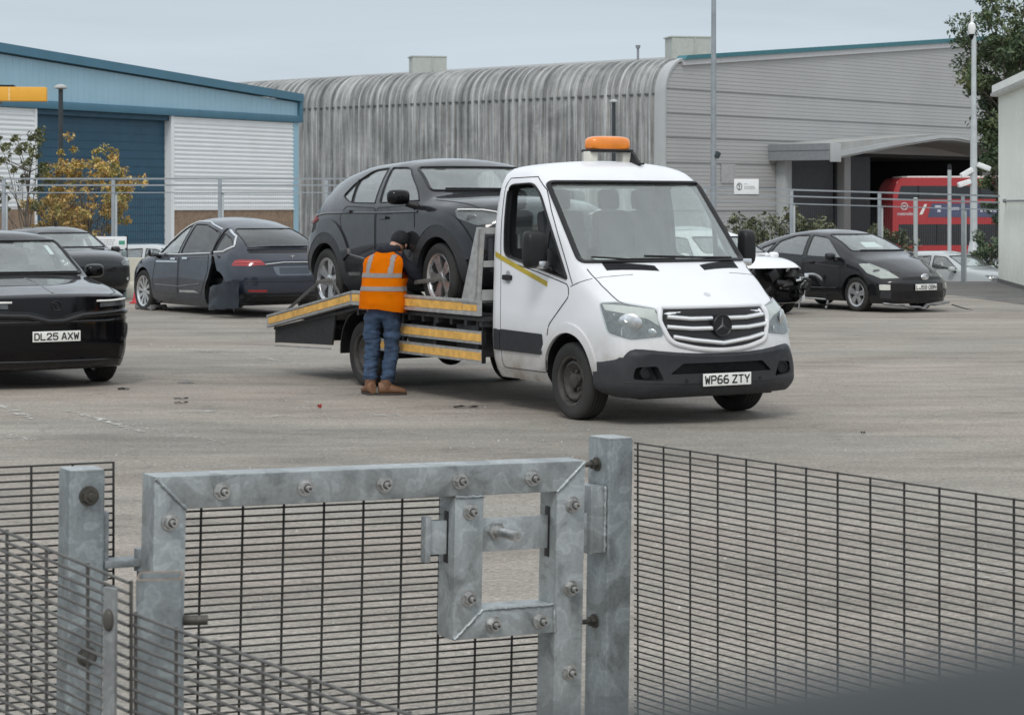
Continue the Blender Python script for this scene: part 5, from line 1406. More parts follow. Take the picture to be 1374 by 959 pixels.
def vest_surface(z0, z1, nz, off, keep=None, n=64):
    bm = BM(); rows = []
    for j in range(nz+1):
        z, cx, cy, hw, hd = vest_pt(z0 + (z1-z0)*j/nz)
        row = []
        for q in vring(z, cx, cy, hw+off, hd+off, n):
            v = Vector(q); nrm = Vector((v.x-cx, v.y-cy, 0)).normalized()
            w_ = .012*mnoise.noise(Vector((v.x*6, v.y*6, v.z*9))) + .010*mnoise.noise(Vector((v.x*15+5, v.y*15, v.z*5)))
            zz = z - .03*(1-(z-.885)/.2)*max(0, v.x/.2) if z < 1.085 else z
            row.append(bm.verts.new(v + nrm*w_ + Vector((0, 0, zz - z))))
        rows.append(row)
    for j in range(nz):
        for k in range(n):
            c = (rows[j][k].co + rows[j+1][(k+1) % n].co)/2
            a = k/n*2*PI
            hole = c.z > 1.20 and abs(math.cos(2*PI*(k+.5)/n)) > .86 and c.z < 1.435
            if hole: continue
            if keep and not keep(c, 2*PI*(k+.5)/n): continue
            bm.faces.new((rows[j][k], rows[j][(k+1) % n], rows[j+1][(k+1) % n], rows[j+1][k]))
    for v in [v for v in bm.verts if not v.link_faces]: bm.verts.remove(v)
    bmesh.ops.solidify(bm, geom=bm.faces[:], thickness=.006)
    return bm
vs = obj('vest', vest_surface(.885, 1.475, 40, .012), VEST, man, smooth=60)
obj('reflective_band', vest_surface(1.07, 1.115, 4, .017), REFLECT, vs, smooth=60)
obj('reflective_band', vest_surface(1.205, 1.25, 4, .017), REFLECT, vs, smooth=60)
for cx in (-.125, .125):
    obj('shoulder_band', vest_surface(1.25, 1.44, 20, .017, keep=lambda c, a, cx=cx: abs(c.x - cx - .12*(c.z-1.3)*(1 if cx < 0 else .5)) < .024, n=128), REFLECT, vs, smooth=60)
for nm, (ax_, ay, ang) in (('l', (-.128, -.02, 40)), ('r', (.072, -.02, -62))):
    bm = BM()
    def sh(L, W_, H, z0):
        rings = []
        for (t, w_, h_) in ((-.10, .7, 1.0), (-.07, .95, 1.15), (0, .95, 1.1), (.07, 1.0, .75), (.13, .98, .6), (.175, .75, .45), (.19, .4, .25)):
            rings.append([bm.verts.new((W_*w_*math.cos(a)*.5, t*L, max(0, z0 + H*h_*(.5+.5*math.sin(a))))) for a in [2*PI*k/14 for k in range(14)]])
        for i in range(len(rings)-1):
            for k in range(14): bm.faces.new((rings[i][k], rings[i][(k+1) % 14], rings[i+1][(k+1) % 14], rings[i+1][k]))
        bm.faces.new(rings[0][::-1]); bm.faces.new(rings[-1])
    sh(1.0, .105, .115, .012)
    cyl(bm, (0, -.015, .07), (0, -.02, .16), .056, .058, 14)
    m4 = Matrix.Translation((ax_, ay, 0)) @ Matrix.Rotation(R(ang), 4, 'Z')
    for v in bm.verts: v.co = m4 @ v.co
    bt_ = obj('boot', bm, LEATHER, man, smooth=50)
    bm = BM(); prism(bm, rpoly([(-.05, -.105), (.05, -.105), (.056, .08), (.03, .195), (-.03, .195), (-.056, .08)], .03), 'z', 0.0, .022)
    for v in bm.verts: v.co = m4 @ v.co
    obj('sole', bm, SOLE, bt_)
# ------------------------------------------------------------------ foreground security gate and mesh fence
GALV = galv_mat('galvanised_steel', (.345, .372, .378))
GALVPOST = galv_mat('galvanised_post_steel', (.275, .308, .32))
WIRE = M('dark_mesh_wire', (.045, .044, .042), .55, .35, var=.3, vscale=30)
WIRELIGHT = M('grey_mesh_wire', (.115, .112, .105), .5, .45, var=.3, vscale=30)
BOLT = M('zinc_bolt', (.50, .50, .49), .3, .8, var=.35, vscale=60)
BOLTDARK = M('weathered_bolt', (.085, .08, .07), .6, .5, var=.35, vscale=60)
RUSTEDGE = M('rusty_cut_edge', (.20, .155, .12), .8, .2, var=.3, vscale=40)

def rhs(bm, c0, c1, w_, d, r=.006, up=(0, -1, 0)):
    """Square tube between two points: w_ across, d deep, rounded edges."""
    c0 = Vector(c0); c1 = Vector(c1); t = (c1-c0).normalized(); n_ = Vector(up); s_ = t.cross(n_).normalized()
    prof = rpoly([(-w_/2, -d/2), (w_/2, -d/2), (w_/2, d/2), (-w_/2, d/2)], r, 3)
    A = [bm.verts.new(c0 + s_*a + n_*b) for a, b in prof]; Bv = [bm.verts.new(c1 + s_*a + n_*b) for a, b in prof]
    m = len(prof)
    for i in range(m): bm.faces.new((A[i], A[(i+1) % m], Bv[(i+1) % m], Bv[i]))
    bm.faces.new(A[::-1]); bm.faces.new(Bv)

def add_bolt(parent, x, y, z, mat_=BOLT, r=.0125, stud=.012, d=Vector((0, -1, 0))):
    bm = BM(); p = Vector((x, y, z)); a, b = frame_of(d)
    ang = rb_.uniform(0, 1); q = math.cos(ang)*a + math.sin(ang)*b
    cyl(bm, p, p + d*.003, r*1.3, n=20)
    A = [p + d*.003 + (math.cos(PI*k/3+ang)*a + math.sin(PI*k/3+ang)*b)*r*.98 for k in range(6)]
    va = [bm.verts.new(v) for v in A]; vb = [bm.verts.new(v + d*.010) for v in A]
    for k in range(6): bm.faces.new((va[k], va[(k+1) % 6], vb[(k+1) % 6], vb[k]))
    bm.faces.new(va[::-1]); bm.faces.new(vb)
    cyl(bm, p + d*.013, p + d*.0134, r*.66, n=14, mi=1)
    cyl(bm, p + d*.0134, p + d*(.013+stud), r*.50, r*.44, 12)
    cyl(bm, p + d*(.0131+stud), p + d*(.0135+stud), r*.24, n=10, mi=1)
    return obj('bolt', bm, [mat_, BOLTDARK], parent, smooth=30)
rb_ = random.Random(2)

def wire_panel(bm, P0, dx, L, zt, zb, pv, ph, rv=.0024, rh=.0020, slope=0., skip=None, depth=None, first=0.):
    """Anti-climb mesh: close horizontal wires and wider spaced verticals behind them."""
    dx = Vector(dx).normalized(); nrm = Vector((-dx.y, dx.x, 0)) if depth is None else depth
    def P(s_, z, o=0.): return Vector((P0[0], P0[1], 0)) + dx*s_ + nrm*o + Vector((0, 0, z + slope*s_))
    def spans(fixed, horiz):
        if not skip: return [(0., 1.)]
        return skip(fixed, horiz)
    z = zt
    while z > zb:
        sp = [(0., L)] if not skip else skip(z, True)
        for a, b in sp:
            if b - a > .002: cyl(bm, P(a, z), P(b, z), rh, n=6)
        z -= ph
    s_ = first
    while s_ <= L + 1e-6:
        sp = [(zb, zt + rh)] if not skip else skip(s_, False)
        for a, b in sp: cyl(bm, P(s_, a, .004), P(s_, b, .004), rv, n=6)
        s_ += pv

# gate leaf
ga = R(28); U_ = Vector((math.cos(ga), math.sin(ga), 0)); N_ = Vector((math.sin(ga), -math.cos(ga), 0))
gate = empty('mesh_gate', Vector((-.651, 3.96, 0)) - U_*.023, ga); gate.rotation_euler = (0, R(1.2), ga)
tag(gate, 'galvanised steel mesh gate with a sliding bolt in a square lock opening', 'gate')
GW, ZT = .897, 1.46
TW, TD = .060, .070
yc = TD/2
def gpoly(name, poly):
    bm = BM(); prism(bm, poly, 'y', 0, TD); bmesh.ops.recalc_face_normals(bm, faces=bm.faces)
    bmesh.ops.bevel(bm, geom=bm.edges[:], offset=.0035, segments=2, affect='EDGES', profile=.6)
    return obj(name, bm, GALV, gate, smooth=40)
gpoly('top_rail', [(0, ZT), (GW, ZT), (GW-.065, ZT-TW), (.062, ZT-TW)])
gpoly('stile', [(0, ZT), (.062, ZT-TW), (.062, .12), (0, .12)])
gpoly('stile', [(GW, ZT), (GW, .12), (GW-.065, .12), (GW-.065, ZT-TW)])
gpoly('bottom_rail', [(.0625, .12), (GW-.0655, .12), (GW-.0655, .18), (.0625, .18)])
gpoly('lock_frame_post', [(.607, ZT-TW-.001), (.670, ZT-TW-.001), (.670, 1.178), (.607, 1.122)])
gpoly('lock_frame_sill', [(.607, 1.122), (.670, 1.178), (.8315, 1.178), (.8315, 1.122)])
def weld(parent, pts, r=.0035, seed=1):
    rr = random.Random(seed); bm = BM(); P = [Vector(p) for p in pts]; out = []
    for i in range(len(P)-1):
        n_ = max(2, int((P[i+1]-P[i]).length/.004))
        for k in range(n_): out.append(P[i].lerp(P[i+1], k/n_) + Vector((rr.uniform(-.0008, .0008), 0, rr.uniform(-.0008, .0008))))
    out.append(P[-1]); tube(bm, out, [r*rr.uniform(.75, 1.25) for _ in out], 6); return obj('weld_bead', bm, GALV, parent, smooth=60)
weld(gate, [(.003, -.001, ZT-.003), (.062, -.001, ZT-TW)], seed=1); weld(gate, [(GW-.003, -.001, ZT-.003), (GW-.065, -.001, ZT-TW)], seed=2)
weld(gate, [(.610, -.001, 1.124), (.670, -.001, 1.178)], seed=3); weld(gate, [(.671, -.001, 1.178), (.83, -.001, 1.178), (.832, -.001, 1.124)], .003, 4); weld(gate, [(.607, -.001, 1.3985), (.670, -.001, 1.3985)], .003, 5)
for x in (.129, .2936, .455, .616, .7755): add_bolt(gate, x, -.0005, ZT-.030)
for x, z in ((.0306, 1.378), (.867, 1.374), (.867, 1.208), (.867, 1.042), (.640, 1.37), (.640, 1.202), (.6945, 1.148), (.7987, 1.148), (.0306, 1.20), (.0306, 1.04)): add_bolt(gate, x, -.0005, z)
def gskip(v, horiz):
    if horiz:
        return [(.045, .645), (.845, .87)] if v > 1.15 else [(.045, .87)]
    return [(.14, 1.435)] if not (.66 < v < .85) else [(.14, 1.14)]
bm = BM(); wire_panel(bm, (0, TD+.003), (1, 0, 0), GW, 1.412, .14, .0825, .0135, skip=gskip, first=.118); obj('mesh_infill', bm, WIRE, gate, smooth=60)
# sliding bolt
bm = BM(); box(bm, (.738, .036, 1.3175), (.364, .008, .065), bev=.001); sl = obj('slide_bar', bm, galv_mat('slide_bar_steel', (.42, .45, .46)), gate)
bm = BM(); box(bm, (.560, .030, 1.316), (.012, .022, .088), bev=.002); obj('end_plate', bm, GALV, sl)
bm = BM(); cyl(bm, (.712, .032, 1.325), (.712, .020, 1.325), .018, n=6); cyl(bm, (.712, .022, 1.325), (.712, -.062, 1.325), .0095, n=16); obj('handle_pin', bm, BOLT, sl)
bm = BM(); cyl(bm, (.676, .0315, 1.300), (.676, .030, 1.300), .006, n=12); obj('padlock_hole', bm, BLACK, sl)
for x in (.8315, .6068):
    bm = BM(); box(bm, (x, .036, 1.318), (.0022, .018, .10), bev=.0005); obj('bar_slot', bm, BLACK, gate)

# latch post (right) with keeper
pa = R(33); PR = Vector((.197, 4.47, 0)); ux = Vector((math.cos(pa), math.sin(pa), 0)); uy = Vector((-math.sin(pa), math.cos(pa), 0))
post_r = empty('fence_post', PR - ux*.028, pa); post_r.rotation_euler = (0, R(1.1), pa)
tag(post_r, 'galvanised post with the latch keeper at the right of the gate', 'fence post', 'galvanised posts of the near fence')
bm = BM(); rhs(bm, (.031, .0375, 0), (.031, .0375, 1.472), .062, .075, .006); obj('post_tube', bm, GALVPOST, post_r, smooth=40)
kp = BM(); box(kp, (-.022, .038, 1.312), (.030, .070, .135), bev=.002); box(kp, (-.0395, .030, 1.312), (.006, .060, .137), bev=.001); kpo = obj('latch_keeper', kp, GALV, post_r)
bm = BM(); box(bm, (-.0435, .034, 1.312), (.002, .020, .10), bev=.0005); obj('keeper_slot', bm, BLACK, kpo)
weld(post_r, [(-.006, .002, 1.245), (-.006, .002, 1.379)], .0035, 8)
for z in (1.42, 1.10): add_bolt(post_r, -.0005, .040, z, BOLTDARK, .011, .028, Vector((-1, 0, 0)))
bm = BM(); rhs(bm, (.031, .0375, 1.4725), (.031, .0375, 1.4755), .060, .073, .006); obj('post_cap', bm, GALV, post_r)

# hinge post (left)
PA = Vector((-.795, 3.96, 0))
post_a = empty('fence_post', PA - U_*.02, ga); post_a.rotation_euler = (0, R(.7), ga)
tag(post_a, 'galvanised post that carries the hinge bracket at the left of the gate', 'fence post', 'galvanised posts of the near fence')
bm = BM(); rhs(bm, (.0335, .035, 0), (.0335, .035, 1.468), .067, .070, .006); obj('post_tube', bm, GALVPOST, post_a, smooth=40)
bm = BM(); rhs(bm, (.0335, .035, 1.4685), (.0335, .035, 1.4715), .064, .068, .006); obj('post_cap', bm, GALV, post_a)
for z in (1.425, 1.135): add_bolt(post_a, .036, -.0005, z, BOLTDARK, .014, .008)
bm = BM(); box(bm, (.073, .035, 1.33), (.010, .050, .125), bev=.002); box(bm, (.105, .020, 1.298), (.075, .045, .014), bev=.003); cyl(bm, (.145, .014, 1.282), (.145, .014, 1.322), .017, n=16); cyl(bm, (.145, .014, 1.270), (.145, .014, 1.283), .012, n=16)
obj('hinge_bracket', bm, galv_mat('hinge_steel', (.22, .24, .25)), post_a)

# far left mesh panel behind the hinge post, right hand mesh panel, near mesh panels
pl_dir = Vector((-.92, -.39, 0))
bm = BM(); wire_panel(bm, (-.745, 4.105), pl_dir, 1.35, 1.470, .10, .0762, .0135, first=0.)
tag(obj('anti_climb_fence', bm, WIRE, None, smooth=60), 'dark wire mesh panel fixed behind the hinge post at the far left', 'fence panel', 'anti-climb mesh panels of the near fence')
bm = BM(); wire_panel(bm, (.2535, 4.55), (.60, -.894, 0), 1.62, 1.458, .10, .0868, .0130, rv=.0022, rh=.0017, first=.006)
tag(obj('anti_climb_fence', bm, WIRE, None, smooth=60), 'dark wire mesh panel running from the latch post to the right edge', 'fence panel', 'anti-climb mesh panels of the near fence')
d45 = Vector((.7071, -.7071, 0))
def near_pt(t): return (-.533 + .7071*t, 2.68 - .7071*t)
p0 = near_pt(-.62)
bm = BM(); wire_panel(bm, p0, d45, .733, 1.537+.119*(.62-.168), .25, .0900, .0127, rv=.0023, rh=.0020, slope=-.119, first=.012)
tag(obj('anti_climb_fence', bm, WIRELIGHT, None, smooth=60), 'near grey wire mesh panel ending at the flat clamp bar, lower left', 'fence panel', 'anti-climb mesh panels of the near fence')
p1 = near_pt(.121)
bm = BM(); wire_panel(bm, p1, d45, 1.05, 1.468, .25, .0800, .0127, rv=.0023, rh=.0020, slope=-.082, first=0.)
tag(obj('anti_climb_fence', bm, WIRELIGHT, None, smooth=60), 'nearest grey wire mesh panel sloping down across the gate foot', 'fence panel', 'anti-climb mesh panels of the near fence')
# near post behind them, cut open at the top, with the clamp bar
PN = at(182, 782, 2.735); PN.z = 0
post_n = empty('fence_post', PN, R(6)); tag(post_n, 'open-topped galvanised post in front of the gate stile, nearest the camera', 'fence post', 'galvanised posts of the near fence')
zt = 1.483
bm = BM(); pf = rpoly([(0, 0), (.057, 0), (.057, .06), (0, .06)], .006, 3); pi_ = [(.0285 + (a-.0285)*.88, .03 + (b-.03)*.88) for a, b in pf]
m = len(pf); rings = []
for pr, z in ((pf, 0), (pf, zt), (pi_, zt), (pi_, zt-.4)):
    rings.append([bm.verts.new((a, b, z)) for a, b in pr])
for i in range(3):
    for k in range(m): bm.faces.new((rings[i][k], rings[i][(k+1) % m], rings[i+1][(k+1) % m], rings[i+1][k]))
bm.faces.new(rings[3]); bm.faces.new(rings[0][::-1]); obj('post_tube', bm, GALVPOST, post_n, smooth=40)
bm = BM(); rm = [(a, b) for a, b in pf]; tube(bm, [(a, b, zt) for a, b in [(.0285+(q[0]-.0285)*.94,   .03+(q[1]-.03)*.94) for q in pf]], .0016, 6, True); obj('cut_rim', bm, RUSTEDGE, post_n)
bm = BM(); cyl(bm, (.05, .03, 1.427), (.088, .03, 1.427), .0065, n=12); obj('bolt', bm, BOLTDARK, post_n)
q = at(151, 785, 2.60); cb_ = BM()
box(cb_, (0, 0, 1.0), (.021, .005, 1.0), bev=.001); clamp = obj('clamp_bar', cb_, galv_mat('clamp_steel', (.24, .245, .245)), None)
clamp.location = (q.x, q.y-.012, 0); clamp.rotation_euler = (0, R(.8), R(-40)); tag(clamp, 'flat steel clamp bar holding the near mesh panel to its post', 'clamp bar')
for v in clamp.data.vertices: v.co.x -= .0209
bm = BM(); bmesh.ops.create_uvsphere(bm, u_segments=14, v_segments=8, radius=.009, matrix=Matrix.Translation((-.0209, -.003, 1.462)) @ Matrix.Diagonal((1, .6, 1.5, 1))); obj('clamp_bolt', bm, BOLTDARK, clamp)
# ------------------------------------------------------------------ ground
LOWZ = -.72
def asphalt(name, a=(.222, .203, .179), b=(.352, .322, .286), dark=.6, scale=1.0):
    m, nt, bs = new_mat(name)
    v = coords(nt, world=True)
    big = noise(nt, coords(nt, (.10, .32, 1), True), 1.0, 5, .6, .6)
    mid = noise(nt, coords(nt, (.5, 1.6, 1), True), 1.0, 6, .65, .3)
    fine = noise(nt, v, 34, 5, .75)
    grit = noise(nt, v, 150, 2, .6)
    col = ramp(nt, big, [(.36, tuple(x*.88 for x in a)), (.5, tuple((x+y)/2 for x, y in zip(a, b))), (.68, b)])
    col = mixc(nt, .55, col, ramp(nt, mid, [(.34, tuple(x*.78 for x in a)), (.66, b)]))
    col = mixc(nt, .55, col, ramp(nt, fine, [(.34, .18), (.5, .5), (.66, .84)]), 'OVERLAY')
    sp = noise(nt, coords(nt, (1, 2.2, 1), True), 9, 6, .8)
    col = mixc(nt, .28, col, ramp(nt, sp, [(.36, .22), (.5, .5), (.64, .80)]), 'OVERLAY')
    col = mixc(nt, .5, col, ramp(nt, grit, [(.30, .25), (.70, .78)]), 'OVERLAY')
    # worn-in tyre tracks and oil patches
    st = noise(nt, coords(nt, (.16, 2.6, 1), True), 1.0, 6, .7, 1.2)
    col = mixc(nt, ramp(nt, st, [(.62, 0.), (.74, .30)]), col, tuple(x*.55 for x in a))
    oil = noise(nt, coords(nt, (.7, 1.1, 1), True), .9, 6, .7, .5)
    col = mixc(nt, ramp(nt, oil, [(.58, 0.), (.70, .52)]), col, tuple(x*.48 for x in a))
    # reddish / greenish drift in the old surface
    hue = noise(nt, coords(nt, (.2, .5, 1), True), .6, 4, .6)
    col = mixc(nt, .35, col, ramp(nt, hue, [(.38, (.44, .47, .46)), (.62, (.56, .50, .47))]), 'OVERLAY')
    # pale dust streaks and fine cracks
    pale = noise(nt, coords(nt, (.55, 4.2, 1), True), 1.1, 6, .75, .8)
    col = mixc(nt, ramp(nt, pale, [(.66, 0.), (.76, .42)]), col, tuple(min(1, x*1.6) for x in b))
    vo = nt.nodes.new('ShaderNodeTexVoronoi'); vo.feature = 'DISTANCE_TO_EDGE'; vo.inputs['Scale'].default_value = .38
    wv = nt.nodes.new('ShaderNodeVectorMath'); wv.operation = 'ADD'
    nz = nt.nodes.new('ShaderNodeTexNoise'); nz.inputs['Scale'].default_value = 1.3; nz.inputs['Detail'].default_value = 6; nt.links.new(v, nz.inputs['Vector'])
    nt.links.new(v, wv.inputs[0]); nt.links.new(nz.outputs['Color'], wv.inputs[1]); nt.links.new(wv.outputs[0], vo.inputs['Vector'])
    col = mixc(nt, ramp(nt, vo.outputs['Distance'], [(.0, .22), (.010, 0.)]), col, tuple(x*.35 for x in a))
    nt.links.new(col, bs.inputs['Base Color'])
    bs.inputs['Roughness'].default_value = .88; bs.inputs['Specular IOR Level'].default_value = .3
    h = math_n(nt, 'ADD', math_n(nt, 'MULTIPLY', fine, .6), grit)
    bump(nt, bs, h, .45, .012)
    return m
ASPH = asphalt('worn_pale_tarmac')
bm = BM()
rows = [(-80, 0), (0, 0), (20, 0), (40, 0), (56.2, 0), (57.8, LOWZ), (90, LOWZ), (300, LOWZ), (2600, LOWZ)]
cols = [-2600, -60, 0, 60, 2600]
vv = [[bm.verts.new((x, y, z)) for x in cols] for y, z in rows]
for i in range(len(rows)-1):
    for k in range(len(cols)-1): bm.faces.new((vv[i][k], vv[i][k+1], vv[i+1][k+1], vv[i+1][k]))
tag(obj('ground', bm, ASPH, None, smooth=0), kind='structure')
DARKTAR = asphalt('newer_dark_tarmac', (.115, .112, .107), (.18, .174, .166))
def gp(px, py):
    Yd = 2950*CAMZ/(py-275); return Vector(((px-687)/2950*Yd, Yd, 0))
def sheet(name, pts, mat_, z, kind='structure'):
    bm = BM(); bm.faces.new([bm.verts.new((p[0], p[1], z)) for p in pts]); o = obj(name, bm, mat_, None, smooth=0); tag(o, kind=kind); return o
sheet('tarmac_strip', [gp(1232, 394), gp(1280, 396), gp(1374, 409), gp(1480, 420), (16.5, 56.0), (9.8, 56.0)], DARKTAR, .004)
WORNWHITE = M('worn_white_paint', (.50, .49, .455), .8, var=.25, vscale=9)
bm = BM(); rr = random.Random(21)
def flakes(bm, p, q, n, wid, s0, s1):
    for k in range(int(n*.9)):
        s0, s1 = s0*1., s1*1.
        t = rr.random(); c = Vector(p).lerp(Vector(q), t) + Vector((rr.gauss(0, wid*.4), rr.gauss(0, wid), 0))
        a0 = rr.uniform(0, 6.28); m_ = rr.randint(4, 6); s_ = rr.uniform(s0, s1)*.62; st = rr.uniform(1, 2.6)
        d = (Vector(q)-Vector(p)).normalized() if rr.random() < .7 else Vector((1, 0, 0))
        e = Vector((-d.y, d.x, 0))
        vs = []
        for i in range(m_):
            a = a0 + 2*PI*i/m_; r_ = s_*rr.uniform(.5, 1.1); vs.append(bm.verts.new((c.x + d.x*r_*math.cos(a)*st + e.x*r_*math.sin(a), c.y + d.y*r_*math.cos(a)*st + e.y*r_*math.sin(a), .0045 + rr.random()*.001)))
        try: bm.faces.new(vs)
        except ValueError: pass
for (a, b, n, wd, s0, s1) in (((-10, 541), (48, 563), 60, .05, .012, .06), ((-20, 580), (40, 590), 26, .06, .01, .04), ((86, 549), (190, 579), 80, .04, .01, .05), ((150, 566), (300, 596), 46, .08, .008, .03),
                              ((240, 553), (296, 551), 40, .04, .01, .04), ((336, 560), (392, 558), 26, .03, .01, .035), ((400, 548), (450, 562), 26, .12, .008, .03), ((470, 556), (620, 560), 60, .07, .008, .032), ((590, 548), (640, 556), 16, .06, .01, .03),
                              ((200, 462), (400, 487), 60, .04, .01, .05), ((300, 471), (470, 500), 40, .04, .01, .04), ((380, 566), (560, 580), 20, .16, .006, .02), ((330, 535), (420, 545), 16, .2, .006, .022), ((200, 624), (330, 628), 26, .06, .005, .02), ((900, 700), (1374, 760), 60, .3, .006, .03), ((250, 700), (700, 800), 40, .5, .004, .015)):
    flakes(bm, gp(*a), gp(*b), n, wd, s0, s1)
tag(obj('paint_remnants', bm, WORNWHITE, None, smooth=0), kind='structure')
# long faint worn bay lines
bm = BM()
for a, b, w_ in (((1262, 397), (1322, 400), .10),):
    p = gp(*a); q = gp(*b); d = (q-p).normalized(); e = Vector((-d.y, d.x, 0)); L = (q-p).length; s_ = 0
    while s_ < L:
        l_ = rr.uniform(.12, .6) if w_ < .1 else L
        if rr.random() < .42 or w_ >= .1:
            vs = [p + d*s_ + e*w_*.5, p + d*s_ - e*w_*.5*rr.uniform(.3, 1), p + d*min(L, s_+l_) - e*w_*.5, p + d*min(L, s_+l_) + e*w_*.5*rr.uniform(.3, 1)]
            bm.faces.new([bm.verts.new((v.x, v.y, .0082)) for v in vs])
        s_ += l_ + rr.uniform(.05, .3)
tag(obj('bay_lines', bm, WORNWHITE, None, smooth=0), kind='structure')
# crumbs of broken glass and grit: nobody could count them
bm = BM()
for k in range(420):
    p = gp(rr.uniform(-20, 1390), 500 + 380*rr.random()**1.6); s_ = rr.uniform(.003, .010)
    bmesh.ops.create_cone(bm, cap_ends=True, segments=4, radius1=s_, radius2=s_*.4, depth=s_*1.1, matrix=Matrix.Translation((p.x, p.y, s_*.45)) @ Matrix.Rotation(rr.uniform(0, 6), 4, 'Z'))
tag(obj('grit', bm, M('pale_grit', (.40, .385, .36), .8, var=.5, vscale=3), None, smooth=0), kind='stuff')
# single scraps
def scrap(px, py, L, W_, mat_, label, name='plastic_scrap', cat='scrap', rz=0., h=.03, group=None):
    p = gp(px, py); bm = BM(); r2 = random.Random(int(px))
    n_ = 7; top = []; bot = []
    for i in range(n_):
        t = i/(n_-1.)-.5; top.append(bm.verts.new((t*L, W_*(.5+r2.uniform(-.2, .2)), h*r2.uniform(.3, 1)))); bot.append(bm.verts.new((t*L, -W_*(.5+r2.uniform(-.2, .2)), h*r2.uniform(.05, .5))))
    for i in range(n_-1): bm.faces.new((top[i], top[i+1], bot[i+1], bot[i]))
    bmesh.ops.solidify(bm, geom=bm.faces[:], thickness=.006)
    for v in bm.verts: v.co.z = max(.006, v.co.z + .006)
    o = obj(name, bm, mat_, None, smooth=0); o.location = p; o.rotation_euler = (0, 0, rz); o.scale = (.78, .78, .7); tag(o, label, cat, group); return o
scrap(166, 523, .16, .07, BLACK, 'black scrap lying on the ground in front of the black SUV')
scrap(243, 536, .18, .06, BLACK, 'upper of two dark slivers on the open ground right of the SUV')
scrap(243, 541.5, .17, .05, BLACK, 'lower of two dark slivers on the open ground right of the SUV')
scrap(428, 548, .07, .06, M('red_lamp_shard', (.42, .04, .03), .3, var=.3), 'small red lamp shard on the ground left of the boots', h=.06)
scrap(625, 547, .30, .05, BLACK, 'thin dark strip lying in the shadow beside the truck', rz=.1)
scrap(250, 514, .22, .10, M('grey_scrap', (.35, .35, .34), .7), 'grey scrap on the ground between the SUV and the ramp')
scrap(1158, 582, .05, .04, BLACK, 'little black lump on bare ground right of the truck', h=.03)
scrap(342, 770, .055, .02, BLACK, 'small black shard seen through the gate mesh', h=.012)

# ------------------------------------------------------------------ blue warehouse
BLUELT = M('light_blue_cladding', (.30, .47, .57), .5, var=.05, vscale=.5, bmp=.0)
BLUEMID = M('mid_blue_trim', (.06, .165, .235), .45, var=.08, vscale=1.0)
BLUEDK = M('dark_blue_door', (.016, .070, .118), .5, var=.10, vscale=.8)
SILVERCLAD = M('silver_corrugated_cladding', (.78, .80, .81), .42, .1, var=.04, vscale=.6)
def brick_mat(name, c1, c2, mortar, sc=4.5):
    m, nt, b = new_mat(name)
    g = nt.nodes.new('ShaderNodeTexCoord'); mp = nt.nodes.new('ShaderNodeMapping'); mp.inputs['Rotation'].default_value = (R(90), 0, 0)
    nt.links.new(g.outputs['Object'], mp.inputs['Vector'])
    t = nt.nodes.new('ShaderNodeTexBrick'); t.inputs['Scale'].default_value = sc
    for k, c in (('Color1', c1), ('Color2', c2), ('Mortar', mortar)): t.inputs[k].default_value = c4(c)
    t.inputs['Mortar Size'].default_value = .015
    nt.links.new(mp.outputs['Vector'], t.inputs['Vector'])
    n_ = noise(nt, coords(nt), 2.5, 5, .6)
    nt.links.new(mixc(nt, .4, t.outputs['Color'], ramp(nt, n_, [(.3, .3), (.7, .7)]), 'OVERLAY'), b.inputs['Base Color'])
    b.inputs['Roughness'].default_value = .9
    return m
BRICK = brick_mat('buff_brown_brick', (.21, .135, .085), (.29, .19, .12), (.25, .23, .20))
W0 = Vector((-17.5, 75, 0)); W1 = Vector((-8.76, 90, 0)); wd = (W1-W0).normalized(); WL = (W1-W0).length
blue = empty('blue_warehouse', (W1.x, W1.y, LOWZ), math.atan2(-wd.y, -wd.x))
# local: x runs from the right hand corner back towards the left, outward face is +y
tag(blue, 'light blue gabled warehouse with dark blue roller door and silver cladding at the left', 'building')
Lw = WL + 11.5
def zr(x): return 7.22 - .08 + (x/WL)*.98     # roof line above the low ground
def bl_px(px):                                # distance along the wall of a picture column
    r_ = (px-687)/2950.
    return ((r_*W1.y - W1.x)/(-wd.x + r_*wd.y))
zb_ = 5.37 - LOWZ                             # band level
xs_d0, xs_d1 = bl_px(232), bl_px(46)
FL = 1
def wallbox(name, x0, x1, z0, z1, y0, y1, mat_, parent=blue, bev=0):
    bm = BM(); box(bm, ((x0+x1)/2, (y0+y1)/2, (z0+z1)/2), (abs(x1-x0), abs(y1-y0), z1-z0), bev=bev); return obj(name, bm, mat_, parent)
sgn = 1
# which local side faces the camera
ly = Vector((math.sin(math.atan2(wd.y, wd.x)), -math.cos(math.atan2(wd.y, wd.x)), 0))
bm = BM(); prism(bm, [(0.02, zb_+.22), (Lw, zb_+.22), (Lw, zr(Lw)-.30), (0.02, zr(0)-.30)], 'y', -.10, .02)
n_r = int(Lw/.33)
gpanel = obj('gable_cladding', bm, BLUELT, blue)
bm = BM()
for k in range(n_r):
    x = .2 + k*.33
    zt_ = zr(x)-.34
    box(bm, (x, .022, (zb_+.24+zt_)/2), (.03, .008, zt_-zb_-.24))
obj('cladding_rib', bm, BLUELT, gpanel)
wallbox('fascia_band', -.06, Lw, zb_-.06, zb_+.22, -.1, .14, BLUEMID, bev=.02)
bm = BM(); prism(bm, [(-.10, zr(0)-.25), (Lw, zr(Lw)-.25), (Lw, zr(Lw)+.06), (-.10, zr(0)+.06)], 'y', -.1, .22); obj('verge_trim', bm, BLUEMID, blue)
bm = BM(); box(bm, (-.05, .02, (zb_+zr(0))/2), (.22, .26, zr(0)-zb_+.1), bev=.02); obj('corner_trim', bm, BLUEMID, blue)
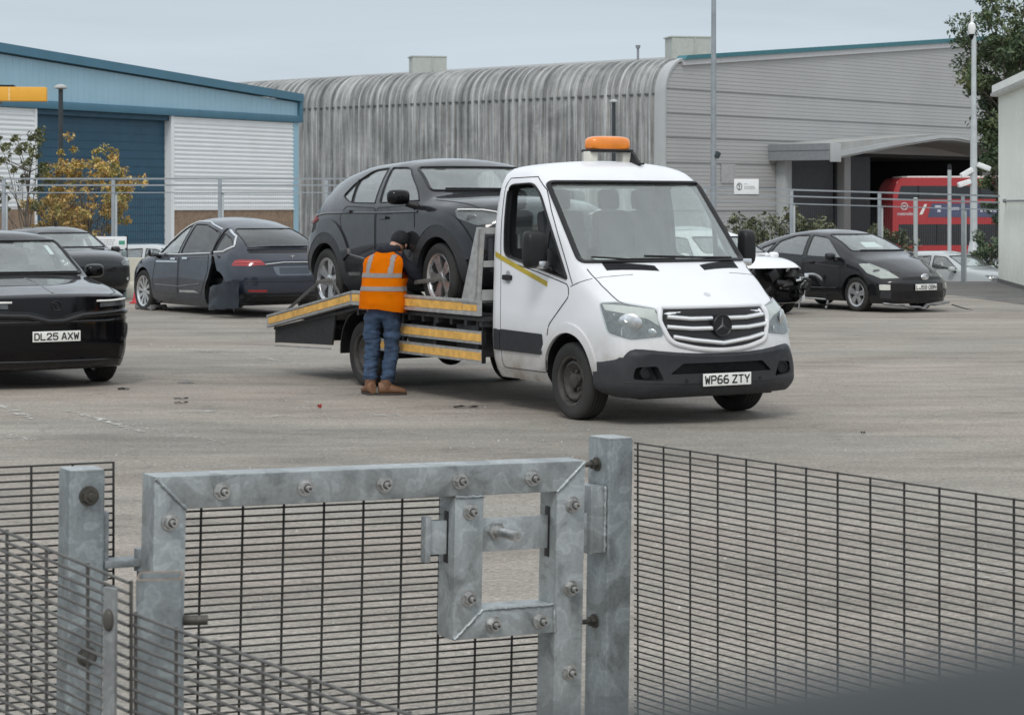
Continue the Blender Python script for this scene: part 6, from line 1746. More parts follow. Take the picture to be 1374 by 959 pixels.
bm = BM(); prism(bm, [(-.1, zr(0)), (Lw, zr(Lw)), (Lw, zr(Lw)+.05), (-.1, zr(0)+.05)], 'y', -40, .2); obj('roof', bm, M('grey_roof_sheet', (.30, .32, .33), .6), blue)
wallbox('side_wall', -.02, .08, 0, zr(0)-.1, -40, -.12, BLUELT)
def corr_panel(name, x0, x1, z0, z1, pitch=.165, amp=.035, mat_=SILVERCLAD, y=0., parent=blue):
    bm = BM(); zs = []; n_ = int((z1-z0)/pitch)
    prof = []
    for k in range(n_):
        zc = z0 + (z1-z0)*k/n_; p = (z1-z0)/n_
        for t, o_ in ((0., 0), (.32, 0), (.5, amp), (.82, amp)): prof.append((zc + t*p, o_))
    prof.append((z1, 0))
    A = [bm.verts.new((x0, y+o_, z)) for z, o_ in prof]; Bv = [bm.verts.new((x1, y+o_, z)) for z, o_ in prof]
    for i in range(len(prof)-1): bm.faces.new((A[i], A[i+1], Bv[i+1], Bv[i]))
    r_ = bmesh.ops.extrude_face_region(bm, geom=bm.faces[:])
    for g_ in r_['geom']:
        if isinstance(g_, bmesh.types.BMVert): g_.co.y -= .06
    return obj(name, bm, mat_, parent, smooth=20)
x_c = bl_px(393)
zbr = CAMZ - (280-275)/2950.*88 - LOWZ
corr_panel('wall_cladding', x_c, xs_d0-.02, zbr, zb_-.06)
corr_panel('wall_cladding', xs_d1+.02, Lw, zbr, zb_-.06)
wallbox('corner_post', .02, x_c, 0, zb_-.06, -.1, .05, BLUELT)
wallbox('brick_plinth', x_c, xs_d0-.02, 0, zbr, -.2, .03, BRICK); wallbox('brick_plinth', xs_d1+.02, Lw, 0, zbr, -.2, .03, BRICK)
wallbox('plinth_flashing', x_c, xs_d0-.02, zbr-.05, zbr+.03, -.05, .07, SILVERCLAD)
door_b = wallbox('roller_door', xs_d0+.18, xs_d1-.12, 0, zb_-.06, -.34, -.26, BLUEDK)
bm = BM(); z = .2
while z < zb_-.2: box(bm, ((xs_d0+xs_d1)/2, -.253, z), (xs_d1-xs_d0-.3, .012, .02)); z += .30
obj('door_slat', bm, BLUEDK, door_b)
wallbox('door_jamb', xs_d0-.02, xs_d0+.16, 0, zb_-.06, -.3, .05, SILVERCLAD); wallbox('door_jamb', xs_d1-.10, xs_d1+.02, 0, zb_-.06, -.3, .05, SILVERCLAD)
wallbox('door_reveal', xs_d0, xs_d1, zb_-.25, zb_-.06, -.26, -.05, BLUEDK)
# unit number board on its wall
def wall_pt(px, py, off=.12):
    x = bl_px(px); P = W1 - wd*x; Yd = P.y; return Vector((P.x, P.y, CAMZ - (py-275)/2950.*Yd)) + ly*off
sg_ = wall_pt(23, 248, .1); us = empty('unit_sign', sg_, math.atan2(wd.y, wd.x)); tag(us, 'small white unit number board on the silver cladding, far left', 'sign')
bm = BM(); box(bm, (0, 0, 0), (.62, .03, .56), bev=.008); obj('board', bm, WHITEPAPER, us)
bm = text_mesh('Unit', .23, .004, .002); mesh_xf(bm, Matrix.Translation((0, -.019, .12)) @ Matrix.Rotation(R(90), 4, 'X')); obj('lettering', bm, PLATEBLACK, us, smooth=0)
bm = text_mesh('21', .24, .006, .002); mesh_xf(bm, Matrix.Translation((0, -.019, -.14)) @ Matrix.Rotation(R(90), 4, 'X')); obj('lettering', bm, PLATEBLACK, us, smooth=0)

# yellow fascia of a canopy at the very left
yl = empty('yellow_canopy', at(-90, 126, 62), R(8)); tag(yl, 'yellow-edged flat canopy cut off by the left edge of the view', 'canopy')
YEL = M('yellow_fascia', (.80, .40, .045), .45, var=.04)
e = at(60, 126, 62) - at(-90, 126, 62); Lc = e.length
bm = BM(); box(bm, (Lc/2-1.5, 0, .0), (Lc+3, .5, .40), bev=.02); yf = obj('fascia', bm, YEL, yl)
for x in (Lc-1.03, Lc-3.1, Lc-5.2):
    bm = BM(); box(bm, (x, -.252, 0), (.04, .006, .38)); obj('fascia_joint', bm, M('pale_joint', (.80, .55, .25), .5) if x > Lc-2 else bpy.data.materials['pale_joint'], yf)
bm = BM(); box(bm, (Lc/2-1.95, .2, .225), (Lc+2.1, .8, .06)); box(bm, (Lc/2-2.2, 1.0, -.16), (Lc+1.6, 1.6, .08)); obj('canopy_roof', bm, BLACK, yl)
for x in (-1.0, Lc-4.6):
    bm = BM(); cyl(bm, (x, .8, -.2), (x, .8, LOWZ-yl.location.z), .09, n=12); obj('canopy_post', bm, M('grey_canopy_post', (.3, .3, .3), .5) if x < 0 else bpy.data.materials['grey_canopy_post'], yl)

# ------------------------------------------------------------------ grey warehouse with curved eaves
def streaked(name, base, dark, light):
    m, nt, b = new_mat(name)
    v1 = coords(nt, (2.6, .08, .09)); v2 = coords(nt, (.55, .3, .45)); v3 = coords(nt, (8.0, .2, .2))
    n1 = noise(nt, v1, 1.0, 6, .72, .3); n2 = noise(nt, v2, .8, 6, .7, .6); n3 = noise(nt, v3, 1.0, 5, .75)
    c = ramp(nt, n1, [(.30, dark), (.48, base), (.66, light)])
    c = mixc(nt, .5, c, ramp(nt, n2, [(.34, dark), (.52, base), (.70, light)]))
    c = mixc(nt, .8, c, ramp(nt, n3, [(.32, .12), (.5, .48), (.66, .88)]), 'OVERLAY')
    moss = ramp(nt, noise(nt, coords(nt, (.9, .9, .5)), 1.3, 7, .75, .4), [(.58, 0.), (.72, .55)])
    c = mixc(nt, moss, c, (.075, .082, .08))
    nt.links.new(c, b.inputs['Base Color']); b.inputs['Roughness'].default_value = .7; b.inputs['Metallic'].default_value = .1
    return m
WEATHERED = streaked('weathered_corrugated_sheet', (.30, .305, .302), (.12, .125, .128), (.52, .52, .51))
GREYCLADG = M('grey_horizontal_cladding', (.40, .398, .395), .5, .05, var=.06, vscale=.25)
PALETRIM = M('pale_grey_trim', (.40, .415, .42), .5, var=.08, vscale=.8)
TEAL = M('teal_verge', (.03, .15, .18), .45)
DIRTYWHITE = M('dirty_white_band', (.52, .52, .53), .6, var=.08)
G0 = Vector((6.63, 95, LOWZ)); gs = Vector((-.745, .667, 0)); rzg = math.atan2(gs.y, gs.x)
grey = empty('grey_warehouse', G0, rzg)
tag(grey, 'big grey warehouse with weathered curved corrugated side and plain gable end', 'building')
HZ = lambda z: z - LOWZ
ZC, RC = HZ(6.75), 1.5
def side_prof(o=0.):
    pts = [(o, 0.), (o, HZ(2)), (o, HZ(4)), (o, HZ(6.75))]
    for k in range(1, 9):
        a = R(90*k/8); pts.append((-RC + (RC+o)*math.cos(a), ZC + (RC+o)*math.sin(a)))
    for d in (3, 8): pts.append((-RC - d, ZC + RC + o + d*.087))
    return pts
bm = BM(); Ls = 52.; pit = .42; prev = None; x = .55
steps = []
while x < Ls:
    for t, o_ in ((0, 0), (.25, 0), (.34, .12), (.66, .12), (.78, 0)): steps.append((x + t*pit, o_))
    x += pit
for x, o_ in steps:
    row = [bm.verts.new((x, y, z)) for y, z in side_prof(o_)]
    if prev:
        for i in range(len(row)-1): bm.faces.new((prev[i], prev[i+1], row[i+1], row[i]))
    prev = row
cs = obj('curved_cladding', bm, WEATHERED, grey, smooth=40)
bm = BM(); box(bm, (Ls/2+.3, .03, HZ(6.78)), (Ls-.6, .12, .05)); obj('cladding_lap', bm, M('dark_lap_joint', (.13, .14, .145), .7), cs)
bm = BM(); prev = None     # pale corner flashing round the eaves
for x, o_ in ((-.06, .02), (-.06, .13), (.20, .13), (.20, .05), (.55, .05), (.55, .02)):
    row = [bm.verts.new((x, y, z)) for y, z in side_prof(o_)[:13]]
    if prev:
        for i in range(len(row)-1): bm.faces.new((prev[i], prev[i+1], row[i+1], row[i]))
    prev = row
obj('corner_flashing', bm, PALETRIM, grey, smooth=40)
def gz(y): return ZC + RC + (-RC - y)*.087        # gable roof line, y negative going right
Yg = -46.
def wallpoly(name, pts, x0, x1, mat_, parent=grey):
    bm = BM(); prism(bm, pts, 'x', x0, x1); return obj(name, bm, mat_, parent)
OY0, OY1, OZ = -8.7, -27.0, HZ(4.45)
arc = [(-RC + RC*math.cos(R(90*k/8)), ZC + RC*math.sin(R(90*k/8))) for k in range(9)]
gw = wallpoly('gable_wall', [(0, 0), (OY0, 0), (OY0, OZ), (OY1, OZ), (OY1, 0), (Yg, 0), (Yg, gz(Yg)-.1)] + [(y, z-.05) for y, z in arc[::-1]], .02, .22, GREYCLADG)
bm = BM(); z = .25
while z < gz(Yg):
    for (ya, yb_2) in (((-.02, OY0), (OY1, Yg)) if z < OZ+.1 else ((-.02, Yg),)):
        y_hi = ya
        if z > ZC: y_hi = max(-RC + math.sqrt(max(0, RC**2-(z-ZC)**2)), -99) if z < ZC+RC else -RC - (z-ZC-RC)/.087 - .2
        if y_hi - yb_2 > .3: box(bm, (.016, (y_hi+yb_2)/2, z), (.018, y_hi-yb_2, .06))
    z += .17
obj('cladding_rib', bm, GREYCLADG, gw, smooth=0)
bm = BM()
for z in (1.7, 2.75, 3.8, 4.9, 5.95, 7.0):
    zz = HZ(z)
    for (ya, yb_2) in (((-.02, OY0), (OY1, Yg)) if zz < OZ+.1 else ((-.02, Yg),)): box(bm, (-.002, (ya+yb_2)/2, zz), (.02, ya-yb_2, .05))
obj('cladding_joint', bm, M('dark_cladding_joint', (.20, .20, .205), .6), gw, smooth=0)
wallpoly('verge', [(-1.1, gz(-RC)+.02), (Yg, gz(Yg)+.10), (Yg, gz(Yg)+.34), (-1.3, gz(-RC)+.22)], -.22, .3, TEAL)
wallpoly('verge_band', [(-1.15, gz(-RC)-.22), (Yg, gz(Yg)-.16), (Yg, gz(Yg)+.098), (-1.05, gz(-RC)+.018)], -.12, .2, DIRTYWHITE)
bm = BM(); prism(bm, [(-RC, gz(-RC)-.02), (Yg, gz(Yg)), (Yg, gz(Yg)+.12), (-RC, gz(-RC)+.10)], 'x', .3, Ls); obj('roof', bm, WEATHERED, grey)
# loading opening: dark hall behind
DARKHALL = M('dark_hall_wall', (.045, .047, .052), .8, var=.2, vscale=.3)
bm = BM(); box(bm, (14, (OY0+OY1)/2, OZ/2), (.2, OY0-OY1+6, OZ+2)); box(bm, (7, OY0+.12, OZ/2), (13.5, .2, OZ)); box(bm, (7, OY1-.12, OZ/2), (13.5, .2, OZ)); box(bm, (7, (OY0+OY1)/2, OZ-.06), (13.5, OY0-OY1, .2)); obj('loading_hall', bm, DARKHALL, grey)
SHUT = M('dark_grey_shutter', (.060, .064, .072), .6, var=.12)
bm = BM(); box(bm, (.30, -11.2, OZ/2), (.10, 4.3, OZ)); z = .2
while z < OZ: box(bm, (.245, -11.2, z), (.02, 4.3, .03)); z += .28
obj('shutter', bm, SHUT, grey)
bm = BM(); box(bm, (.30, -15.1, OZ/2), (.10, 3.0, OZ)); obj('shutter', bm, SHUT, grey)
for y in (-8.55, -14.0):
    bm = BM(); box(bm, (-.25 if y > -10 else .1, y, OZ/2), (.5, .55, OZ), bev=.02); obj('door_column', bm, GREYCLADG if y < -10 else PALETRIM, grey)
# canopy over the opening
CAN = M('weathered_canopy_roof', (.33, .335, .325), .7, var=.2, vscale=.6); CANF = M('grey_canopy_fascia', (.22, .23, .245), .55, var=.1)
cp = [(-7.8, HZ(3.95)), (-13.0, HZ(4.62)), (-17.2, HZ(5.06)), (-18.6, HZ(5.08)), (-22.5, HZ(4.80)), (-29.5, HZ(4.1))]
cptop = [(-29.5, HZ(4.42)), (-22.5, HZ(5.10)), (-18.6, HZ(5.36)), (-17.2, HZ(5.36)), (-13.0, HZ(5.10)), (-7.8, HZ(4.72))]
def lift(pts, d): return [(y, z+d) for y, z in pts]
cn = wallpoly('entrance_canopy', cp + cptop, -3.30, -.02, CAN)
wallpoly('canopy_fascia', lift(cp, .10) + lift([(-29.5, HZ(4.22)), (-22.5, HZ(4.92)), (-18.6, HZ(5.2)), (-17.2, HZ(5.2)), (-13.0, HZ(4.82)), (-7.8, HZ(4.2))], .10), -3.40, -3.302, PALETRIM, cn)
bm = BM(); box(bm, (-1.65, -7.74, HZ(4.18)), (3.3, .10, .42)); box(bm, (-1.65, -7.72, HZ(4.56)), (3.32, .10, .30)); obj('canopy_side_fascia', bm, CANF, cn)
bm = BM(); box(bm, (-3.36, -8.1, HZ(4.30)), (.12, .75, .84), bev=.02); obj('canopy_corner_panel', bm, PALETRIM, cn)
bm = BM(); box(bm, (-.02, -4.55, HZ(3.35)), (.03, 1.05, .85)); obj('patched_cladding', bm, M('pale_patch', (.36, .36, .365), .6), gw)
SOOT = M('sooty_stain', (.12, .125, .135), .8, var=.2)
bm = BM(); r3 = random.Random(8)
for k in range(1): pass
bm.free()
# roof ventilators and flue
VENT = M('pale_green_grey_vent', (.40, .42, .385), .6, var=.08)
def roof_box(px0, px1, py0, py1, Yd, label=None):
    p = at((px0+px1)/2, (py0+py1)/2, Yd); w_ = (px1-px0)/2950.*Yd; h_ = (py1-py0)/2950.*Yd
    lp = Matrix.Rotation(-rzg, 3, 'Z') @ (p - G0)
    bm = BM(); rot = Matrix.Rotation(-rzg + R(12), 3, 'Z')
    box(bm, (0, 0, -h_*.6), (w_*.96, 1.2, h_*2.2)); box(bm, (-w_*.02, 0, h_*.5), (w_, 1.26, .06)); box(bm, (w_*.08, -.62, 0), (.05, .05, h_*1.0))
    for v in bm.verts: v.co = rot @ v.co + lp
    return obj('roof_ventilator', bm, VENT, grey)
roof_box(550, 598, 77, 96, 113); roof_box(895, 951, 51, 75, 101)
p = at(856, 72, 108); lp = Matrix.Rotation(-rzg, 3, 'Z') @ (p - G0)
bm = BM(); cyl(bm, lp - Vector((0, 0, 1.2)), lp + Vector((0, 0, .25)), .06, n=12); cyl(bm, lp + Vector((0, 0, .25)), lp + Vector((0, 0, .40)), .10, .13, 12); obj('flue_pipe', bm, CANF, grey)

# ------------------------------------------------------------------ red bus under the canopy
BUSRED = M('red_bus_paint', (.36, .020, .024), .3, coat=.5, var=.06, vscale=.6)
BUSDARK = M('dark_bus_glazing', (.018, .020, .024), .12, coat=.3)
BUSWHITE = M('white_bus_roof', (.72, .70, .68), .5)
ADBLUE = M('dusk_blue_advert', (.065, .075, .14), .5, var=.2, vscale=.8)
bp = at(1196, 275, 103); bus = empty('double_decker_bus', (bp.x, bp.y, LOWZ), R(7)); tag(bus, 'red double decker bus with a dark blue advert parked under the canopy', 'bus')
BL, BW, BH = 10.6, 2.5, 4.05
bm = BM(); prism(bm, rpoly([(0.05, .32, .1), (BL, .32, .1), (BL, BH-.1, .3), (.40, BH-.1, .3), (.08, BH-.75, .4)], .2), 'y', 0, BW); bmesh.ops.bevel(bm, geom=[e_ for e_ in bm.edges if abs(e_.verts[0].co.y-e_.verts[1].co.y) < .01], offset=.10, segments=3, affect='EDGES'); bb = obj('body', bm, BUSRED, bus, smooth=35)
def bz(py): return CAMZ - (py-275)/2950.*103 - LOWZ
bm = BM(); prism(bm, rpoly([(.30, bz(267)), (BL-.2, bz(267)), (BL-.2, bz(249.5)), (.45, bz(249.5))], .08), 'y', -.012, .05); ud = obj('upper_deck_windows', bm, BUSDARK, bus)
bm = BM()
for x in (1.3, 2.75, 4.3, 5.85, 7.4, 8.9): box(bm, (x, -.016, bz(258)), (.07, .012, .60))
obj('window_pillar', bm, BLACK, ud)
bm = BM(); prism(bm, rpoly([(.35, bz(329)), (BL-.2, bz(329)), (BL-.2, bz(301)), (.35, bz(301))], .08), 'y', -.012, .05); ld = obj('lower_deck_windows', bm, BUSDARK, bus)
bm = BM()
for x in (1.2, 2.2, 3.6, 5.1, 6.6, 8.1): box(bm, (x, -.016, bz(315)), (.06, .012, .9))
obj('window_pillar', bm, BLACK, ld)
bm = BM(); prism(bm, rpoly([(1.75, bz(291.5)), (BL-.15, bz(291.5)), (BL-.15, bz(273)), (1.95, bz(273))], .03), 'y', -.014, .03); ad = obj('advert_panel', bm, ADBLUE, bus)
bm = BM(); prism(bm, rpoly([(.8, BH-.30, .05), (.75, BH-.03, .2), (BL-.2, BH+.02, .2), (BL-.1, BH-.28, .05)], .1), 'y', .06, BW-.06); obj('roof_top', bm, BUSWHITE, bus)
PALEPINK = M('faded_white_lettering', (.55, .48, .50), .6)
bm = BM(); tube(bm, [(.62 + .155*math.cos(a), -.012, bz(277) + .155*math.sin(a)) for a in [2*PI*k/24 for k in range(24)]], .03, 6, True); box(bm, (.62, -.014, bz(277)), (.16, .008, .10)); obj('roundel', bm, PALEPINK, bus)
t = text_mesh('metroline', .22, .006, .003); mesh_xf(t, Matrix.Translation((.72, -.012, bz(287))) @ Matrix.Rotation(R(90), 4, 'X')); obj('lettering', t, PALEPINK, bus, smooth=0)
bm = BM(); box(bm, (2.25, -.02, bz(277)), (.30, .008, .10)); box(bm, (2.3, -.02, bz(283)), (.16, .008, .12)); box(bm, (3.0, -.02, bz(280)), (.55, .008, .12)); box(bm, (5.1, -.02, bz(283.5)), (1.6, .008, .07)); box(bm, (8.6, -.02, bz(283)), (.9, .008, .07)); obj('advert_lettering', bm, M('pale_advert_print', (.50, .50, .58), .6), ad, smooth=0)
bm = BM(); prism(bm, [(1.35, bz(288)), (1.5, bz(288)), (1.72, bz(274)), (1.60, bz(274))], 'y', -.014, .02); obj('white_flash', bm, BUSWHITE, bus)
bm = BM(); box(bm, (2.4, -.02, .42), (.55, .02, .14)); obj('rear_marker', bm, BUSWHITE, bus)
for x in (2.6, 8.4):
    wheel(bus, x, .16, .48, 'dark', .48, .28, .30, -1)
    wheel(bus, x, BW-.16, .48, 'dark', .48, .28, .30, 1)

# ------------------------------------------------------------------ white shed at the right edge
SHEDW = M('off_white_shed_cladding', (.80, .82, .77), .55, var=.04, vscale=.6, grime=((.25, .25, .22), 1.2, .3))
s0 = Vector((12.36, 55.8, 0)); s1 = Vector((11.35, 46.0, 0)); sdv = (s1-s0).normalized(); SL = (s1-s0).length
shed = empty('white_shed', s0, math.atan2(sdv.y, sdv.x)); tag(shed, 'off-white clad shed cut off by the right edge of the view', 'shed')
# local x runs along the wall towards the camera; +y is outside or inside depending on side: the shed stands to the right of the wall
sd_n = Vector((-sdv.y, sdv.x, 0)); ins = 1 if sd_n.x > 0 else -1
bm = BM(); box(bm, (SL/2, ins*3, 2.36), (SL, 6, 4.72)); sw = obj('wall', bm, SHEDW, shed)
bm = BM(); k = .1
while k < SL: box(bm, (k, -ins*.012, 2.34), (.03, .026, 4.68)); k += .28
obj('wall_rib', bm, SHEDW, sw)
bm = BM(); prism(bm, [(-.15, 4.70), (SL+.1, 4.70), (SL+.1, 4.98), (-.15, 4.98)], 'y', *sorted((-ins*.16, ins*6.1))); obj('roof_edge', bm, SHEDW, shed)
bm = BM(); k = 0.
while k < SL: cyl(bm, (k, -ins*.165, 4.70), (k, -ins*.165, 4.78), .05, n=8); k += .28
obj('roof_sheet_end', bm, M('grey_sheet_end', (.30, .31, .30), .7), shed)  # plain grey stubs along the lower roof edge
bm = BM(); cyl(bm, (1.6, -ins*.06, 2.05), (6.5, -ins*.06, 2.05), .022, n=8); cyl(bm, (1.6, 0, 2.05), (1.6, -ins*.09, 2.05), .05, n=10); obj('slide_rail', bm, CANF, shed)
bm = BM(); box(bm, (SL/2, ins*3, .04), (SL+.06, 6.1, .10)); obj('base_course', bm, M('dark_base_course', (.12, .115, .11), .9), shed)
# ------------------------------------------------------------------ fences beyond the yard
FGALV = M('fence_galvanised', (.29, .32, .345), .5, .35, var=.15, vscale=2)
FGALV2 = M('fence_pale_post', (.46, .49, .50), .5, .3, var=.12, vscale=2)
def far_fence(name, label, posts, pyt, rails, Yd, zbase, slope=0., x_end=None):
    """posts: picture columns; pyt: picture row of the top at the first post; slope: rows per column."""
    o0 = at(posts[0], 275, Yd); r_ = empty(name, (o0.x, o0.y, zbase)); tag(r_, label, 'fence', 'mesh fences round the yard')
    for px in posts:
        p = at(px, pyt + slope*(px-posts[0]), Yd); bm = BM()
        box(bm, (p.x-o0.x, 0, (p.z-zbase)/2), (.085, .085, p.z-zbase), bev=.008); q = obj('fence_post', bm, FGALV, r_)
        bm = BM(); p2 = at(px+3.4, pyt+19 + slope*(px-posts[0]), Yd); box(bm, (p2.x-o0.x, .02, (p2.z-zbase)/2), (.06, .06, p2.z-zbase), bev=.006); obj('stay', bm, FGALV2, q)
    xa = at(posts[0]-30, 0, Yd).x - o0.x; xb = (x_end if x_end is not None else at(posts[-1]+60, 0, Yd).x) - o0.x
    for dy, nm, h in ((1.0, 'top_rail', .042), (9.6, 'upper_rail', .038), (19.5, 'mid_rail', .026)):
        za = at(0, pyt+dy - slope*30, Yd).z - zbase; zb2 = za - slope*((xb-xa)/Yd*2950)/2950.*Yd
        bm = BM(); prism(bm, [(xa, za-h/2), (xb, zb2-h/2), (xb, zb2+h/2), (xa, za+h/2)], 'y', -.05, -.02); obj(nm, bm, FGALV, r_, smooth=0)
    bm = BM(); x = xa; zt2 = at(0, pyt+19.5, Yd).z - zbase
    while x < xb: box(bm, (x, -.03, zt2/2), (.0016, .0016, zt2 - slope*(x-xa))); x += .055
    obj('mesh_infill', bm, FGALV, r_, smooth=0)
    return r_
far_fence('mesh_fence', 'long galvanised mesh fence in front of the blue warehouse', [-138, 5, 152, 295, 438, 581], 239, None, 54.0, 0.0, 0.0)
far_fence('mesh_fence', 'galvanised mesh fence in front of the bus and the grey gable', [946, 1062, 1180, 1292], 250.3, None, 55.5, 0.0, .030, x_end=12.3)
# sign board on the right hand fence
sp = at(1001.5, 250.5, 55.4); sb_ = empty('fence_sign', sp); tag(sb_, 'white notice with a round black emblem hung on the right fence', 'sign')
sw_, sh_ = 33/2950*55.4, 20.5/2950*55.4
bm = BM(); box(bm, (0, 0, 0), (sw_, .02, sh_), bev=.004); obj('board', bm, WHITEPAPER, sb_)
ex = -sw_*.29; bm = BM()
tube(bm, [(ex + .062*math.cos(a), -.014, .005 + .085*math.sin(a)) for a in [2*PI*k/24 for k in range(24)]], .017, 6, True, flat=.4)
obj('emblem_ring', bm, PLATEBLACK, sb_)
bm = BM(); prism(bm, [(ex-.035, .055), (ex+.02, .055), (ex+.012, -.07), (ex-.012, -.07), (ex-.012, .02), (ex-.03, .02)], 'y', -.014, -.010); obj('emblem_figure', bm, CANF, sb_)
bm = BM()
for (x0, x1, z, h) in ((-.05, .03, .065, .018), (-.05, .20, .0, .022), (-.05, .20, -.035, .014), (-.05, .20, -.06, .014)):
    x = x0*1.0
    while x < x1: w_ = rr.uniform(.012, .04); box(bm, (x+w_/2, -.0115, z), (w_, .003, h)); x += w_ + .010
obj('printed_lines', bm, M('grey_print', (.33, .34, .35), .7), sb_, smooth=0)
# white notice board behind the charcoal hatchback
p = at(141, 325, 52); nb = empty('notice_board', (p.x, p.y, 0)); tag(nb, 'long white notice board with a green corner mark behind the charcoal hatchback', 'sign')
bm = BM(); box(bm, (0, 0, p.z), (1.02, .03, .27), bev=.005); obj('board', bm, WHITEPAPER, nb)
bm = BM(); box(bm, (.40, -.018, p.z-.01), (.14, .004, .09)); obj('green_mark', bm, M('green_mark', (.06, .28, .20), .6), nb)
bm = BM()
for z in (.05, .0, -.05):
    x = -.45
    while x < .2: w_ = rr.uniform(.02, .07); box(bm, (x+w_/2, -.018, p.z+z), (w_, .003, .02)); x += w_ + .02
obj('printed_lines', bm, bpy.data.materials['grey_print'], nb, smooth=0)
bm = BM(); box(bm, (.50, .03, (p.z+.17)/2), (.05, .05, p.z+.17)); box(bm, (-.50, .03, (p.z+.15)/2), (.05, .05, p.z+.15)); obj('post', bm, BLACK, nb)
# cream concrete barrier, grey-green post, red can by the torn crossover
p = gp(178, 401); br = BM(); prism(br, [(-.32, 0), (.32, 0), (.30, .18), (.16, .34), (.12, .84), (-.12, .84), (-.16, .34), (-.30, .18)], 'x', -1.2, 1.2)
for v in br.verts: v.co.x, v.co.y = v.co.x, v.co.y
bo = obj('concrete_barrier', br, M('cream_concrete', (.60, .58, .49), .85, var=.1, vscale=2), None); bo.location = (p.x-.55, p.y+.6, 0); bo.rotation_euler = (0, 0, R(4)); tag(bo, 'cream concrete barrier block behind the front wheel of the torn crossover', 'barrier')
p = gp(167, 402); bm = BM(); cyl(bm, (0, 0, 0), (0, 0, .98), .05, n=14); bmesh.ops.create_uvsphere(bm, u_segments=14, v_segments=6, radius=.05, matrix=Matrix.Translation((0, 0, .98)))
o = obj('bollard', bm, M('grey_green_bollard', (.20, .25, .25), .5), None); o.location = p; tag(o, 'thin grey-green bollard in front of the cream barrier', 'bollard')
p = gp(184.5, 407); rc = empty('traffic_cone', p); tag(rc, 'red traffic cone beside the front wheel of the torn crossover', 'cone')
bm = BM(); lathe(bm, [(.03, .12), (.05, .10), (.42, .028), (.44, .024)], 20, 'z'); obj('cone_body', bm, M('red_cone', (.45, .03, .04), .5, var=.1), rc)
bm = BM(); box(bm, (0, 0, .016), (.28, .28, .03), bev=.01); obj('cone_base', bm, bpy.data.materials['red_cone'], rc)
# curved trim strip torn from the white hatchback
bm = BM(); base = gp(1076, 416)
pts = [(0, 0, .56), (.12, 0, .66), (.28, .0, .66), (.42, -.02, .56), (.50, -.04, .38), (.52, -.06, .18), (.47, -.07, .03)]
cv = []
for i in range(len(pts)-1):
    for k in range(4): cv.append(Vector(pts[i]).lerp(Vector(pts[i+1]), k/4.))
cv.append(Vector(pts[-1])); 
for it in range(3):
    cv = [cv[0]] + [(cv[i-1]+cv[i]*2+cv[i+1])/4 for i in range(1, len(cv)-1)] + [cv[-1]]
tube(bm, cv, [.035 + .02*math.sin(PI*i/len(cv)) for i in range(len(cv))], 8, flat=.5)
tube(bm, [(.0, 0, .22), (.25, -.03, .21), (.50, -.05, .19)], .016, 6); tube(bm, [(0, 0, .56), (.0, .02, .3), (-.02, .03, .02)], .014, 6)
o = obj('arch_trim', bm, M('grey_torn_trim', (.30, .31, .325), .5, var=.35, vscale=8), None); o.location = base + Vector((.0, .25, 0)); tag(o, 'torn grey wheel arch strip standing on the ground beside the white hatchback', 'car part')

# ------------------------------------------------------------------ poles
def lamp_post(px, pyt, Yd, zb_2, r_, mat_, label, head):
    p = at(px, pyt, Yd); q = empty('lamp_post', (p.x, p.y, zb_2)); tag(q, label, 'lamp post'); H = p.z - zb_2
    bm = BM(); cyl(bm, (0, 0, 0), (0, 0, H-.06), r_*1.25, r_*.9, 12); cyl(bm, (0, 0, 0), (0, 0, .9), r_*1.7, n=12); obj('post', bm, mat_, q)
    bm = BM(); lathe(bm, [(H-.10, .04), (H-.06, head), (H-.02, head*.95), (H+.03, head*.5), (H+.05, .02)], 24, 'z'); obj('lamp_head', bm, M('grey_lamp_head', (.35, .36, .36), .4) if 'grey_lamp_head' not in bpy.data.materials else bpy.data.materials['grey_lamp_head'], q)
    return q
DKGREEN = M('black_green_post', (.025, .035, .04), .5)
lamp_post(81.5, 115.5, 60, LOWZ, .07, DKGREEN, 'black lamp post in front of the blue warehouse door', .19)
lamp_post(823.5, 135, 84, LOWZ, .075, DKGREEN, 'black lamp post in front of the weathered corrugated side wall', .17)
p = at(957, 275, 70); tp = empty('tall_pole', (p.x, p.y, LOWZ)); tag(tp, 'tall slim grey pole rising out of the top of the view', 'pole')
bm = BM(); cyl(bm, (0, 0, 0), (.02, 0, 12.5), .105, .065, 14); obj('post', bm, FGALV, tp)
zz = at(0, 208, 70).z - LOWZ; bm = BM(); box(bm, (.13, -.05, zz), (.16, .12, .20), (0, .5, .3), bev=.02); cyl(bm, (0, 0, zz+.05), (.12, -.03, zz+.03), .025, n=8); obj('pole_fitting', bm, DKGREEN, tp)
p = at(1306.5, 275, 70); mast = empty('camera_mast', (p.x, p.y, LOWZ)); tag(mast, 'pale steel camera mast with white dome on top beside the tree', 'mast')
H = at(0, 44, 70).z - LOWZ
MASTM = M('pale_galvanised_mast', (.50, .53, .54), .45, .3, var=.1)
bm = BM(); cyl(bm, (0, 0, 0), (0, 0, H*.66), .125, .105, 16); cyl(bm, (0, 0, H*.66), (.01, 0, H-.1), .085, .075, 16); zb3 = at(0, 341, 70).z-LOWZ; cyl(bm, (0, 0, zb3-.1), (0, 0, zb3+.12), .20, .19, 16); cyl(bm, (0, 0, zb3+.12), (0, 0, zb3+.42), .19, .12, 16); obj('post', bm, MASTM, mast)
CAMW = M('white_camera_housing', (.74, .75, .75), .4)
bm = BM(); lathe(bm, [(H-.05, .09), (H+.12, .13), (H+.26, .11), (H+.33, .04), (H+.62, .02)], 18, 'z', (-.06, 0, 0)); dome = obj('dome_housing', bm, CAMW, mast)
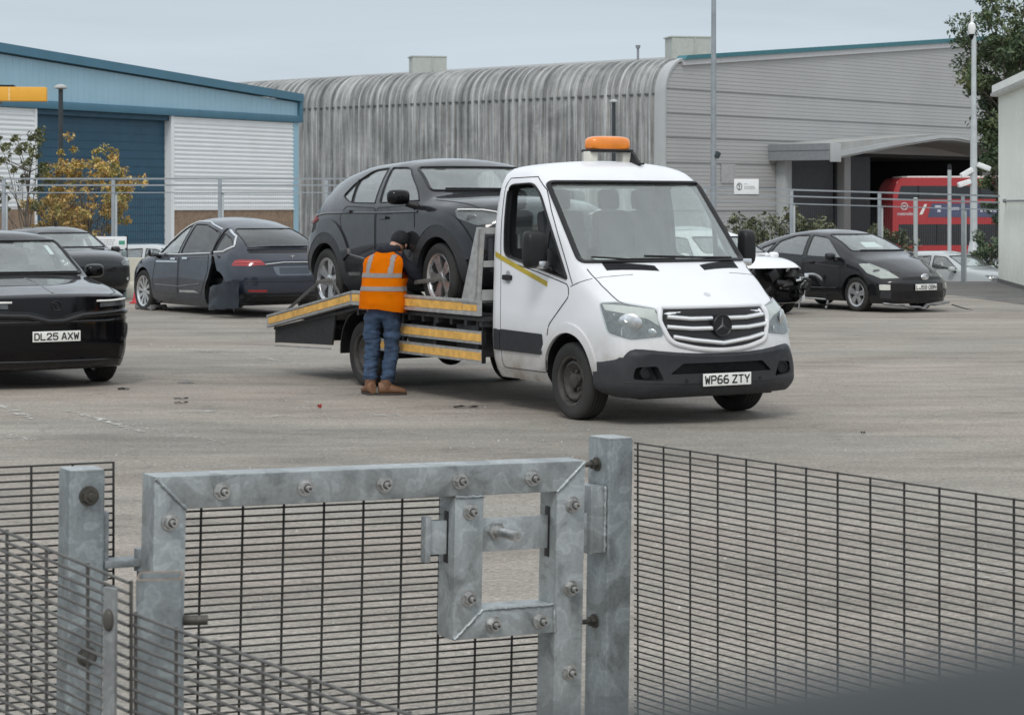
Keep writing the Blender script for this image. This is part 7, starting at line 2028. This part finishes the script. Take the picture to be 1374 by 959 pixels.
bm = BM(); lathe(bm, [(H-.22, .05), (H-.16, .085), (H-.052, .09)], 16, 'z', (-.06, 0, 0)); obj('dome_lens', bm, GLOSSBLACK, dome)
for (dx, py, ang, nm) in ((.30, 224, .35, 'bracket_camera'), (-.32, 246, -.3, 'bracket_camera'), (-.24, 232, -.5, 'bracket_camera')):
    zc = at(0, py, 70).z - LOWZ; bm = BM(); box(bm, (dx, -.1, zc), (.44, .16, .16), (0, ang, .2), bev=.03); cyl(bm, (0, 0, zc+.02), (dx*.7, -.08, zc), .03, n=8); obj(nm, bm, CAMW, mast)
p = at(1274, 275, 62); fp = empty('slim_post', (p.x, p.y, LOWZ)); tag(fp, 'slim white post with a black cap in front of the bus', 'post'); H2 = at(0, 228, 62).z - LOWZ
bm = BM(); cyl(bm, (0, 0, 0), (0, 0, H2), .055, n=12); obj('post', bm, FGALV2, fp)
bm = BM(); cyl(bm, (0, 0, H2), (0, 0, H2+.16), .06, .045, 12); obj('post_cap', bm, BLACK, fp)
p = at(1228.5, 275, 60); fp = empty('slim_post', (p.x, p.y, LOWZ)); tag(fp, 'slim grey post between the fence and the white stripe of the bus', 'post'); H2 = at(0, 267, 60).z - LOWZ
bm = BM(); cyl(bm, (0, 0, 0), (0, 0, H2), .06, n=12); obj('post', bm, FGALV2, fp)
bm = BM(); lathe(bm, [(H2, .06), (H2+.02, .066), (H2+.04, .03)], 12, 'z'); obj('post_cap', bm, FGALV2, fp)

# ------------------------------------------------------------------ trees and shrubs
def leaf_mat(name, stops, rough=.6, sc=1.3):
    m, nt, b = new_mat(name)
    v = coords(nt); n1 = noise(nt, v, sc, 4, .6); n2 = noise(nt, v, sc*9, 2, .5)
    f = math_n(nt, 'ADD', math_n(nt, 'MULTIPLY', n1, .6), math_n(nt, 'MULTIPLY', n2, .4))
    nt.links.new(ramp(nt, f, stops), b.inputs['Base Color']); b.inputs['Roughness'].default_value = rough
    b.inputs['Subsurface Weight'].default_value = 0.0
    nt.nodes['Principled BSDF'].inputs['Transmission Weight'].default_value = 0.0
    return m
BARK = M('grey_brown_bark', (.10, .085, .07), .9, var=.3, vscale=8)
AUTUMN = leaf_mat('autumn_leaves', [(.34, (.13, .155, .06)), (.43, (.27, .26, .085)), (.50, (.50, .36, .10)), (.56, (.44, .21, .06)), (.62, (.54, .48, .18)), (.70, (.62, .58, .38))], sc=2.6)
OLIVE = leaf_mat('olive_leaves', [(.35, (.06, .075, .03)), (.52, (.13, .14, .055)), (.66, (.26, .24, .12))], sc=2.2)
GREEN = leaf_mat('deep_green_leaves', [(.34, (.032, .055, .034)), (.46, (.062, .098, .05)), (.56, (.11, .145, .068)), (.66, (.22, .23, .09))], sc=.6)
SHRUBM = leaf_mat('shrub_leaves', [(.32, (.025, .036, .02)), (.48, (.07, .085, .04)), (.60, (.19, .19, .09)), (.70, (.34, .32, .18))], sc=2.4)
def leafy(bm, c, r_, n, s0, s1, rg, squash=.8):
    for k in range(n):
        while True:
            d = Vector((rg.uniform(-1, 1), rg.uniform(-1, 1), rg.uniform(-1, 1)))
            if d.length < 1: break
        p = Vector(c) + Vector((d.x*r_, d.y*r_, d.z*r_*squash)); s_ = rg.uniform(s0, s1)
        e = Euler((rg.uniform(-1.1, 1.1), rg.uniform(-1.1, 1.1), rg.uniform(0, 6.3))).to_matrix()
        vs = [bm.verts.new(p + e @ Vector(q)*s_) for q in ((-1, 0, 0), (-.2, -.45, .12), (.9, 0, -.05), (-.2, .45, .12))]
        bm.faces.new(vs)
def tree(name, label, base, H, crown, branches, leafm, seed, s0, s1, trunk_r, cat='tree', n_leaf=60, spread=.5, cl=.36, group=None):
    """crown: (centre height, horizontal radius, vertical radius)."""
    rg = random.Random(seed); r_ = empty(name, base); tag(r_, label, cat, group)
    bt2 = BM(); tops = []
    ch, cr_, cv_ = crown
    trunk = [Vector((0, 0, 0))]
    for k in range(1, 7): trunk.append(trunk[-1] + Vector((rg.uniform(-.06, .06)*H*.3, rg.uniform(-.06, .06)*H*.3, ch/6.)))
    tube(bt2, trunk, [trunk_r*(1-.11*k) for k in range(7)], 8)
    lf2 = BM()
    for k in range(branches):
        a = rg.uniform(0, 2*PI); el = rg.uniform(-1, 1); rad = rg.uniform(.45, 1.0)
        e = Vector((math.cos(a)*cr_*rad*math.sqrt(1-el*el*.8), math.sin(a)*cr_*rad*math.sqrt(1-el*el*.8), ch + el*cv_*rg.uniform(.75, 1.0)))
        s_ = trunk[rg.randint(2, 6)]; mid = s_.lerp(e, .5) + Vector((rg.uniform(-.1, .1), rg.uniform(-.1, .1), rg.uniform(-.05, .15)))*cr_
        tube(bt2, [s_, s_.lerp(mid, .5), mid, mid.lerp(e, .5), e], [trunk_r*.34, trunk_r*.28, trunk_r*.2, trunk_r*.14, trunk_r*.06], 5)
        for q in (e, mid.lerp(e, .55), mid.lerp(e, .8) + Vector((rg.uniform(-1, 1), rg.uniform(-1, 1), rg.uniform(-.6, .6)))*cr_*.22):
            leafy(lf2, q, cr_*cl*rg.uniform(.45, 1.1), int(n_leaf*rg.uniform(.5, 1.2)), s0, s1, rg)
    obj('trunk', bt2, BARK, r_, smooth=60); obj('crown', lf2, leafm, r_, smooth=0)
    return r_
def base_at(px, Yd, z=LOWZ): p = at(px, 275, Yd); return Vector((p.x, p.y, z))
tree('young_tree', 'young autumn tree with orange and yellow leaves by the black lamp post', base_at(126, 57.5), 4.6, (CAMZ-LOWZ+.50, 1.25, 1.45), 54, AUTUMN, 3, .04, .085, .05, n_leaf=40, cl=.17)
tree('young_tree', 'low leafy sapling with duller leaves at the foot of the autumn tree', base_at(78, 58.5), 3.2, (CAMZ-LOWZ-.25, 1.0, .85), 22, AUTUMN, 13, .04, .085, .04, n_leaf=44, cl=.22)
tree('young_tree', 'thin dark-stemmed sapling with sparse olive leaves at the far left', base_at(30, 56.5), 4.6, (CAMZ-LOWZ+.85, .95, 1.25), 20, OLIVE, 5, .045, .09, .05, n_leaf=26, cl=.17)
tree('broadleaf_tree', 'tall green tree behind the camera mast and white shed', base_at(1378, 78), 11, (7.9, 2.55, 4.1), 80, GREEN, 8, .06, .13, .18, n_leaf=115, cl=.205)
tree('broadleaf_tree', 'smaller green tree low behind the mast, beside the shed wall', base_at(1345, 86), 6, (3.9, 1.2, 2.3), 26, GREEN, 18, .06, .12, .12, n_leaf=80, cl=.28)
for i, (px, Yd, H_, w_, lab) in enumerate(((985, 60.5, 2.45, .75, 'dark leafy shrub under the fence notice'), (1018, 60.0, 2.35, .80, 'brown-green shrub second from the fence notice'), (1045, 59.6, 2.60, .80, 'yellow-tipped shrub left of the double fence post'),
                                    (1086, 60.2, 2.45, .75, 'pale-tipped shrub right of the double fence post, above the black liftback'), (1120, 61.0, 2.0, .6, 'low dark shrub behind the roof of the black liftback'), (1193, 60.4, 2.15, .70, 'speckled shrub in front of the bus rear corner'), (1330, 62.5, 2.1, .6, 'dark green shrub between the mast and the shed'))):
    tree('shrub', lab, base_at(px, Yd), H_, (H_*.62, w_, H_*.42), 16, SHRUBM if i != 6 else GREEN, 40+i, .04, .085, .03, 'shrub', n_leaf=60, cl=.36, group='shrubs along the far fence')

# dark rounded ledge of the window the view is taken from, close to the camera and far out of focus
LEDGE = M('dark_rubber_ledge', (.026, .032, .033), .7)
ld_ = BM(); box(ld_, (.13, 0, -.05), (.40, .030, .10), bev=.012)
lo = obj('window_ledge', ld_, LEDGE, None, smooth=60); lo.location = (0, .105, CAMZ - .0252); lo.rotation_euler = (0, R(-9), 0)
tag(lo, 'dark out-of-focus window ledge very close to the camera, lower right corner', 'window ledge')
# ------------------------------------------------------------------ camera, sky, sun
cam_d = bpy.data.cameras.new('camera'); cam = bpy.data.objects.new('camera', cam_d); C.objects.link(cam)
cam.location = (0, 0, CAMZ); cam.rotation_euler = (R(90), 0, 0)
cam_d.sensor_width = 36; cam_d.lens = 36 * F
cam_d.shift_y = -(479.5 - 275) / 1374.0
cam_d.clip_start = .02; cam_d.clip_end = 3000
cam_d.dof.use_dof = True; cam_d.dof.focus_distance = 9.0; cam_d.dof.aperture_fstop = cam_d.lens / 3.2
scene.camera = cam
SUN_EL, SUN_AZ = R(48), R(-10)     # azimuth measured from +Y towards +X; the light comes from behind left of the camera
w = bpy.data.worlds.new('World'); scene.world = w; w.use_nodes = True
nt = w.node_tree; bg = nt.nodes['Background']
sky = nt.nodes.new('ShaderNodeTexSky'); sky.sky_type = 'NISHITA'; sky.sun_disc = False
sky.sun_elevation = SUN_EL; sky.sun_rotation = PI + SUN_AZ; sky.air_density = 1.2; sky.dust_density = 3.0; sky.ozone_density = 1.5
tc = nt.nodes.new('ShaderNodeTexCoord')
sep = nt.nodes.new('ShaderNodeSeparateXYZ'); nt.links.new(tc.outputs['Generated'], sep.inputs[0])
mp = nt.nodes.new('ShaderNodeMapping'); mp.inputs['Scale'].default_value = (1.6, 1.6, 13); nt.links.new(tc.outputs['Generated'], mp.inputs['Vector'])
n1 = noise(nt, mp.outputs['Vector'], 1.7, 6, .55, .6)
# overcast deck: brighter overhead than at the horizon, broken by soft cloud
el = math_n(nt, 'MAXIMUM', sep.outputs['Z'], 0.0)
lum = ramp(nt, el, [(0.0, (7.4, 8.4, 9.2)), (.05, (7.4, 8.5, 9.5)), (.10, (7.2, 8.3, 9.3)), (.2, (11.0, 12.1, 13.0)), (1.0, (13.8, 14.3, 14.7))])
cl = ramp(nt, n1, [(.30, .93), (.70, 1.12)])
deck = mixc(nt, 1.0, lum, cl, 'MULTIPLY')
mx = mixc(nt, .86, sky.outputs[0], deck)
nt.links.new(mx, bg.inputs['Color']); bg.inputs['Strength'].default_value = .083
sd = bpy.data.lights.new('sun', 'SUN'); sd.energy = 1.35; sd.angle = R(16); sd.color = (1.0, .97, .92)
sun = bpy.data.objects.new('sun', sd); C.objects.link(sun)
dirv = Vector((math.sin(SUN_AZ)*math.cos(SUN_EL), -math.cos(SUN_AZ)*math.cos(SUN_EL), math.sin(SUN_EL)))
sun.rotation_euler = dirv.to_track_quat('Z', 'Y').to_euler(); sun.location = dirv*50
scene.view_settings.view_transform = 'Standard'; scene.view_settings.look = 'None'
scene.view_settings.exposure = 0.0; scene.view_settings.gamma = 1.0
scene.render.engine = 'CYCLES'
scene.cycles.max_bounces = 10; scene.cycles.transparent_max_bounces = 24; scene.cycles.diffuse_bounces = 3; scene.cycles.glossy_bounces = 4
scene.cycles.use_denoising = True
